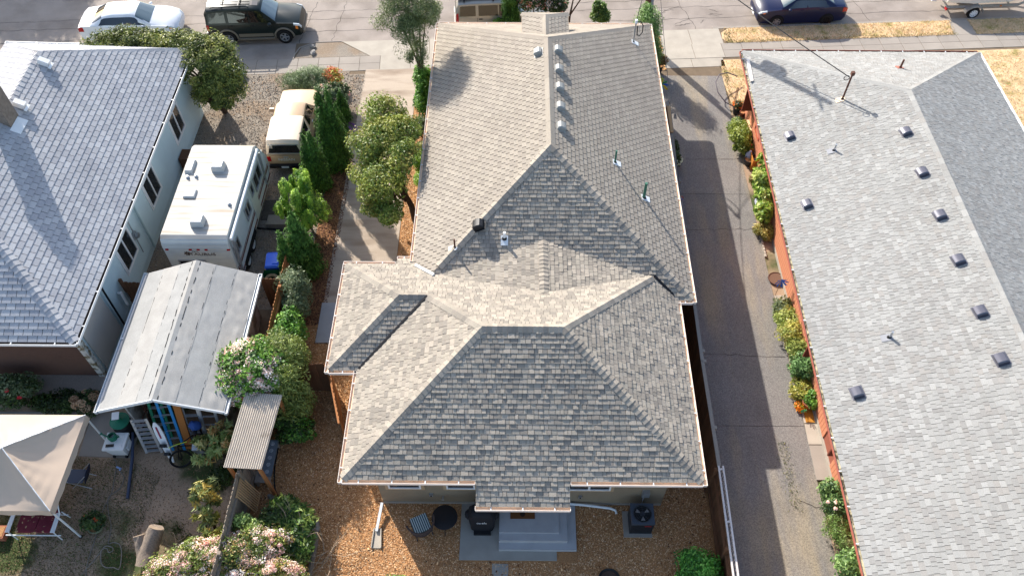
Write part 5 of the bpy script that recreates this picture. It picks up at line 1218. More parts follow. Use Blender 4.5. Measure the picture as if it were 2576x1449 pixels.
ladder('blue extension ladder leaning under the shed gable', (-10.95, 11.55, 0), (-11.2, 12.7, 2.55), .38, BLU, M['alum'], 9)
ladder('green step ladder behind the blue ladder', (-11.5, 12.0, 0), (-11.55, 12.75, 2.0), .42, GRN, M['alum'], 6, treads=True)
ladder('short aluminium ladder with wide treads left of the ski', (-11.72, 11.45, 0), (-11.9, 11.95, 1.35), .5, M['alum'], M['alum'], 8, treads=True)
ladder('tall aluminium step ladder right of the orange plank', (-10.25, 11.7, 0), (-10.4, 12.65, 2.3), .5, M['alum'], M['alum'], 7, treads=True)
ladder('grey aluminium ladder at the right end of the shed front', (-9.75, 11.75, 0), (-9.85, 12.6, 2.2), .5, M['alum'], M['alum'], 7)
b = MB(); b.bar((-10.6, 11.6, .02), (-10.72, 12.6, 2.4), .24, .04, up=(0, 1, 0)); tag(b.build('plank', mat('orange_plank', '#a4642c', .7, n1=8, a1=.2, stretch=(10, 10, 1))), 'orange brown plank leaning between the blue and aluminium ladders', 'plank')
t = thing('water_ski', 'white and red water ski with black boots standing in the shed front', 'ski', (-11.12, 11.2, 0))
b = MB(); P0, P1 = Vector((-11.02, 11.1, .05)), Vector((-11.3, 11.75, 1.5)); dd = (P1 - P0); pts = [P0 + dd * f for f in (0, .08, .3, .6, .85, .97, 1)]
b2_ = MB()
for i, (f, w_) in enumerate(((0, .05), (.15, .08), (.4, .12), (.7, .14), (.9, .11), (1, .03))):
    c_ = P0 + dd * f; b.v.extend([c_ + Vector((-w_, 0, 0)), c_ + Vector((w_, 0, 0)), c_ + Vector((w_, .03, -.01)), c_ + Vector((-w_, .03, -.01))])
for i in range(5):
    for j in range(4): b.f.append((i * 4 + j, i * 4 + (j + 1) % 4, i * 4 + 4 + (j + 1) % 4, i * 4 + 4 + j)); b.m.append(0); b.c.append((1, 1, 1))
b.build('ski_board', M['white'], t, world=True)
b = MB(); c_ = P0 + dd * .45; b.box(c_ + Vector((0, -.05, .02)), (.16, .1, .3), 0, None, (.4, 0, 0)); b.build('binding', M['blk'], t, world=True)
b = MB(); c_ = P0 + dd * .24; b.box(c_ + Vector((0, -.05, .02)), (.15, .09, .22), 0, None, (.4, 0, 0)); b.build('binding', M['blk'], t, world=True)
b = MB(); b.bar(P0 + dd * .62 + Vector((0, -.012, 0)), P0 + dd * .9 + Vector((0, -.012, 0)), .05, .012, up=(0, 1, 0)); b.build('ski_stripe', mat('magenta', '#8f2140', .5), t, world=True)
# mountain bike leaning in the shed mouth
t = thing('bicycle', 'black mountain bike with its front wheel turned towards the yard', 'bicycle', (-10.6, 11.3, 0))
def bwheel(c, n):
    c = Vector(c); n = Vector(n).normalized(); q = n.to_track_quat('Z', 'Y').to_matrix()
    b = MB(); b.ring((0, 0, 0), .32, .028, 'z', 28, 6); b.v = [tuple(q @ Vector(p) + c) for p in b.v]; w = b.build('wheel', M['rubber'], t, smooth=True, world=True)
    b = MB(); b.ring((0, 0, 0), .285, .012, 'z', 28, 4); b.cyl((0, 0, -.04), (0, 0, .04), .025)
    for i in range(14): a = i * 2 * math.pi / 14; b.cyl((0, 0, 0), (math.cos(a) * .285, math.sin(a) * .285, 0), .003, None, 4)
    b.v = [tuple(q @ Vector(p) + c) for p in b.v]; b.build('rim', M['blk_metal'], w, world=True)
bwheel((-10.66, 11.08, .35), (.35, -.85, .42)); bwheel((-10.05, 11.95, .34), (.75, .55, .3))
b = MB()
hub1, hub2, bb_, head, seat = Vector((-10.66, 11.08, .35)), Vector((-10.05, 11.95, .34)), Vector((-10.3, 11.55, .36)), Vector((-10.62, 11.25, .92)), Vector((-10.2, 11.72, .85))
for a, c_ in ((head, bb_), (head, seat), (seat, bb_), (bb_, hub2), (seat, hub2)): b.cyl(a, c_, .02, None, 8)
b.build('frame', M['blk_metal'], t, world=True)
b = MB(); b.cyl(head, hub1 + Vector((.05, .02, 0)), .018); b.cyl(head, hub1 + Vector((-.05, -.02, 0)), .018); b.build('fork', M['blk_metal'], t, world=True)
b = MB(); b.tube([head + Vector((-.22, -.12, .1)), head + Vector((0, 0, .1)), head + Vector((.3, .1, .1))], .014, 6); b.build('handlebar', mat('lime', '#b4c23c', .5), t, world=True)
b = MB(); b.ell(seat + Vector((.02, .02, .1)), (.07, .13, .035)); b.cyl(seat, seat + Vector((.0, .0, .1)), .015); b.build('saddle', M['blk'], t, world=True)
b = MB(); b.ell((-10.2, 11.9, .6), (.2, .16, .2), 10, 6, jit=.15, rng=rng); tag(b.build('blue_bag', mat('blue_cloth', '#2b4a86', .8), smooth=True), 'crumpled blue bag hanging on the tall step ladder', 'bag').location = (0, 0, .45)
b = MB(); b.box((-10.12, 11.42, .35), (.3, .2, .7), 0, None, (.25, 0, .1)); b.box((-10.12, 11.36, .68), (.24, .2, .05), 0, None, (.25, 0, .1)); b.cyl((-10.2, 11.3, .06), (-10.05, 11.3, .06), .06); tag(b.build('golf_trolley', M['alum']), 'grey upright canister behind the bicycle handlebar', 'canister')
t = thing('bicycle', 'old dark bicycle leaning on the left jamb of the shed', 'bicycle', (-12.0, 12.3, 0))
for y, z in ((11.95, .35), (12.75, .35)):
    b = MB(); b.ring((-12.02, y, z), .31, .025, 'x', 24, 6); w = b.build('wheel', M['rubber'], t, smooth=True, world=True)
b = MB()
for a, c_ in (((-12.02, 12.05, .9), (-12.02, 12.35, .38)), ((-12.02, 12.05, .9), (-12.02, 12.55, .85)), ((-12.02, 12.55, .85), (-12.02, 12.35, .38)), ((-12.02, 12.35, .38), (-12.02, 12.75, .35)), ((-12.02, 12.05, .95), (-12.02, 11.95, .35)), ((-12.02, 12.55, .85), (-12.02, 12.75, .35))): b.cyl(a, c_, .018)
b.tube([(-12.2, 12.0, 1.0), (-12.02, 12.05, .98), (-11.84, 12.0, 1.0)], .014, 6); b.ell((-12.02, 12.58, .93), (.06, .12, .03)); b.build('frame', M['copper'], t, world=True)

# tan canopy tent
t = thing('canopy_tent', 'tan pop-up canopy tent with a peaked cloth top in the left yard', 'canopy', (-14.7, 10.15, 0))
CL = mat('canopy_cloth', '#bfaa95', .8, n1=2, a1=.04)
cx0, cx1, cy0, cy1, cz, ap = -16.25, -13.16, 8.63, 11.68, 2.1, Vector((-14.66, 10.13, 3.02))
cor = [Vector((cx0, cy0, cz)), Vector((cx1, cy0, cz)), Vector((cx1, cy1, cz)), Vector((cx0, cy1, cz))]
for k in range(4):
    a, c_ = cor[k], cor[(k + 1) % 4]; b = MB(); n = 22; idx = {}
    for i in range(n + 1):
        f = i / n
        for j in range(n + 1 - 0):
            g_ = j / n; base = a + (c_ - a) * g_; p = base + (ap - base) * f
            e = math.sin(math.pi * g_) ; sag = -.14 * math.sin(math.pi * min(1, f * 1.02)) * e
            p = p + Vector((0, 0, sag + .012 * math.sin(g_ * 31 + f * 9 + k) * math.sin(f * 3.14) * (1 - e * .5) + .01 * math.sin(f * 40 + 5 * g_) * (1 - e)))
            b.v.append(tuple(p))
    w = n + 1
    for i in range(n):
        for j in range(n): b.f.append((i * w + j, i * w + j + 1, (i + 1) * w + j + 1, (i + 1) * w + j)); b.m.append(0); b.c.append((1, 1, 1))
    b.build('canopy_panel', CL, t, smooth=True, world=True)
    b = MB(); out = Vector(((a + c_) / 2 - ap).to_2d().to_3d()).normalized(); n = 20
    for i in range(n + 1):
        p = a + (c_ - a) * i / n; b.v.extend([tuple(p), tuple(p + Vector((0, 0, -.22)) + out * (.035 + .012 * math.sin(i * 1.7)))])
    for i in range(n): b.f.append((2 * i, 2 * i + 1, 2 * i + 3, 2 * i + 2)); b.m.append(0); b.c.append((1, 1, 1))
    b.build('valance', CL, t, smooth=True, world=True)
    b = MB(); pts = [a + (ap - a) * i / 14 + Vector((0, 0, .012 + .008 * math.sin(i * 2.2))) for i in range(15)]; b.tube(pts, .014, 6); b.build('piping', M['white'], t, world=True)
    ins = (ap - a).to_2d().to_3d().normalized() * .04
    b = MB(); b.bar(a + ins + Vector((0, 0, -.02)), Vector((a.x + ins.x, a.y + ins.y, .0)), .04, .04); b.build('leg', M['white_metal'], t, world=True)
    b = MB(); b.box((a.x + ins.x, a.y + ins.y, .012), (.1, .1, .024)); b.build('leg_foot', M['blk'], t, world=True)
# glider bench, folding chair, planters
t = thing('glider_bench', 'metal glider bench with maroon floral cushions under the canopy front edge', 'bench', (-14.35, 8.9, 0))
FL = mat('maroon_cloth', '#6a2230', .85, n1=7, a1=.25, tint='#b59a72', tscale=9, tlo=.6, thi=.66)
b = MB(); b.b2(-14.95, -14.38, 8.62, 9.12, .4, .5); b.build('cushion', FL, t, world=True); b = MB(); b.b2(-14.36, -13.8, 8.62, 9.12, .4, .5); b.build('cushion', FL, t, world=True)
b = MB(); b.box((-14.37, 9.24, .68), (1.14, .1, .5), 0, None, (-.25, 0, 0)); b.build('back_cushion', FL, t, world=True)
b = MB()
for x in (-15.05, -13.7):
    b.tube([(x, 8.55, .05), (x, 8.55, .62), (x, 9.1, .66), (x, 9.3, .95)], .02, 6); b.tube([(x, 9.25, .05), (x, 9.2, .6)], .02, 6); b.bar((x - .05, 8.55, .63), (x - .05, 9.15, .65), .12, .02)
b.tube([(-15.25, 8.56, .38), (-13.6, 8.56, .38)], .02, 6); b.tube([(-15.2, 9.2, .38), (-13.6, 9.2, .38)], .02, 6); b.build('frame', M['white_metal'], t, world=True)
t = thing('folding_chair', 'navy folding chair with a round black side pocket beside the canopy', 'chair', (-13.55, 10.4, 0))
b = MB(); b.box((-13.72, 10.42, .45), (.5, .45, .03)); b.build('seat', mat('greyblue_cloth', '#5a6070', .8), t, world=True)
b = MB(); b.box((-13.3, 10.42, .66), (.03, .46, .5), 0, None, (0, .35, 0)); b.build('backrest', mat('navy_cloth', '#1b1d2e', .85), t, world=True)
b = MB()
for y in (10.2, 10.64): b.tube([(-13.95, y, .02), (-13.22, y, .9)], .014, 6); b.tube([(-13.35, y, .02), (-13.95, y, .48)], .014, 6)
b.build('frame', M['alum'], t, world=True)
t = thing('planter_box', 'rectangular terracotta coloured planter at the left frame edge below the canopy', 'planter', (-15.65, 8.75, 0))
b = MB(); b.b2(-15.95, -15.4, 8.5, 8.9, 0, .26); b.build('box', M['orange_pot'], t, world=True); b = MB(); b.b2(-15.91, -15.44, 8.54, 8.86, .2, .27); b.build('soil', M['mulch'], t, world=True)
# cooler chest with watering can and remote; rain barrel
t = thing('cooler_chest', 'white wheeled cooler chest standing on the path beside the shed', 'cooler', (-12.78, 11.5, 0))
b = MB(); b.add([(-12.98, 11.3, .12), (-12.5, 11.3, .12), (-12.5, 11.72, .12), (-12.98, 11.72, .12), (-13.06, 11.22, .62), (-12.44, 11.22, .62), (-12.44, 11.78, .62), (-13.06, 11.78, .62)], [(3, 2, 1, 0), (0, 1, 5, 4), (1, 2, 6, 5), (2, 3, 7, 6), (3, 0, 4, 7), (4, 5, 6, 7)]); b.build('tub', M['white'], t, world=True)
b = MB(); b.b2(-13.09, -12.41, 11.19, 11.81, .62, .7); b.b2(-13.0, -12.5, 11.28, 11.72, .7, .715); b.build('lid', M['white'], t, world=True)
for x in (-12.95, -12.55):
    for y in (11.3, 11.7): b = MB(); b.cyl((x - .03, y, .07), (x + .03, y, .07), .07); b.build('wheel', M['rubber'], t, world=True)
b = MB(); b.box((-12.4, 11.5, .45), (.04, .3, .2)); b.build('handle', M['white_metal'], t, world=True)
t = thing('watering_can', 'green plastic watering can standing on the white cooler lid', 'watering can', (-12.83, 11.6, .715))
GP = mat('green_plastic', '#1e6b52', .5)
b = MB(); b.lathe([(.13, 0), (.14, .16), (.11, .2), (.09, .2), (.1, .17), (.12, .02)], n=16, cap=False); b.build('can', GP, t, smooth=True)
b = MB(); b.tube([(-.12, 0, .05), (-.24, .02, .16), (-.3, .03, .22)], [.03, .022, .02], 8); b.lathe([(.02, 0), (.05, .03)], (-.31, .03, .21), 10); b.build('spout', GP, t, smooth=True)
b = MB(); b.tube([(.1, 0, .05), (.22, 0, .1), (.22, 0, .2), (.09, 0, .2)], .016, 6); b.build('handle', GP, t, smooth=True)
b = MB(); b.box((-12.86, 11.33, .735), (.24, .09, .04), 0, None, (0, 0, .1)); b.box((-12.93, 11.325, .757), (.03, .03, .01), 0); tag(b.build('remote_control', M['blk']), 'dark remote control lying on the front of the cooler lid', 'remote')
t = thing('rain_barrel', 'black barrel with a green funnel lid between the cooler and the shed', 'barrel', (-12.72, 12.12, 0))
b = MB(); b.lathe([(.27, 0), (.31, .3), (.31, .6), (.28, .86), (.27, .88)], n=20); b.build('drum', M['blk'], t, smooth=True)
b = MB(); b.lathe([(.3, .86), (.31, .92), (.22, .95), (.1, 1.0), (.09, 1.1), (.1, 1.12)], n=20); b.build('funnel_lid', GP, t, smooth=True)
b = MB(); b.box((0, 0, 0), (.22, .26, .004), 0, None, (.12, .05, .2)); o = tag(b.build('paper_sheet', M['white']), 'sheet of white paper lying on the green barrel lid', 'paper'); o.location = (-12.78, 12.17, 1.145)
b = MB(); b.tube([(-12.42, 11.95, .45), (-12.3, 11.2, .2), (-12.12, 9.88, .05)], .05, 10); tag(b.build('drain_pipe', mat('slate_pipe', '#3a4358', .45), smooth=True), 'long dark blue pipe sloping from the barrel onto the lawn', 'pipe')
def hose(name, label, pts, r, mt, cat='hose', z=.022):
    cu = []; P = [Vector((p[0], p[1], z + (p[2] if len(p) > 2 else 0))) for p in pts]
    for i in range(len(P) - 1):
        p0, p1, p2, p3 = P[max(0, i - 1)], P[i], P[i + 1], P[min(len(P) - 1, i + 2)]
        for k in range(5):
            q = k / 5; cu.append(.5 * ((2 * p1) + (p2 - p0) * q + (2 * p0 - 5 * p1 + 4 * p2 - p3) * q * q + (3 * p1 - p0 - 3 * p2 + p3) * q ** 3))
    cu.append(P[-1]); b = MB(); b.tube(cu, r, 6, cap=True); return tag(b.build(name, mt, smooth=True), label, cat)
hose('garden_hose', 'grey garden hose running straight from the cooler down the lawn', [(-12.98, 11.2), (-12.88, 11.14), (-12.8, 10.93), (-12.76, 10.66), (-12.69, 10.12), (-12.72, 9.85), (-12.78, 9.53), (-12.75, 9.05), (-12.73, 8.58), (-12.73, 8.12), (-12.71, 7.8), (-12.6, 7.3)], .017, M['hose'])
hose('garden_hose', 'grey garden hose lying in loops beside the cut tree trunk', [(-12.71, 10.86), (-12.48, 10.63), (-12.43, 10.46), (-12.49, 10.19), (-12.7, 9.95, .03), (-12.7, 9.72), (-12.56, 9.37), (-12.4, 9.08), (-12.32, 8.8), (-12.29, 8.46), (-12.15, 8.49), (-11.95, 8.44), (-11.81, 8.22), (-11.72, 7.83), (-11.75, 7.69), (-11.9, 7.74), (-12.13, 7.74), (-12.3, 7.86), (-12.39, 8.07), (-12.41, 8.25, .02), (-12.29, 8.31), (-12.18, 8.19), (-12.08, 8.25), (-12.13, 8.34), (-12.32, 8.37, .03), (-12.43, 8.23), (-12.55, 7.95), (-12.72, 7.65), (-12.84, 7.3)], .017, M['hose'])
b = MB(); b.cyl((-12.78, 10.93, .05), (-12.62, 10.86, .06), .03); b.cyl((-12.66, 10.87, .05), (-12.62, 10.8, .1), .025); tag(b.build('hose_nozzle', mat('pale_blue_plastic', '#8fa6cf', .4)), 'pale blue hose nozzle lying on the lawn', 'nozzle')
cl = []
for i in range(70):
    a = i * .55; r_ = .36 + .1 * math.sin(i * .37) + .04 * math.sin(i * 1.3); cl.append((-7.62 + .1 * math.sin(i * .21) + math.cos(a) * r_, 26.8 + .12 * math.cos(i * .17) + math.sin(a) * r_ * 1.15, .012 * (i % 5)))
hose('garden_hose', 'purple garden hose coiled on the soil beside the dark cypress', cl, .02, M['purple'])
hose('drip_line', 'black drip line curving along the edge of the bark chips', [(-7.75, 12.3), (-7.73, 11.6), (-7.72, 11.0), (-7.66, 10.6), (-7.55, 10.2), (-7.35, 9.9)], .025, M['blk'])
hose('power_cable', 'thick black cable crossing the gravel to the evergreens', [(-10.6, 21.25), (-10.2, 21.15), (-9.6, 21.1), (-9.0, 21.0), (-8.5, 20.95)], .045, M['blk'])
b = MB(); b.b2(-10.3, -9.35, 21.62, 22.7, .008, .03); tag(b.build('ground_mat', mat('grey_mat', '#514b44', .95, n1=4, a1=.15)), 'flat grey mat lying on the gravel beside the trailer', 'mat')
# bins behind the evergreen fence
def bin_(label, x, y, mt, lid, open_=False):
    t = thing('wheelie_bin', label, 'bin', (x, y, 0), R(4))
    b = MB(); b.add([(-.22, -.25, .04), (.22, -.25, .04), (.22, .25, .04), (-.22, .25, .04), (-.28, -.32, .95), (.28, -.32, .95), (.28, .32, .95), (-.28, .32, .95)], [(3, 2, 1, 0), (0, 1, 5, 4), (1, 2, 6, 5), (2, 3, 7, 6), (3, 0, 4, 7)] + ([] if open_ else [(4, 5, 6, 7)])); b.build('tub', mt, t)
    if lid:
        b = MB(); b.add([(-.3, -.35, .95), (.3, -.35, .95), (.3, .33, .95), (-.3, .33, .95), (-.27, -.3, 1.03), (.27, -.3, 1.03), (.27, .28, 1.06), (-.27, .28, 1.06)], [(0, 1, 5, 4), (1, 2, 6, 5), (2, 3, 7, 6), (3, 0, 4, 7), (4, 5, 6, 7)]); b.b2(-.02, .22, -.22, .2, 1.03, 1.065); b.build('lid', lid, t)
        b = MB(); b.cyl((-.26, .38, .96), (.26, .38, .96), .02); b.build('handle', lid, t)
    for x_ in (-.24, .24): b = MB(); b.cyl((x_ - .03, .27, .1), (x_ + .03, .27, .1), .1); b.build('wheel', M['rubber'], t)
    return t
bin_('blue recycling bin with its lid closed behind the evergreen fence', -9.0, 18.75, mat('blue_plastic', '#1f54c4', .45), mat('blue_lid', '#2f6be0', .4))
bin_('open green bin holding a coil of wire in front of the blue bin', -8.98, 18.0, mat('bin_green', '#14563b', .5), None, True)
b = MB()
for i in range(9): b.ring((-8.98 + rng.uniform(-.02, .02), 18.0, .72 + .012 * i), .2 + .02 * (i % 3), .008, 'z', 20, 4)
tag(b.build('wire_coil', mat('old_wire', '#c2b190', .6)), 'coil of pale wire inside the open green bin', 'wire')
# corrugated awning, bench and bits along the grey fence
t = thing('corrugated_awning', 'weathered corrugated sheet awning on posts over the garden bench', 'awning', (-7.9, 11.2, 0))
COR = mat('corrugated_sheet', '#b9ae9f', .8, n1=2, a1=.12, n2=30, a2=.08, tint='#6b5236', tscale=1.3, tlo=.56, thi=.72)
b = MB(); n = 17 * 6; ra, rb_, rc, rd = Vector((-8.57, 10.02, 2.06)), Vector((-7.44, 9.97, 2.06)), Vector((-7.23, 12.38, 2.2)), Vector((-8.4, 12.46, 2.2))
for j in range(7):
    for i in range(n + 1):
        p = (ra.lerp(rb_, i / n)).lerp(rd.lerp(rc, i / n), j / 6); b.v.append((p.x, p.y, p.z + .02 * math.sin(2 * math.pi * 17 * i / n)))
for j in range(6):
    for i in range(n): b.f.append((j * (n + 1) + i, j * (n + 1) + i + 1, (j + 1) * (n + 1) + i + 1, (j + 1) * (n + 1) + i)); b.m.append(0); b.c.append((1, 1, 1))
b.build('sheet', COR, t, smooth=True, world=True)
for p, q in (((-7.55, 10.05, 2.03), (-7.5, 10.02, 0)), ((-7.35, 12.3, 2.14), (-7.35, 12.3, 0)), ((-8.45, 12.3, 2.14), (-8.45, 12.3, 0)), ((-8.5, 10.15, 2.03), (-8.5, 10.15, 0))):
    b = MB(); b.bar(p, q, .09, .09); b.build('post', M['wood_warm'], t, world=True)
b = MB(); b.bar((-8.5, 10.15, 2.0), (-7.5, 10.1, 2.0), .05, .09); b.bar((-8.4, 12.3, 2.12), (-7.3, 12.3, 2.12), .05, .09); b.build('beam', M['wood_warm'], t, world=True)
t = thing('garden_bench', 'low timber bench under the corrugated awning', 'bench', (-7.9, 11, 0))
b = MB(); b.b2(-8.15, -7.66, 10.3, 11.75, .32, .38); b.build('seat', M['wood_grey'], t, world=True)
for x in (-8.1, -7.72):
    for y in (10.36, 11.68): b = MB(); b.b2(x - .04, x + .04, y - .04, y + .04, 0, .32); b.build('leg', M['wood_grey'], t, world=True)
t = thing('patterned_pad', 'grey pad with a row of pale medallions lying on the timber bench', 'cushion', (-7.85, 11, .38))
b = MB(); b.b2(-8.02, -7.64, 10.5, 11.72, .381, .44); b.build('pad', mat('pad_cloth', '#6b747c', .85, n1=40, a1=.18), t, world=True)
for i in range(5):
    b = MB(); y = 10.63 + i * .24; b.ring((-7.8, y, .443), .055, .008, 'z', 14, 4); b.ring((-7.8, y, .443), .025, .008, 'z', 10, 4); b.build('medallion', mat('pad_print', '#b9c0c6', .85) if i == 0 else bpy.data.materials['pad_print'], t, world=True)
t = thing('slat_trellis', 'small trellis of pale slats leaning on the grey fence below the awning', 'trellis', (-8.1, 9.9, 0))
for i in range(9):
    y = 9.98 - i * .075; b = MB(); b.bar((-8.2, y, 1.5), (-7.88, y - .06, .35), .035, .02); b.build('slat', M['wood_raw'], t, world=True)
for f in (0, 1):
    b = MB(); x, z = (-8.2, 1.5) if f == 0 else (-7.89, .38); b.bar((x, 10.02, z), (x, 9.32, z), .04, .04); b.build('trellis_rail', M['wood_raw'], t, world=True)
def boulder(label, c, r, seed):
    rg = random.Random(seed); b = MB(); b.ell((0, 0, 0), r, 9, 6, jit=.16, rng=rg); o = b.build('boulder', M['stone']); o.location = (c[0], c[1], r[2] * .6); o.rotation_euler = (0, 0, rg.random() * 3); return tag(o, label, 'stone', 'stones along the chip bed')
boulder('larger pale stone below the awning corner and low bush', (-7.45, 12.0), (.2, .14, .14), 1); boulder('smaller stone left of the awning corner stone', (-7.75, 12.08), (.11, .1, .12), 2)
boulder('thin upright pale stone beside the slat trellis', (-7.62, 9.95), (.08, .14, .12), 3); boulder('blocky grey stone above the dark leafy shrubs', (-7.55, 9.48), (.15, .14, .14), 4)
boulder('dark flat stone at the right edge of the leafy shrubs', (-6.08, 9.0), (.13, .2, .12), 5)
boulder('white rock lying near the tip of the gravel island', SP(-7.7, 33.0), (.22, .14, .1), 7); boulder('pale rock at the left end of the gravel island', SP(-7.75, 33.5), (.16, .14, .1), 8)
boulder('white rock beside the blue green bush near the sidewalk', (-9.4, 30.75), (.2, .16, .13), 9)
b = MB(); b.tube([(-6.1, 9.0, .09), (-6.0, 8.6, .1), (-6.02, 7.9, .09), (-6.05, 7.2, .08)], [.07, .08, .08, .07], 8); tag(b.build('edging_log', M['bark_grey'], smooth=True), 'grey log edging the right side of the leafy shrubs', 'log')
t = thing('cut_trunk', 'cut grey tree trunk forking into two sawn stems in the left yard', 'stump', (-10.8, 8.0, 0))
EW = mat('sawn_wood', '#8f7d6a', .9, n1=14, a1=.2)
for pts, r in (([(-10.85, 7.75, .2), (-10.85, 8.1, .36), (-10.74, 8.42, .55), (-10.64, 8.7, .74)], [.36, .31, .27, .25]), ([(-10.95, 8.0, .3), (-11.06, 8.25, .45), (-11.14, 8.5, .6)], [.24, .2, .19])):
    b = MB(); pp = [Vector(pts[0])]; rr2 = [r[0] * .9]
    for q in range(len(pts) - 1):
        for k in range(1, 5): pp.append(Vector(pts[q]).lerp(Vector(pts[q + 1]), k / 4)); rr2.append((r[q] + (r[q + 1] - r[q]) * k / 4) * .9)
    b.tube(pp, rr2, 18); b.v = [tuple(Vector(v_) + Vector((rng.uniform(-.014, .014), rng.uniform(-.014, .014), rng.uniform(-.014, .014)))) for v_ in b.v]; b.build('stem', M['bark_grey'], t, smooth=True, world=True)
    p = Vector(pts[-1]); d = (p - Vector(pts[-2])).normalized(); b = MB(); b.cyl(p - d * .002, p + d * .006, r[-1] * .86, None, 14); b.build('cut_face', EW, t, world=True)
b = MB(); b.cyl((-9.25, 8.25, .0), (-9.05, 8.0, 1.25), .035); tag(b.build('white_stake', M['white']), 'white post leaning in the pink flowers next to the trunk', 'post')

# ------------------------------------------------------------------ things on the back patio
for i, (nm, poly, z0, z1, m) in enumerate((('patio_slab', [(-1.65, 8.05), (1.27, 8.05), (1.27, 8.4), (1.27, 9.8), (-1.65, 9.8)], -.05, .05, M['patio']),)):
    o = sheet(nm, poly, z0, z1, m)
t = thing('back_steps', 'stepped grey concrete landing below the back porch roof', 'steps', (.7, 9.1, 0))
for x0, x1, y0, y1, z0, z1 in ((-.47, 1.86, 8.32, 9.79, .051, .2), (-.465, 1.58, 8.52, 9.79, .201, .4), (-.46, 1.33, 8.74, 9.79, .401, .47)):
    b = MB(); b.b2(x0, x1, y0, y1, z0, z1); b.build('step', M['step_concrete'], t, world=True)
t = thing('doormat', 'brown coir doormat with pale welcome writing on the landing', 'doormat', (.24, 9.4, .47))
b = MB(); b.b2(-.37, .37, -.24, .24, .002, .016); b.build('mat', mat('coir', '#6a4322', .95, n1=60, a1=.25), t)
text('lettering', 'welcome', .17, chain(t) @ Matrix.Translation((0, -.05 + .12, .017)), mat('mat_print', '#c9b89c', .9), t, .001, shear=.35)
b = MB(); b.cyl((0, -.1, .016), (0, -.1, .019), .08, None, 16); b.build('printed_spot', mat('mat_dark', '#2c1f18', .9), t)
b = MB(); b.b2(-.66, -.18, 7.35, 7.95, -.02, .03); tag(b.build('stepping_stone', M['patio']), 'square grey stepping stone in the chips below the patio', 'paving stone')
t = thing('covered_grill', 'gas grill under a black fabric cover beside the steps', 'grill', (-.98, 9.15, .05))
b = MB(); secs = [(.36, .24, 0), (.37, .26, .3), (.4, .28, .62), (.41, .27, .86), (.34, .24, 1.0), (.3, .18, 1.1), (.2, .1, 1.14)]; n = 20
for w_, d_, z in secs:
    for j in range(n):
        a = 2 * math.pi * j / n; sx = math.copysign(abs(math.cos(a)) ** .5, math.cos(a)); sy = math.copysign(abs(math.sin(a)) ** .5, math.sin(a)); q = 1 + .025 * math.sin(j * 2.3 + z * 9); b.v.append((sx * w_ * q, sy * d_ * q, z))
for i in range(len(secs) - 1):
    for j in range(n): b.f.append((i * n + j, i * n + (j + 1) % n, (i + 1) * n + (j + 1) % n, (i + 1) * n + j)); b.m.append(0); b.c.append((1, 1, 1))
b.f.append(tuple((len(secs) - 1) * n + j for j in range(n))); b.m.append(0); b.c.append((1, 1, 1)); b.build('cover', mat('grill_cover', '#17181d', .75, n1=5, a1=.15), t, smooth=True)
for s_ in (-1, 1): b = MB(); b.ell((s_ * .4, .02, .72), (.12, .16, .13), 10, 6); b.build('side_shelf_bulge', bpy.data.materials['grill_cover'], t, smooth=True)
b = MB(); b.b2(-.26, .26, -.36, -.24, .0, .1); b.build('front_base', M['blk'], t)
Mg = chain(t) @ Matrix.Translation((.0, -.283, .78)) @ Euler((R(84), 0, 0)).to_matrix().to_4x4()
text('lettering', 'Char-Broil', .1, Mg, M['white'], t, .003, sx=.7)
b = MB(); b.extrude([(.07, -.286, .85), (.085, -.286, .84), (.1, -.286, .85), (.085, -.286, .89)], (0, -.004, 0)); b.build('emblem', M['white'], t)
t = thing('patio_table', 'round black metal table on the bark chips left of the patio', 'table', (-2.1, 9.1, 0))
b = MB(); b.lathe([(.0, .0), (.38, 0), (.39, .02), (.36, .03), (.001, .025)], (0, 0, .68), 32, cap=False); b.build('tabletop', M['blk'], t, smooth=True)
for i in range(3):
    a = i * 2.09 + .5; b = MB(); b.tube([(math.cos(a) * .05, math.sin(a) * .05, .67), (math.cos(a) * .12, math.sin(a) * .12, .35), (math.cos(a) * .34, math.sin(a) * .34, 0)], .015, 6); b.build('leg', M['blk_metal'], t)
t = thing('wicker_chair', 'round backed dark wicker chair with a striped cushion beside the black table', 'chair', (-2.82, 8.95, 0), R(-155))
WK = mat('wicker', '#453833', .8, n1=60, a1=.3)
b = MB(); b.b2(-.27, .27, -.27, .27, .36, .4); b.build('seat', WK, t)
for i in range(4):
    z = .5 + i * .13; b = MB(); r_ = .36 + .02 * i; b.ring((0, .02, z), r_, .018 if i < 3 else .03, 'z', 16, 6, arc=(math.pi * 1.0 - 3.3 + 3.2, math.pi * 2.0 + .1) if False else (math.pi + .0 - math.pi, math.pi)); b.build('back_band', WK, t, smooth=True)
for i in range(11):
    a = math.pi * i / 10; b = MB(); b.cyl((math.cos(a) * .33, .02 + math.sin(a) * .33, .38), (math.cos(a) * .42, .02 + math.sin(a) * .42, .9), .012, None, 5); b.build('back_spindle', WK, t)
for x in (-.25, .25):
    for y in (-.25, .25): b = MB(); b.cyl((x, y, 0), (x * .95, y * .95, .37), .02); b.build('leg', WK, t)
cu_t = thing('seat_cushion', 'teal and white striped cushion lying on the wicker chair', 'cushion', (-2.82, 8.95, .4), R(-155))
b = MB(); b.b2(-.26, .26, -.3, .22, .0, .07); b.build('pad', mat('teal_cloth', '#42565a', .85), cu_t)
for i in range(8): b = MB(); x = -.225 + i * .064; b.b2(x - .014, x + .014, -.302, .222, .066, .073); b.build('stripe', mat('cushion_stripe', '#b9c6c6', .85) if i == 0 else bpy.data.materials['cushion_stripe'], cu_t)
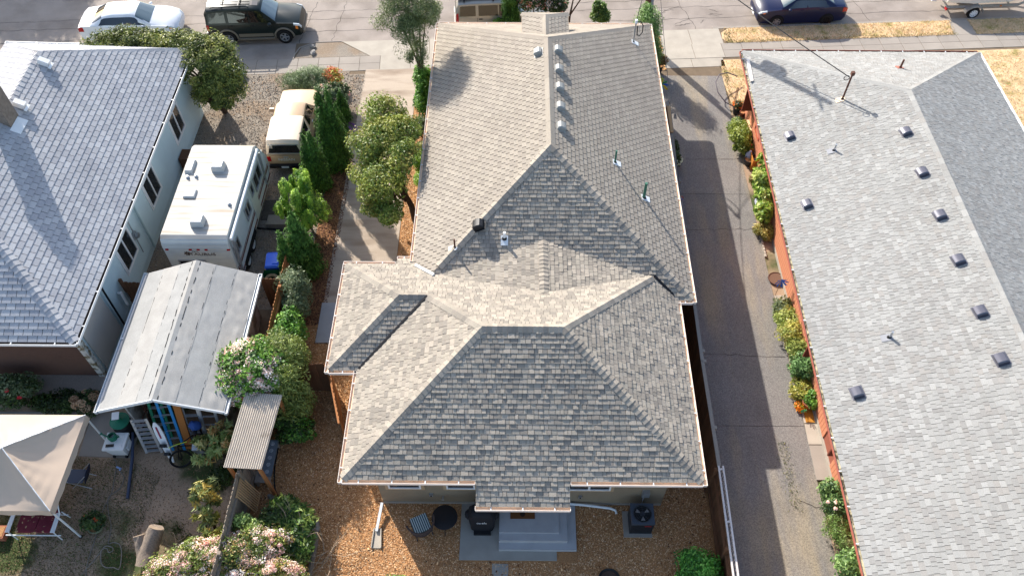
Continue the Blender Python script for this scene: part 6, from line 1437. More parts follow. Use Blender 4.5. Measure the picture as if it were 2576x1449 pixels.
t = thing('fire_bowl', 'round black fire bowl with a mesh top at the bottom edge of the picture', 'fire bowl', (2.78, 7.45, 0))
b = MB(); b.lathe([(.12, .05), (.26, .16), (.3, .24), (.31, .25)], n=24, cap=False); b.ring((0, 0, .25), .31, .018, 'z', 28, 6); b.build('bowl', M['blk'], t, smooth=True); b = MB(); b.cyl((0, 0, .19), (0, 0, .2), .27, None, 24); b.build('ash', mat('ash', '#4b3b31', .95, n1=20, a1=.3), t)
for i in range(3): b = MB(); a = i * 2.09; b.cyl((math.cos(a) * .2, math.sin(a) * .2, 0), (math.cos(a) * .24, math.sin(a) * .24, .14), .015); b.build('leg', M['blk_metal'], t)
t = thing('air_conditioner', 'dark square air conditioner unit with a top fan beside the rear wall', 'air conditioner', (3.82, 9.2, .05))
ACM = mat('ac_case', '#2f3339', .5)
b = MB(); b.b2(-.33, .33, -.31, .31, 0, .74); b.build('case', ACM, t)
for z in range(9):
    b = MB(); b.b2(-.335, .335, -.318, -.31, .08 + z * .07, .1 + z * .07); b.build('louvre', M['blk'], t)
b = MB(); b.b2(-.35, .35, -.33, .33, .74, .79); b.build('top_frame', mat('ac_top', '#454c55', .45), t)
b = MB(); b.cyl((0, 0, .788), (0, 0, .796), .255, None, 28); b.build('fan_opening', M['dark'], t)
b = MB(); b.ring((0, 0, .8), .26, .014, 'z', 28, 6)
for r_ in (.08, .14, .2): b.ring((0, 0, .806), r_, .004, 'z', 24, 4)
for i in range(4): a = i * math.pi / 4; b.cyl((-math.cos(a) * .26, -math.sin(a) * .26, .806), (math.cos(a) * .26, math.sin(a) * .26, .806), .005, None, 4)
b.build('fan_guard', ACM, t)
b = MB(); b.cyl((0, 0, .797), (0, 0, .802), .07, None, 14)
b.build('fan_hub', ACM, t)
for i in range(3):
    a = .6 + i * 2.09; b = MB(); b.add([(math.cos(a) * .07, math.sin(a) * .07, .799), (math.cos(a - .35) * .2, math.sin(a - .35) * .2, .8), (math.cos(a + .25) * .2, math.sin(a + .25) * .2, .803)], [(0, 1, 2)]); b.extrude([(math.cos(a) * .07, math.sin(a) * .07, .798), (math.cos(a - .35) * .22, math.sin(a - .35) * .22, .798), (math.cos(a + .25) * .22, math.sin(a + .25) * .22, .801)], (0, 0, .003)); b.build('fan_blade', M['galv'], t)
b = MB(); b.b2(.06, .26, -.325, -.318, .6, .64); b.build('badge', mat('red_badge', '#a3232a', .5), t)
b = MB(); b.b2(-.5, .36, -.42, .4, -.05, .0); b.build('pad', M['concrete'], t)
t = thing('splash_block', 'white downspout elbow ending on a tapered concrete splash block in the chips', 'splash block', (-4.18, 9.0, 0))
b = MB(); b.add([(-4.1, 8.98, .04), (-3.98 - .1, 8.95, .04), (-4.0, 8.4, .04), (-4.3, 8.42, .04), (-4.28, 8.95, .04)], [(4, 3, 2, 1, 0)]); b.prism([(-4.28, 8.98), (-4.09, 8.98), (-4.03, 8.38), (-4.3, 8.38)], .012, .05); b.bar((-4.29, 8.98, .07), (-4.31, 8.38, .07), .03, .06); b.bar((-4.08, 8.98, .07), (-4.02, 8.38, .07), .03, .06); b.build('block', M['concrete_new'], t, world=True)
b = MB(); b.bar((-4.1, 9.72, .26), (-4.2, 8.88, .1), .08, .06); b.build('downspout', M['white_metal'], t, world=True)
# things along the right house and driveway
def pot(label, x, y, r, h, mt, cat='pot', z=0, group=None, soil=True):
    t = thing('plant_pot', label, cat, (x, y, z), 0, group)
    b = MB(); b.lathe([(r * .7, 0), (r * .98, h * .9), (r * 1.05, h * .9), (r * 1.05, h), (r * .93, h), (r * .9, h * .85)], n=16, cap=False); b.build('pot', mt, t, smooth=True)
    b = MB(); b.cyl((0, 0, h * .8), (0, 0, h * .86), r * .9, None, 16); b.build('soil', M['mulch'], t); return t
def pinwheel(label, x, y, h, cols, r=.14, stick='#7a5a40'):
    t = thing('pinwheel', label, 'pinwheel', (x, y, 0), 0, 'garden pinwheels')
    b = MB(); b.cyl((0, 0, 0), (0, 0, h), .008, None, 6); b.build('stick', mat('stick', stick, .7), t)
    for i in range(8):
        a = i * math.pi / 4; c_ = cols[i % len(cols)]; b = MB(); d1 = Vector((math.cos(a), -.35, math.sin(a))); d2 = Vector((math.cos(a + .6), -.2, math.sin(a + .6)))
        b.add([(0, 0, h), tuple(d1 * r + Vector((0, 0, h))), tuple((d1 + d2) * r * .62 + Vector((0, -.04, h))), tuple(d2 * r * .5 + Vector((0, 0, h)))], [(0, 1, 2, 3)], 0, lin(c_)); b.build('petal', M['paint'], t)
    return t
RB = ['#2466d8', '#2f9e54', '#e0c42e', '#d8402e', '#7a3fb0', '#e07a2e', '#2fb0c8', '#e0c42e']
pinwheel('big rainbow pinwheel beside the far end of the driveway fence', 6.5, 29.3, .75, RB, .3)
pinwheel('small rainbow pinwheel standing against the fence in the driveway shade', 6.35, 21.9, 1.2, ['#d8402e', '#e07a2e', '#e0c42e', '#7a3fb0'], .16)
pinwheel('blue pinwheel above the small concrete slab by the red wall', 9.66, 18.0, .9, ['#1d63c8', '#2f7be0'], .22)
pinwheel('white and orange pinwheel fixed to the red wall beside the vegetable row', 9.98, 16.1, 1.5, ['#e8e4da', '#e07a2e', '#4a6fd0'], .14)
pinwheel('yellow and blue pinwheel against the red wall near the feathery plant', 9.98, 14.4, 1.4, ['#e6c832', '#4a6fd0'], .12)
pinwheel('small green pinwheel beside the orange marigolds', 9.6, 13.05, .3, ['#1fa36a', '#2fbf80'], .1)
BP = mat('black_pot', '#232326', .5)
pot('large black pot holding an orange flower by the lawn patch', 9.84, 28.2, .2, .4, BP); pot('black pot turned over with a rusty can on it', 9.95, 27.75, .2, .3, BP)
pot('brown pot stacked on the upturned black pot', 9.95, 27.75, .12, .22, M['orange_pot'], z=.3); pot('flat black pot beside the stacked pots', 10.0, 27.55, .2, .26, BP)
pot('wide dark pot with a pale rim below the orange crate', 10.0, 23.95, .2, .32, BP); pot('black nursery pot at the left of the orange crate', 9.82, 24.95, .2, .34, BP)
pot('terracotta pot tipped beside the feathery green plant', 9.7, 13.95, .12, .26, M['orange_pot']); pot('brown pot under the yellow leaved bush near the marigolds', 9.85, 13.75, .18, .3, M['orange_pot'])
pot('large reddish pot nearest to the doormat', 9.84, 13.35, .22, .34, M['orange_pot'])
pot('black pot under the red bush at the far driveway end', 6.62, 31.1, .2, .45, BP)
t = thing('water_jug', 'clear grey plastic jug standing beside the orange crate', 'jug', (9.86, 25.2, 0)); b = MB(); b.lathe([(.15, 0), (.17, .3), (.15, .42), (.06, .5), (.05, .56)], n=14); b.build('bottle', mat('clear_plastic', '#b9bccb', .25), t, smooth=True)
t = thing('wooden_crate', 'orange wooden box full of dark pots under the red gutter', 'crate', (10.05, 24.9, 0)); OW = mat('orange_wood', '#b8752c', .7, n1=6, a1=.15)
for x0, x1, y0, y1 in ((9.86, 9.89, 24.6, 25.35), (9.89, 10.04, 24.6, 24.63), (9.89, 10.04, 25.32, 25.35)): b = MB(); b.b2(x0, x1, y0, y1, 0, .55); b.build('side_panel', OW, t, world=True)
b = MB(); b.b2(9.89, 10.04, 24.63, 25.32, .3, .34); b.build('shelf', OW, t, world=True)
for y in (24.8, 25.1): b = MB(); b.cyl((9.96, y, .34), (9.96, y, .48), .07); tag(b.build('small_pot', BP), 'small dark pot standing inside the orange box', 'pot', 'dark pots inside the orange box')
b = MB(); b.add([(9.6, 26.35, .3), (9.85, 26.3, .3), (9.85, 26.6, .3), (9.6, 26.62, .3), (9.56, 26.3, .5), (9.9, 26.26, .5), (9.9, 26.65, .5), (9.56, 26.66, .5)], [(3, 2, 1, 0), (0, 1, 5, 4), (1, 2, 6, 5), (2, 3, 7, 6), (3, 0, 4, 7)]); b.b2(9.6, 9.85, 26.35, 26.6, 0, .3); tag(b.build('yellow_tub', mat('yellow_plastic', '#e2bd22', .5)), 'yellow plastic tub beside the round green shrub', 'tub')
b = MB(); b.b2(9.92, 10.03, 26.2, 26.9, 0, .8); tag(b.build('cardboard_panel', mat('card', '#d9b58c', .8)), 'pale tan panel leaning on the red wall behind the yellow tub', 'panel')
t = thing('garden_statue', 'small grey seated stone statue by the red wall', 'statue', (9.95, 27.0, 0)); b = MB(); b.lathe([(.13, 0), (.14, .12), (.1, .3), (.11, .36), (.07, .42)], n=12); b.ell((0, 0, .49), (.08, .08, .1)); b.ell((-.08, -.06, .14), (.08, .1, .07)); b.ell((.08, -.06, .14), (.08, .1, .07)); b.build('figure', M['stone'], t, smooth=True)
t = thing('gnome_ornament', 'red pointed garden ornament beside the orange crate', 'ornament', (9.95, 25.55, 0)); b = MB(); b.lathe([(.1, 0), (.11, .25), (.09, .32)], n=10); b.build('base', M['blk'], t, smooth=True); b = MB(); b.lathe([(.13, .3), (.1, .42), (.03, .62)], n=10); b.build('red_cone', mat('red_plastic', '#d22a35', .5), t, smooth=True)
t = thing('arched_hoop', 'dark flexible hoop arching over the lawn patch beside the driveway', 'hoop', (9.6, 29.5, 0)); b = MB(); b.tube([(9.85, 28.55, .1), (9.4, 28.7, .25), (9.1, 29.2, .4), (9.05, 29.8, .5), (9.3, 30.3, .55), (9.7, 30.5, .5), (10.2, 30.5, .3)], .025, 8); b.build('tube', mat('grey_tube', '#5b5458', .5), t, smooth=True, world=True)
t = thing('plant_rack', 'thin dark metal stakes leaning near the corner of the right house', 'stakes', (9.95, 29.2, 0))
for i in range(4): b = MB(); b.cyl((9.85 + i * .03, 28.9, .0), (9.98 + i * .03, 29.45, .5), .01, None, 5); b.build('stake', M['copper'], t, world=True)
t = thing('round_trivet', 'round brown woven mat leaning by the wall on the small slab', 'mat', (9.82, 18.75, 0)); b = MB(); b.cyl((9.84, 18.75, .05), (9.84, 18.75, .08), .3, None, 24); b.build('disc', mat('woven_brown', '#6b5040', .9, n1=50, a1=.35), t, world=True); b = MB(); b.ring((9.84, 18.75, .08), .3, .02, 'z', 24, 6); b.build('rim', M['copper'], t, world=True)
b = MB(); b.b2(9.68, 9.98, 12.72, 13.4, .036, .05); tag(b.build('doormat', mat('orange_mat', '#b07a2c', .95, n1=40, a1=.2)), 'orange brown doormat on the slab by the red house door', 'doormat')
b = MB(); b.b2(9.72, 9.98, 22.4, 22.8, .05, .4); tag(b.build('storage_box', mat('lilac_box', '#b9bccf', .6)), 'pale lilac box half hidden by the sunflowers', 'box')
b = MB(); b.prism([(9.62, 21.9), (10.0, 21.9), (10.0, 22.1), (9.62, 22.1)], 0, .3); tag(b.build('board_offcut', mat('red_brown_board', '#7a4a38', .8)), 'red brown board standing among the sunflowers', 'board')
for i in range(9):
    y = 19.9 + i * .16; b = MB(); b.box((9.63, y, .05), (.07, .13, .1), 0, None, (0, 0, rng.uniform(-.2, .2))); tag(b.build('edging_block', M['concrete_new']), 'small pale block edging the sunflower bed', 'block', 'blocks edging the sunflower bed')
# utility pole and wires
t = thing('utility_pole', 'brown timber utility pole with a metal guard rising from the verge behind the house', 'utility pole', (6.1, 33.6, 0))
b = MB(); b.cyl((6.1, 33.6, -.1), (6.13, 33.6, 10.4), .14, .1, 14); b.build('pole', mat('pole_wood', '#5b4634', .95, n1=8, a1=.2, stretch=(6, 6, .6)), t, smooth=True, world=True)
b = MB(); b.b2(6.24, 6.36, 33.55, 33.65, .0, 3.2); b.build('cable_guard', mat('blue_grey_metal', '#8e9cb4', .4, metal=.4), t, world=True)
b = MB(); b.bar((6.12, 32.8, 9.9), (6.12, 34.4, 9.9), .07, .08); b.build('crossarm', bpy.data.materials['pole_wood'], t, world=True)
b = MB(); b.lathe([(.25, 0), (.28, .08), (.28, .75), (.22, .85), (.08, .95)], (6.12, 34.0, 7.7), 16); b.build('transformer', M['galv'], t, smooth=True, world=True)
def wire(label, a, c_, sag, r=.012):
    a = Vector(a); c_ = Vector(c_); b = MB(); b.tube([a.lerp(c_, i / 16) - Vector((0, 0, sag * 4 * (i / 16) * (1 - i / 16))) for i in range(17)], r, 5); return tag(b.build('overhead_wire', M['blk']), label, 'wire', 'overhead wires')
wire('thick black service wire running down to the mast on the right house roof', (6.2, 33.5, 5.2), (px_ - .1, py_, pz_ + 1.05), .1, .02)
wire('thin service wire reaching the mast on the middle house roof', (6.1, 33.45, 6.2), (mx, my, mz + 1.0), .25, .014)
wire('thin wire hanging along the driveway fence to the middle house eave', (6.25, 33.5, 4.2), (5.95, 19.4, 2.7), .25, .012)
# ------------------------------------------------------------------ plants
def G(*hs): return [lin(h) for h in hs]
P_DARK = G('#33451f', '#3d5226', '#2a3a1b', '#4b5f2c'); P_ARB = G('#35541c', '#2b4717', '#41621f', '#527530'); P_MAP = G('#6b7a2e', '#7d8a38', '#566a2a', '#93953f', '#7d7a36')
P_LIME = G('#8aa834', '#a3be46', '#658c2a', '#466c20'); P_GREY = G('#5d6b49', '#6f7c58', '#4d5b3c', '#7f8a64'); P_OLV = G('#5f6a33', '#747a3e', '#4e5a2b', '#88873f', '#99823a'); P_FRESH = G('#4f7a2a', '#628f34', '#3e6623', '#7da245')
P_PINK = G('#f3ddd0', '#ead0c2', '#faf1e6', '#dcb2a4')
def tree(name, label, base, blobs, n, size, pal, cat='shrub', seed=1, branches=None, mt=None, group=None, bark=None, **kw):
    t = thing(name, label, cat, (base[0], base[1], 0), 0, group)
    if branches is None:
        top = max(b[0][2] for b in blobs); c = blobs[0][0]; branches = [([(base[0], base[1], -.05), ((base[0] + c[0]) / 2, (base[1] + c[1]) / 2, top * .5), (c[0], c[1], top)], [.05, .04, .015])]
        for b_ in blobs: branches.append(([(base[0], base[1], .1), tuple((Vector((base[0], base[1], .1)) + Vector(b_[0])) / 2 + Vector((0, 0, -.05))), tuple(b_[0])], [.03, .022, .01]))
    limbs('trunk', branches[:1], bark or M['bark'], t)
    if len(branches) > 1: limbs('branches', branches[1:], bark or M['bark'], t)
    crown('crown', blobs, n, size, pal, mt or M['leaf'], t, seed, **kw)
    return t
def blossoms(t, blobs, n, size, pal, seed, clumps=60, spread=.1, mt=None, name='blossoms'):
    o = crown(name, [(c, (r[0] * 1.06, r[1] * 1.06, r[2] * 1.06)) for c, r in blobs], n, size, pal, mt or M['petal'], t, seed, clumps=clumps, spread=spread, shell=.9, aspect=.8); o['kind'] = 'stuff'; return o
def arb(label, x, y, h, r, n, seed, tips=((0, 0, 1),), size=.085):
    bl = []
    for dx, dy, f in tips:
        hh = h * f
        for k in range(7):
            q = k / 6; bl.append(((x + dx * (.4 + .6 * q), y + dy * (.4 + .6 * q), hh * (.1 + .84 * q)), (r * (1.0 - .78 * q ** 1.6) * (1 if len(tips) == 1 else .78), r * (1.0 - .78 * q ** 1.6) * (1 if len(tips) == 1 else .78), hh * .14)))
    return tree('arborvitae', label, (x, y), bl, n, size, P_ARB, 'evergreen', seed, [([(x, y, 0), (x, y, h * .8)], [.07, .02])], M['needle'], 'columnar evergreens beside the driveway', clumps=30, spread=.3, aspect=.32, shell=.75, updir=(0, 0, 1), outward=1.2)
arb('tallest dark arborvitae beside the purple hose coil', -7.62, 24.75, 3.75, .62, 13000, 1, ((-.16, 0, 1), (.2, .1, .97)))
arb('shorter arborvitae behind the tan pickup tailgate', -8.15, 23.4, 2.9, .52, 9000, 2, ((-.18, 0, .93), (.12, 0, 1)))
arb('taller arborvitae just above the blue recycling bin', -7.95, 19.0, 3.1, .52, 9000, 3)
arb('small arborvitae touching the blue recycling bin', -8.35, 18.5, 2.6, .34, 5000, 4)
arb('young dark arborvitae at the right side of the rose bush', -7.72, 26.6, 1.7, .3, 3000, 5); arb('thin dark cypress nearest to the rose bush', -7.7, 27.6, 1.6, .28, 2500, 6)
lm = [((-8.35 + dx, 21.2 + dy, zc), (.23, .23, rz * 1.15)) for dx, dy, zc, rz in ((0, .4, 2.0, .75), (.35, .2, 1.9, .75), (-.35, .1, 1.8, .7), (.1, -.3, 1.6, .7), (-.5, -.4, 1.3, .55), (.5, -.3, 1.5, .65), (-.75, -.1, 1.1, .45), (.2, .7, 1.6, .8), (-.2, -.7, 1.0, .55), (.45, -.75, 1.0, .6))]
tree('lime_shrub', 'bright lime green feathery shrub rising above the evergreen row', (-8.2, 21.2), lm + [((-8.1, 21.1, .9), (.7, .7, .75))], 13000, .085, P_LIME, 'shrub', 11, clumps=16, spread=.22, aspect=.2, updir=(0, 0, 1), outward=.9, shell=.6)
tree('grey_shrub', 'grey green shrub at the end of the evergreen fence', (-7.9, 17.2), [((-7.91, 17.19, 1.1), (.5, .5, .9)), ((-7.8, 16.6, .9), (.4, .4, .7))], 6000, .07, P_GREY, 'shrub', 12, aspect=.3)
tree('tall_shrub', 'tall olive green shrub leaning over the dark fence panel', (-7.35, 13.6), [((-7.45, 13.9, 1.9), (.55, .55, .9)), ((-7.3, 13.2, 1.6), (.65, .6, .9)), ((-7.2, 12.7, 1.0), (.6, .5, .8)), ((-7.7, 14.4, 1.2), (.5, .5, .8))], 14000, .075, G('#6d7a34', '#58682b', '#86904a', '#4a5a26', '#8f9a50'), 'shrub', 13, aspect=.28, spread=.3)
tree('round_shrub', 'dense light green shrub beside the concrete pad', (-7.75, 15.4), [((-7.8, 15.4, .9), (.5, .7, .8)), ((-7.7, 14.7, .7), (.4, .5, .6))], 6000, .07, P_FRESH, 'shrub', 14)
bl = [((-8.5, 13.5, 2.2), (.75, .75, .6)), ((-8.9, 13.0, 1.8), (.7, .7, .6)), ((-8.0, 13.3, 2.0), (.7, .7, .7)), ((-8.3, 12.75, 1.7), (.7, .5, .6)), ((-9.0, 13.9, 1.6), (.5, .5, .5))]
t = tree('flowering_shrub', 'broad shrub covered in pale pink blossom clusters above the awning', (-8.45, 13.3), bl, 10000, .085, G('#5d8330', '#4d7029', '#78993f', '#3d5c22'), 'shrub', 15, aspect=.55)
blossoms(t, bl, 14000, .036, P_PINK, 16, 70, .1)
tree('low_bush', 'low dark bush at the right end of the awning', (-7.1, 12.1), [((-7.15, 12.1, .5), (.55, .4, .4)), ((-7.5, 12.45, .6), (.4, .4, .4))], 4500, .07, P_FRESH + P_DARK, 'shrub', 17)
# maple by the house wall
mb = [((c[0] - .18, c[1], c[2]), (r[0] * .8, r[1] * .85, r[2])) for c, r in [((-4.94, 24.04, 3.3), (.95, .95, .62)), ((-5.25, 22.6, 3.1), (1.0, 1.0, .7)), ((-4.6, 22.9, 3.5), (.8, .8, .5)), ((-4.73, 20.9, 2.8), (1.05, .95, .62)), ((-5.4, 21.5, 2.5), (.8, .8, .5)), ((-4.45, 19.95, 2.3), (.7, .55, .4)), ((-4.1, 21.8, 3.3), (.7, .9, .5)), ((-5.0, 20.2, 2.2), (.6, .5, .35)), ((-4.0, 23.2, 3.2), (.6, .8, .5))]]
tree('maple_tree', 'spreading olive green maple leaning over the left driveway', (-4.05, 21.6), mb, 26000, .062, P_MAP, 'tree', 21,
     [([(-4.05, 21.6, -.05), (-4.15, 21.7, .8), (-4.5, 21.9, 1.7)], [.14, .12, .09])] + [([(-4.25 - .1 * i, 21.75, .9 + .1 * (i % 4)), tuple((Vector((-4.3, 21.75, 1.2)) + Vector(c)) / 2), c], [.07, .05, .015]) for i, (c, r) in enumerate(mb)], clumps=24, spread=.3, aspect=.5, shell=.45)
# tall airy tree at the front corner
tb = [((-4.6, 28.9, 5.4), (1.0, 1.0, .8)), ((-4.9, 28.3, 4.7), (.85, .85, .7)), ((-4.0, 28.5, 5.0), (.8, .8, .8)), ((-4.3, 27.9, 4.2), (.7, .7, .8)), ((-4.25, 27.8, 3.3), (.45, .45, .7)), ((-3.8, 28.9, 4.4), (.6, .6, .7))]
tree('airy_tree', 'tall grey green airy tree at the front left corner of the house', (-4.12, 28.5), tb, 15000, .085, G('#56643f', '#6b774c', '#45522f', '#7e8757', '#5f6a3a'), 'tree', 22,
     [([(-4.12, 28.5, -.05), (-4.1, 28.4, 1.6), (-4.25, 28.3, 3.2), (-4.4, 28.4, 5.0)], [.1, .08, .06, .02])] + [([(-4.15, 28.4, 2.0), tuple((Vector((-4.15, 28.4, 2.6)) + Vector(c)) / 2), c], [.05, .035, .01]) for c, r in tb], clumps=26, spread=.24, aspect=.16, shell=.4)
tree('hedge_column', 'narrow bright green hedge column below the airy tree', (-4.12, 28.0), [((-4.12, 28.4, 1.6), (.34, .4, .7)), ((-4.1, 27.9, .9), (.36, .45, .8)), ((-4.15, 28.2, .5), (.36, .5, .5))], 6000, .07, P_FRESH, 'hedge', 23)
for i, (x, y, h, lb, pal) in enumerate(((-4.2, 26.6, .9, 'pale grass like clump below the hedge column', P_GREY), (-4.1, 25.2, .7, 'dry tan shrub against the left wall of the middle house', P_OLV), (-4.05, 24.5, .8, 'yellow green shrub at the wall behind the maple', P_LIME), (-3.95, 23.4, .7, 'small lime shrub half under the maple by the gutter', P_LIME))):
    tree('wall_shrub', lb, (x, y), [((x, y, h * .5), (.26, .4, h * .55))], 1800, .06, pal, 'shrub', 30 + i, aspect=.3)
# big shrub tree in front of the left house
lb_ = [((c[0], c[1] - .05, c[2] - .45), (r[0], r[1] * .9, r[2] * .95)) for c, r in [((-17.6, 28.9, 3.3), (1.0, .7, .6)), ((-16.4, 29.0, 3.5), (1.1, .75, .65)), ((-15.2, 28.9, 3.5), (1.1, .8, .65)), ((-14.1, 28.7, 3.4), (1.0, .9, .7)), ((-13.0, 28.4, 3.3), (1.0, .95, .85)), ((-12.4, 27.8, 2.9), (.75, .8, .8)), ((-12.9, 27.3, 2.4), (.8, .7, .8)), ((-13.4, 27.6, 3.1), (.8, .8, .8)), ((-12.6, 27.1, 1.9), (.55, .5, .5)), ((-12.5, 27.6, 2.3), (.8, .8, .7)), ((-13.2, 27.3, 2.0), (.6, .6, .6))]]
tree('broad_shrub', 'broad rounded evergreen shrub with bare twisted stems at the corner of the left house', (-13.3, 28.3), lb_, 30000, .075, G('#626d32', '#79803e', '#4d5928', '#8f9149', '#3f4b23'), 'tree', 41,
     [([(-13.2, 28.1, -.05), (-13.1, 28.2, .7), (-13.3, 28.3, 1.7), (-13.8, 28.4, 2.8)], [.13, .11, .08, .04])] + [([(-13.2, 28.1, .1), (-13.0 - .15 * i, 28.2 - .05 * (i % 3), 1.3), c], [.08, .06, .02]) for i, (c, r) in enumerate(lb_)], clumps=34, spread=.22, aspect=.42, shell=.6)
tree('front_bush', 'green shrub between the house and the utility pole', (6.1, 31.3), [((5.9, 31.6, 2.1), (.5, .5, .9)), ((6.05, 31.2, 1.2), (.45, .45, 1.0)), ((5.75, 31.9, 2.6), (.32, .32, .5)), ((6.3, 31.0, .8), (.35, .35, .7))], 8000, .07, G('#5c7a3c', '#6f8f4a', '#48652e', '#84a05c'), 'shrub', 42, aspect=.25)
tree('red_bush', 'reddish brown bush growing in the black pot', (6.62, 31.1), [((6.62, 31.1, .65), (.3, .3, .26))], 1600, .05, G('#7a5a38', '#8f6a3e', '#5f4a2c', '#6f7034'), 'shrub', 43)
tree('yellow_plant', 'small yellow green plant above the rainbow pinwheel', (6.45, 30.1), [((6.45, 30.1, .25), (.25, .22, .2))], 900, .05, G('#b0b84a', '#9aa83c', '#c8c860'), 'plant', 44)
tree('fence_plant', 'low leafy plant with white flowers beside the driveway fence', (6.65, 25.6), [((6.62, 25.6, .3), (.22, .6, .28)), ((6.72, 24.9, .35), (.22, .3, .25))], 1800, .055, P_DARK, 'plant', 45)
blossoms(bpy.data.objects[-1] if False else [o for o in bpy.data.objects if o.name.startswith('fence_plant')][0], [((6.75, 24.8, .35), (.2, .25, .22))], 220, .04, G('#e9e6d5', '#dcd9b8'), 46, 12, .1)
cy = [((-.37, 33.9, .5 + k * .5), (.42 * (1 - .09 * k), .42 * (1 - .09 * k), .45)) for k in range(6)]
tree('cypress', 'narrow dark cypress column in front of the silver wagon', (-.37, 33.9), cy, 7000, .08, P_ARB, 'evergreen', 47, [([(-.37, 33.9, 0), (-.37, 33.9, 2.6)], [.06, .02])], M['needle'], aspect=.3, updir=(0, 0, 1), shell=.7, outward=1.2)
tree('small_cypress', 'small bright evergreen at the foot of the cypress column', (-.95, 33.75), [((-.95, 33.75, .5), (.3, .3, .5)), ((-1.25, 33.7, .25), (.25, .25, .3))], 2200, .06, G('#557a26', '#6a8f30', '#46681f'), 'evergreen', 48, mt=M['needle'], aspect=.3, updir=(0, 0, 1))
fb = [((.6, 34.0, 1.9), (.6, .5, .5)), ((1.3, 34.1, 1.8), (.6, .5, .5)), ((1.9, 34.0, 1.6), (.4, .4, .4))]
t = tree('flowering_bush', 'dark leaved bush with white and pink flowers behind the portico roof', (1.1, 34.0), fb, 5000, .075, P_DARK, 'shrub', 49)
blossoms(t, fb, 1500, .04, G('#ead6cc', '#e3b9a8', '#f3ece4', '#d98f7a'), 50, 30, .12)
tree('magnolia', 'small glossy leaved sapling in front of the road behind the roof', (4.05, 34.3), [((4.05, 34.35, .8), (.42, .4, .4)), ((3.95, 34.4, 1.25), (.28, .28, .3))], 1500, .09, G('#3f5a26', '#56702f', '#6f8440'), 'tree', 51, aspect=.45)
tree('magnolia', 'leafy branch tips of a large leaved tree right of the portico', (2.6, 33.3), [((2.9, 33.0, 3.2), (.75, .4, .35)), ((2.3, 33.1, 3.4), (.4, .35, .3)), ((3.3, 33.1, 3.3), (.35, .3, .25))], 800, .16, P_DARK, 'tree', 52, [([(2.4, 33.5, 0), (2.45, 33.3, 1.6), (2.6, 33.1, 3.0)], [.06, .05, .02]), ([(2.45, 33.3, 1.6), (2.9, 33.1, 2.6), (3.2, 33.0, 3.2)], [.04, .03, .012])], aspect=.4, clumps=14)
# planting near the pickup
tree('rosemary_bush', 'wide blue green feathery bush beside the front of the pickup', (-9.7, 29.8), [((-10.2, 29.75, .35), (.65, .55, .4)), ((-9.4, 29.9, .4), (.7, .6, .45)), ((-8.9, 29.9, .35), (.4, .45, .35))], 11000, .075, G('#5f7048', '#73855a', '#4f6140', '#869668'), 'shrub', 53, aspect=.12, updir=(0, 0, 1), spread=.3)
tree('orange_shrub', 'orange tipped shrub right of the blue green bush', (-8.55, 30.0), [((-8.55, 30.1, .45), (.38, .35, .35)), ((-8.4, 29.6, .35), (.3, .3, .3))], 2400, .06, G('#c9764a', '#b8623c', '#d98f5c', '#9aa03c', '#a8ac48'), 'shrub', 54)
rb_ = [((-8.5, 28.6, .7), (.5, .45, .4)), ((-8.0, 28.45, .75), (.45, .45, .4))]
t = tree('rose_bush', 'dark green rose bush with pale flowers at the nose of the pickup', (-8.2, 28.5), rb_, 3600, .075, P_DARK + P_GREY, 'shrub', 55); blossoms(t, rb_, 220, .05, G('#f0d2c4', '#e8b9a6'), 56, 14, .1)
t = tree('silver_plant', 'small silvery white plant beside the sidewalk', (-13.15, 30.7), [((-13.15, 30.7, .16), (.3, .28, .18))], 1500, .06, G('#b9bfb2', '#9aa396', '#d2d6cb'), 'plant', 57, aspect=.25)
# bottom left flower bank and leafy shrubs
pb_ = [((-9.7, 7.35, .8), (.7, .5, .4)), ((-9.0, 7.7, 1.0), (.7, .5, .45)), ((-8.3, 7.8, 1.1), (.7, .5, .45)), ((-7.6, 8.1, 1.0), (.6, .5, .4)), ((-7.0, 8.2, .9), (.5, .4, .35)), ((-7.6, 7.4, .9), (.8, .5, .45)), ((-6.7, 7.25, .9), (.7, .4, .4)), ((-8.5, 7.1, .8), (.9, .4, .4)), ((-10.3, 7.05, .6), (.6, .35, .35)), ((-6.0, 7.0, .7), (.5, .3, .35)), ((-9.5, 6.7, .7), (1.2, .4, .5)), ((-7.5, 6.6, .7), (1.4, .4, .5))]
t = tree('flowering_shrub', 'wide bank of pink flowering shrubs along the bottom left edge', (-8.2, 7.3), pb_, 20000, .06, G('#71803a', '#5e6c30', '#8b9448', '#4f5d2a', '#8f7a44'), 'shrub', 61, aspect=.45)
blossoms(t, pb_, 24000, .03, P_PINK + G('#cfae98'), 62, 55, .12)
tree('leafy_shrub', 'glossy dark leafy shrub beside the grey edging log', (-6.6, 8.9), [((-6.55, 8.9, .6), (.5, .45, .4)), ((-6.5, 8.3, .5), (.45, .5, .4)), ((-6.95, 9.4, .45), (.45, .35, .35))], 4200, .11, G('#3f5a28', '#55702f', '#6f8a3c', '#2f4720', '#86964a'), 'shrub', 63, aspect=.32)
tree('leafy_shrub', 'dark glossy shrub against the grey fence below the trellis', (-7.5, 9.0), [((-7.2, 9.0, .5), (.45, .42, .4)), ((-7.05, 8.6, .45), (.4, .4, .4)), ((-7.5, 8.75, .6), (.25, .25, .35))], 4500, .08, P_DARK + G('#54752f'), 'shrub', 64, aspect=.3)
tree('pale_shrub', 'pale green upright shrub just above the pink flower bank', (-8.0, 8.65), [((-8.0, 8.7, .75), (.35, .3, .5)), ((-7.7, 8.6, .9), (.25, .25, .4))], 1600, .06, G('#8fa65a', '#a6b96e', '#748c46'), 'shrub', 65)
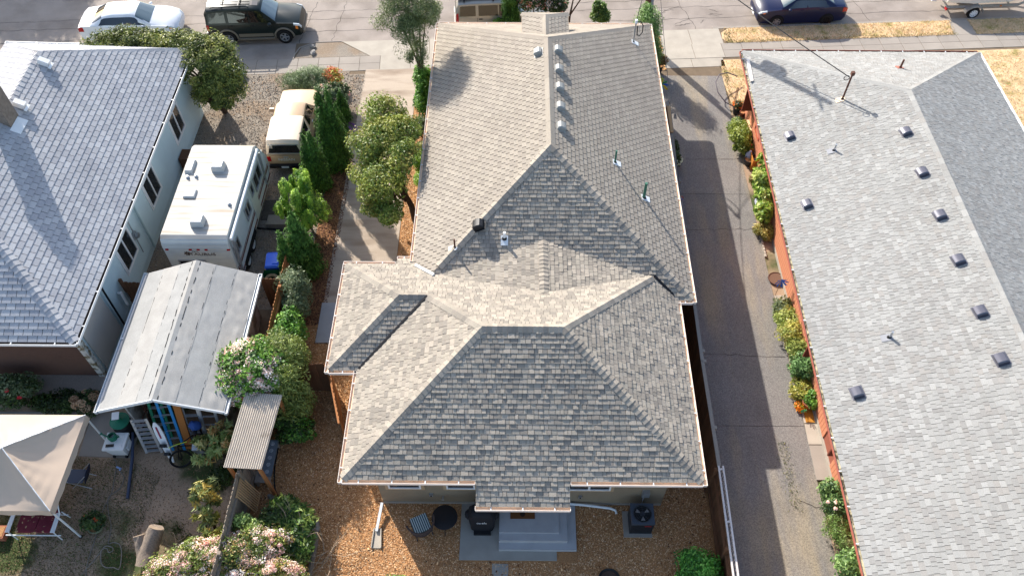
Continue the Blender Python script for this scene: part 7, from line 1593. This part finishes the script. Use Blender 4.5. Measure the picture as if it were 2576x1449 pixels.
tree('rhododendron', 'leggy rhododendron with yellowing leaves beside the cut trunk', (-9.0, 8.6), [((-9.25, 9.6, 1.2), (.42, .4, .45)), ((-9.1, 9.1, 1.0), (.42, .35, .45)), ((-8.95, 8.6, .8), (.35, .35, .4)), ((-9.3, 8.2, .35), (.3, .25, .2))], 900, .17, P_OLV + G('#a39a5a', '#8f9a62'), 'shrub', 66, aspect=.22, clumps=12, spread=.16)
tree('rhododendron', 'pale leaved rhododendron in front of the right shed corner', (-9.4, 11.3), [((-9.25, 11.6, 1.0), (.4, .4, .45)), ((-9.7, 11.2, .8), (.5, .4, .4)), ((-9.1, 11.3, .9), (.4, .4, .4))], 1100, .17, G('#8a9a5c', '#a3b06c', '#71813f', '#b8aa6a', '#b8955c'), 'shrub', 67, aspect=.22, clumps=14, spread=.16)
tree('spiky_plant', 'small dark spiky plant in the lawn below the bicycle', (-9.3, 10.6), [((-9.3, 10.6, .15), (.35, .3, .2))], 500, .13, P_DARK, 'plant', 68, aspect=.15)
tree('yucca', 'spiky yellow green tuft beside the leggy rhododendron', (-9.6, 8.35), [((-9.6, 8.35, .15), (.25, .22, .2))], 500, .12, G('#8d9a3c', '#a8a848'), 'plant', 69, aspect=.12)
tree('round_bush', 'bright green bush at the bottom edge beside the fence', (5.3, 7.4), [((5.25, 7.6, .7), (.55, .5, .45)), ((5.55, 7.2, .6), (.5, .45, .45)), ((5.0, 7.1, .5), (.45, .4, .4))], 7000, .06, G('#4a8030', '#5d9a3a', '#3a6a26', '#7fb24c'), 'shrub', 70)
tree('small_bush', 'tiny shrub poking in at the bottom edge on the lit chips', (-3.3, 7.2), [((-3.3, 7.15, .3), (.5, .3, .25))], 1400, .05, P_GREY + P_FRESH, 'shrub', 71)
# bare twigs
def twigs(label, c, n, L, seed):
    rg = random.Random(seed); b = MB()
    for i in range(n):
        a = rg.uniform(0, 6.28); p = Vector(c) + Vector((rg.uniform(-.3, .3), rg.uniform(-.3, .3), 0)); d = Vector((math.cos(a), math.sin(a), rg.uniform(.15, .6))); pts = [p.copy()]
        for k in range(6):
            p = p + d * L / 6; d = (d + Vector((rg.uniform(-.5, .5), rg.uniform(-.5, .5), rg.uniform(-.35, .25)))).normalized(); pts.append(p.copy())
            if k > 1 and rg.random() < .6:
                q = p.copy(); e = (d + Vector((rg.uniform(-.9, .9), rg.uniform(-.9, .9), rg.uniform(-.2, .3)))).normalized(); b.tube([q, q + e * L * .2, q + e * L * .35 + Vector((0, 0, rg.uniform(-.05, .08)))], [.008, .006, .003], 4)
        b.tube(pts, [.014, .012, .01, .009, .007, .005, .003], 5)
    t = thing('bare_shrub', label, 'dead shrub', (c[0], c[1], 0)); b.build('twigs', mat('dry_twig', '#a58f76', .9) if 'dry_twig' not in bpy.data.materials else bpy.data.materials['dry_twig'], t, world=True)
twigs('bare pale branches sprawling over the log and bark chips', (-5.7, 8.1, .1), 9, 1.3, 5); twigs('bare pale twigs reaching over the dark leafy shrub', (-6.6, 8.2, .5), 7, 1.1, 6); twigs('bare twigs sticking out beside the cut trunk', (-10.0, 8.4, .1), 4, .8, 7)
# behind the left house
t = tree('rose_shrub', 'dark shrub with a few red blooms behind the left house', (-16.75, 13.3), [((-16.7, 13.3, .7), (.75, .5, .5)), ((-17.5, 13.2, .6), (.6, .5, .45))], 5000, .07, P_DARK + P_GREY, 'shrub', 81); blossoms(t, [((-16.75, 13.15, .75), (.7, .4, .4))], 40, .06, G('#c8323c', '#e0605c'), 82, 4, .06)
t = tree('hydrangea', 'faded hydrangea with brown flower heads by the shed eave', (-14.3, 13.05), [((-14.3, 13.05, .35), (.4, .35, .35))], 1400, .07, P_DARK, 'shrub', 83); blossoms(t, [((-14.3, 13.05, .45), (.4, .32, .35))], 1800, .03, G('#a98a6c', '#94755a', '#bda083'), 84, 7, .2)
tree('ground_ivy', 'low dark ivy patch along the rear step of the left house', (-15.3, 13.25), [((-15.3, 13.2, .2), (.9, .35, .25))], 2500, .06, P_DARK, 'plant', 85)
t = tree('potted_geranium', 'half hidden potted plant with red blooms beside the canopy leg', (-12.75, 8.95), [((-12.75, 8.98, .35), (.3, .26, .22))], 900, .07, P_DARK, 'plant', 86); blossoms(t, [((-12.78, 9.0, .42), (.28, .24, .2))], 50, .05, G('#e0402e', '#d8502e'), 87, 3, .08)
pot('shallow green grey pot of the red geranium', -12.75, 8.92, .22, .22, mat('sage_pot', '#7d8468', .7))
# garden along the right house
tree('marigold', 'orange flowered plant growing in the large black pot', (9.84, 28.2), [((9.84, 28.2, .5), (.2, .2, .16))], 700, .05, P_DARK + G('#e07a2a'), 'plant', 91)
tree('kale', 'blue green leafy plant between the pots and the round shrub', (9.72, 27.2), [((9.72, 27.2, .25), (.28, .28, .2))], 600, .1, G('#5d7a5c', '#74906c', '#4a6648'), 'plant', 92, aspect=.4)
tree('round_shrub', 'round olive green shrub beside the driveway and yellow tub', (9.6, 26.3), [((9.55, 26.6, .45), (.4, .4, .4)), ((9.6, 26.0, .5), (.42, .45, .45)), ((9.65, 25.6, .35), (.35, .3, .3))], 6500, .055, G('#6f7f2c', '#84903a', '#5a6a24', '#98a248'), 'shrub', 93)
tree('dark_shrub', 'dark purple leaved shrub beside the yellow tub', (9.92, 25.9), [((9.92, 25.95, .3), (.16, .35, .3))], 900, .05, G('#3d2c24', '#4c3a2c', '#2f3020'), 'shrub', 94)
tree('dry_plant', 'dry brown plant in front of the sunflowers', (9.8, 23.6), [((9.85, 23.6, .4), (.22, .3, .3))], 800, .06, G('#8a7040', '#a08850', '#6d6a30'), 'plant', 95)
sf = [((9.82, 22.9, 1.0), (.34, .5, .55)), ((9.84, 22.3, .8), (.32, .45, .5)), ((9.78, 21.7, .6), (.3, .4, .45)), ((9.95, 23.5, 1.6), (.3, .3, .4))]
t = tree('sunflower_clump', 'tall sunflower clump with yellow blooms along the red wall', (9.8, 22.4), sf, 3000, .13, G('#7f9a3a', '#96ac4c', '#668030', '#a8b060'), 'plant', 96, aspect=.6, clumps=16)
blossoms(t, sf, 420, .06, G('#f2bd1c', '#e8a818', '#f6cc38'), 97, 8, .06)
for i, (x, y, h, r, lb, pal) in enumerate(((9.75, 21.0, .4, .32, 'withered plant at the near end of the sunflower bed', G('#8c8440', '#a39450', '#6f6d30')), (9.75, 17.2, .45, .38, 'rose plant at the far end of the vegetable row', P_GREY + P_OLV), (9.85, 16.6, .6, .42, 'pale leaved bean plant behind the white and orange pinwheel', G('#8d9a4c', '#a6ad60', '#74843c')), (9.8, 16.0, .65, .42, 'yellowing bean plant in the middle of the vegetable row', G('#9da04c', '#b3ac5c', '#7f8a40')), (9.85, 15.3, .65, .42, 'dense bean plant near the yellow and blue pinwheel', G('#8a9448', '#a2a658', '#70803c')), (9.9, 14.65, .75, .42, 'feathery green plant in the lower vegetable row', G('#587a44', '#6f9056', '#466438')), (9.75, 13.85, .4, .38, 'yellow green bush above the large reddish pot', G('#8c8f3c', '#a8a04a', '#707a30')), (9.95, 13.45, .45, .25, 'leafy plant spilling from the large reddish pot', P_FRESH), (9.62, 13.3, .2, .18, 'orange marigolds at the driveway edge', G('#e08a1e', '#d0781a', '#7f8a30')), (9.68, 14.75, .25, .14, 'small orange flowers in front of the feathery plant', G('#e08a1e', '#6f7a30')))):
    tree('garden_plant', lb, (x, y), [((x, y, h * .55), (r, r * 1.1, h * .6))], 1900 if h > .3 else 500, .065, pal, 'plant', 100 + i, aspect=.4)
t = tree('rose_plant', 'rose plant with white blooms at the slab end of the lower bed', (9.75, 9.9), [((9.72, 10.1, .6), (.3, .3, .4)), ((9.8, 9.6, .55), (.32, .35, .45))], 1600, .075, G('#4f6b3a', '#64804a', '#7c9458', '#3f5830'), 'plant', 120, aspect=.45); blossoms(t, [((9.75, 9.85, .7), (.35, .5, .4))], 40, .06, G('#f2e6dc', '#f0d8cc'), 121, 3, .05)
tree('lavender_plant', 'feathery green plant in the middle of the lower bed', (9.75, 8.8), [((9.7, 8.95, .4), (.36, .4, .35)), ((9.85, 8.5, .45), (.3, .35, .35))], 2600, .06, G('#5f7a38', '#78904a', '#6d6a40', '#50682e'), 'plant', 122, aspect=.2)
tree('rose_plant', 'leafy rose plant at the bottom edge beside the red wall', (9.8, 7.6), [((9.75, 7.8, .6), (.42, .4, .5)), ((9.9, 7.3, .6), (.4, .4, .5))], 2400, .075, G('#54703c', '#6b8a4c', '#86a05c'), 'plant', 123, aspect=.45)
# a street tree beyond the frame on the far verge, whose shade lies on the road at the top left
tree('street_tree', 'large leafy street tree on the far side of the road', (-31.5, 47.5), [((-31.5, 47.5, 6.5), (2.6, 2.6, 2.0)), ((-33.5, 47, 5.5), (2.2, 2.2, 1.6)), ((-29.8, 47.8, 5.6), (1.9, 2.0, 1.5))], 9000, .2, P_DARK, 'tree', 130, [([(-31.5, 47.5, -.1), (-31.5, 47.5, 6)], [.25, .12])])
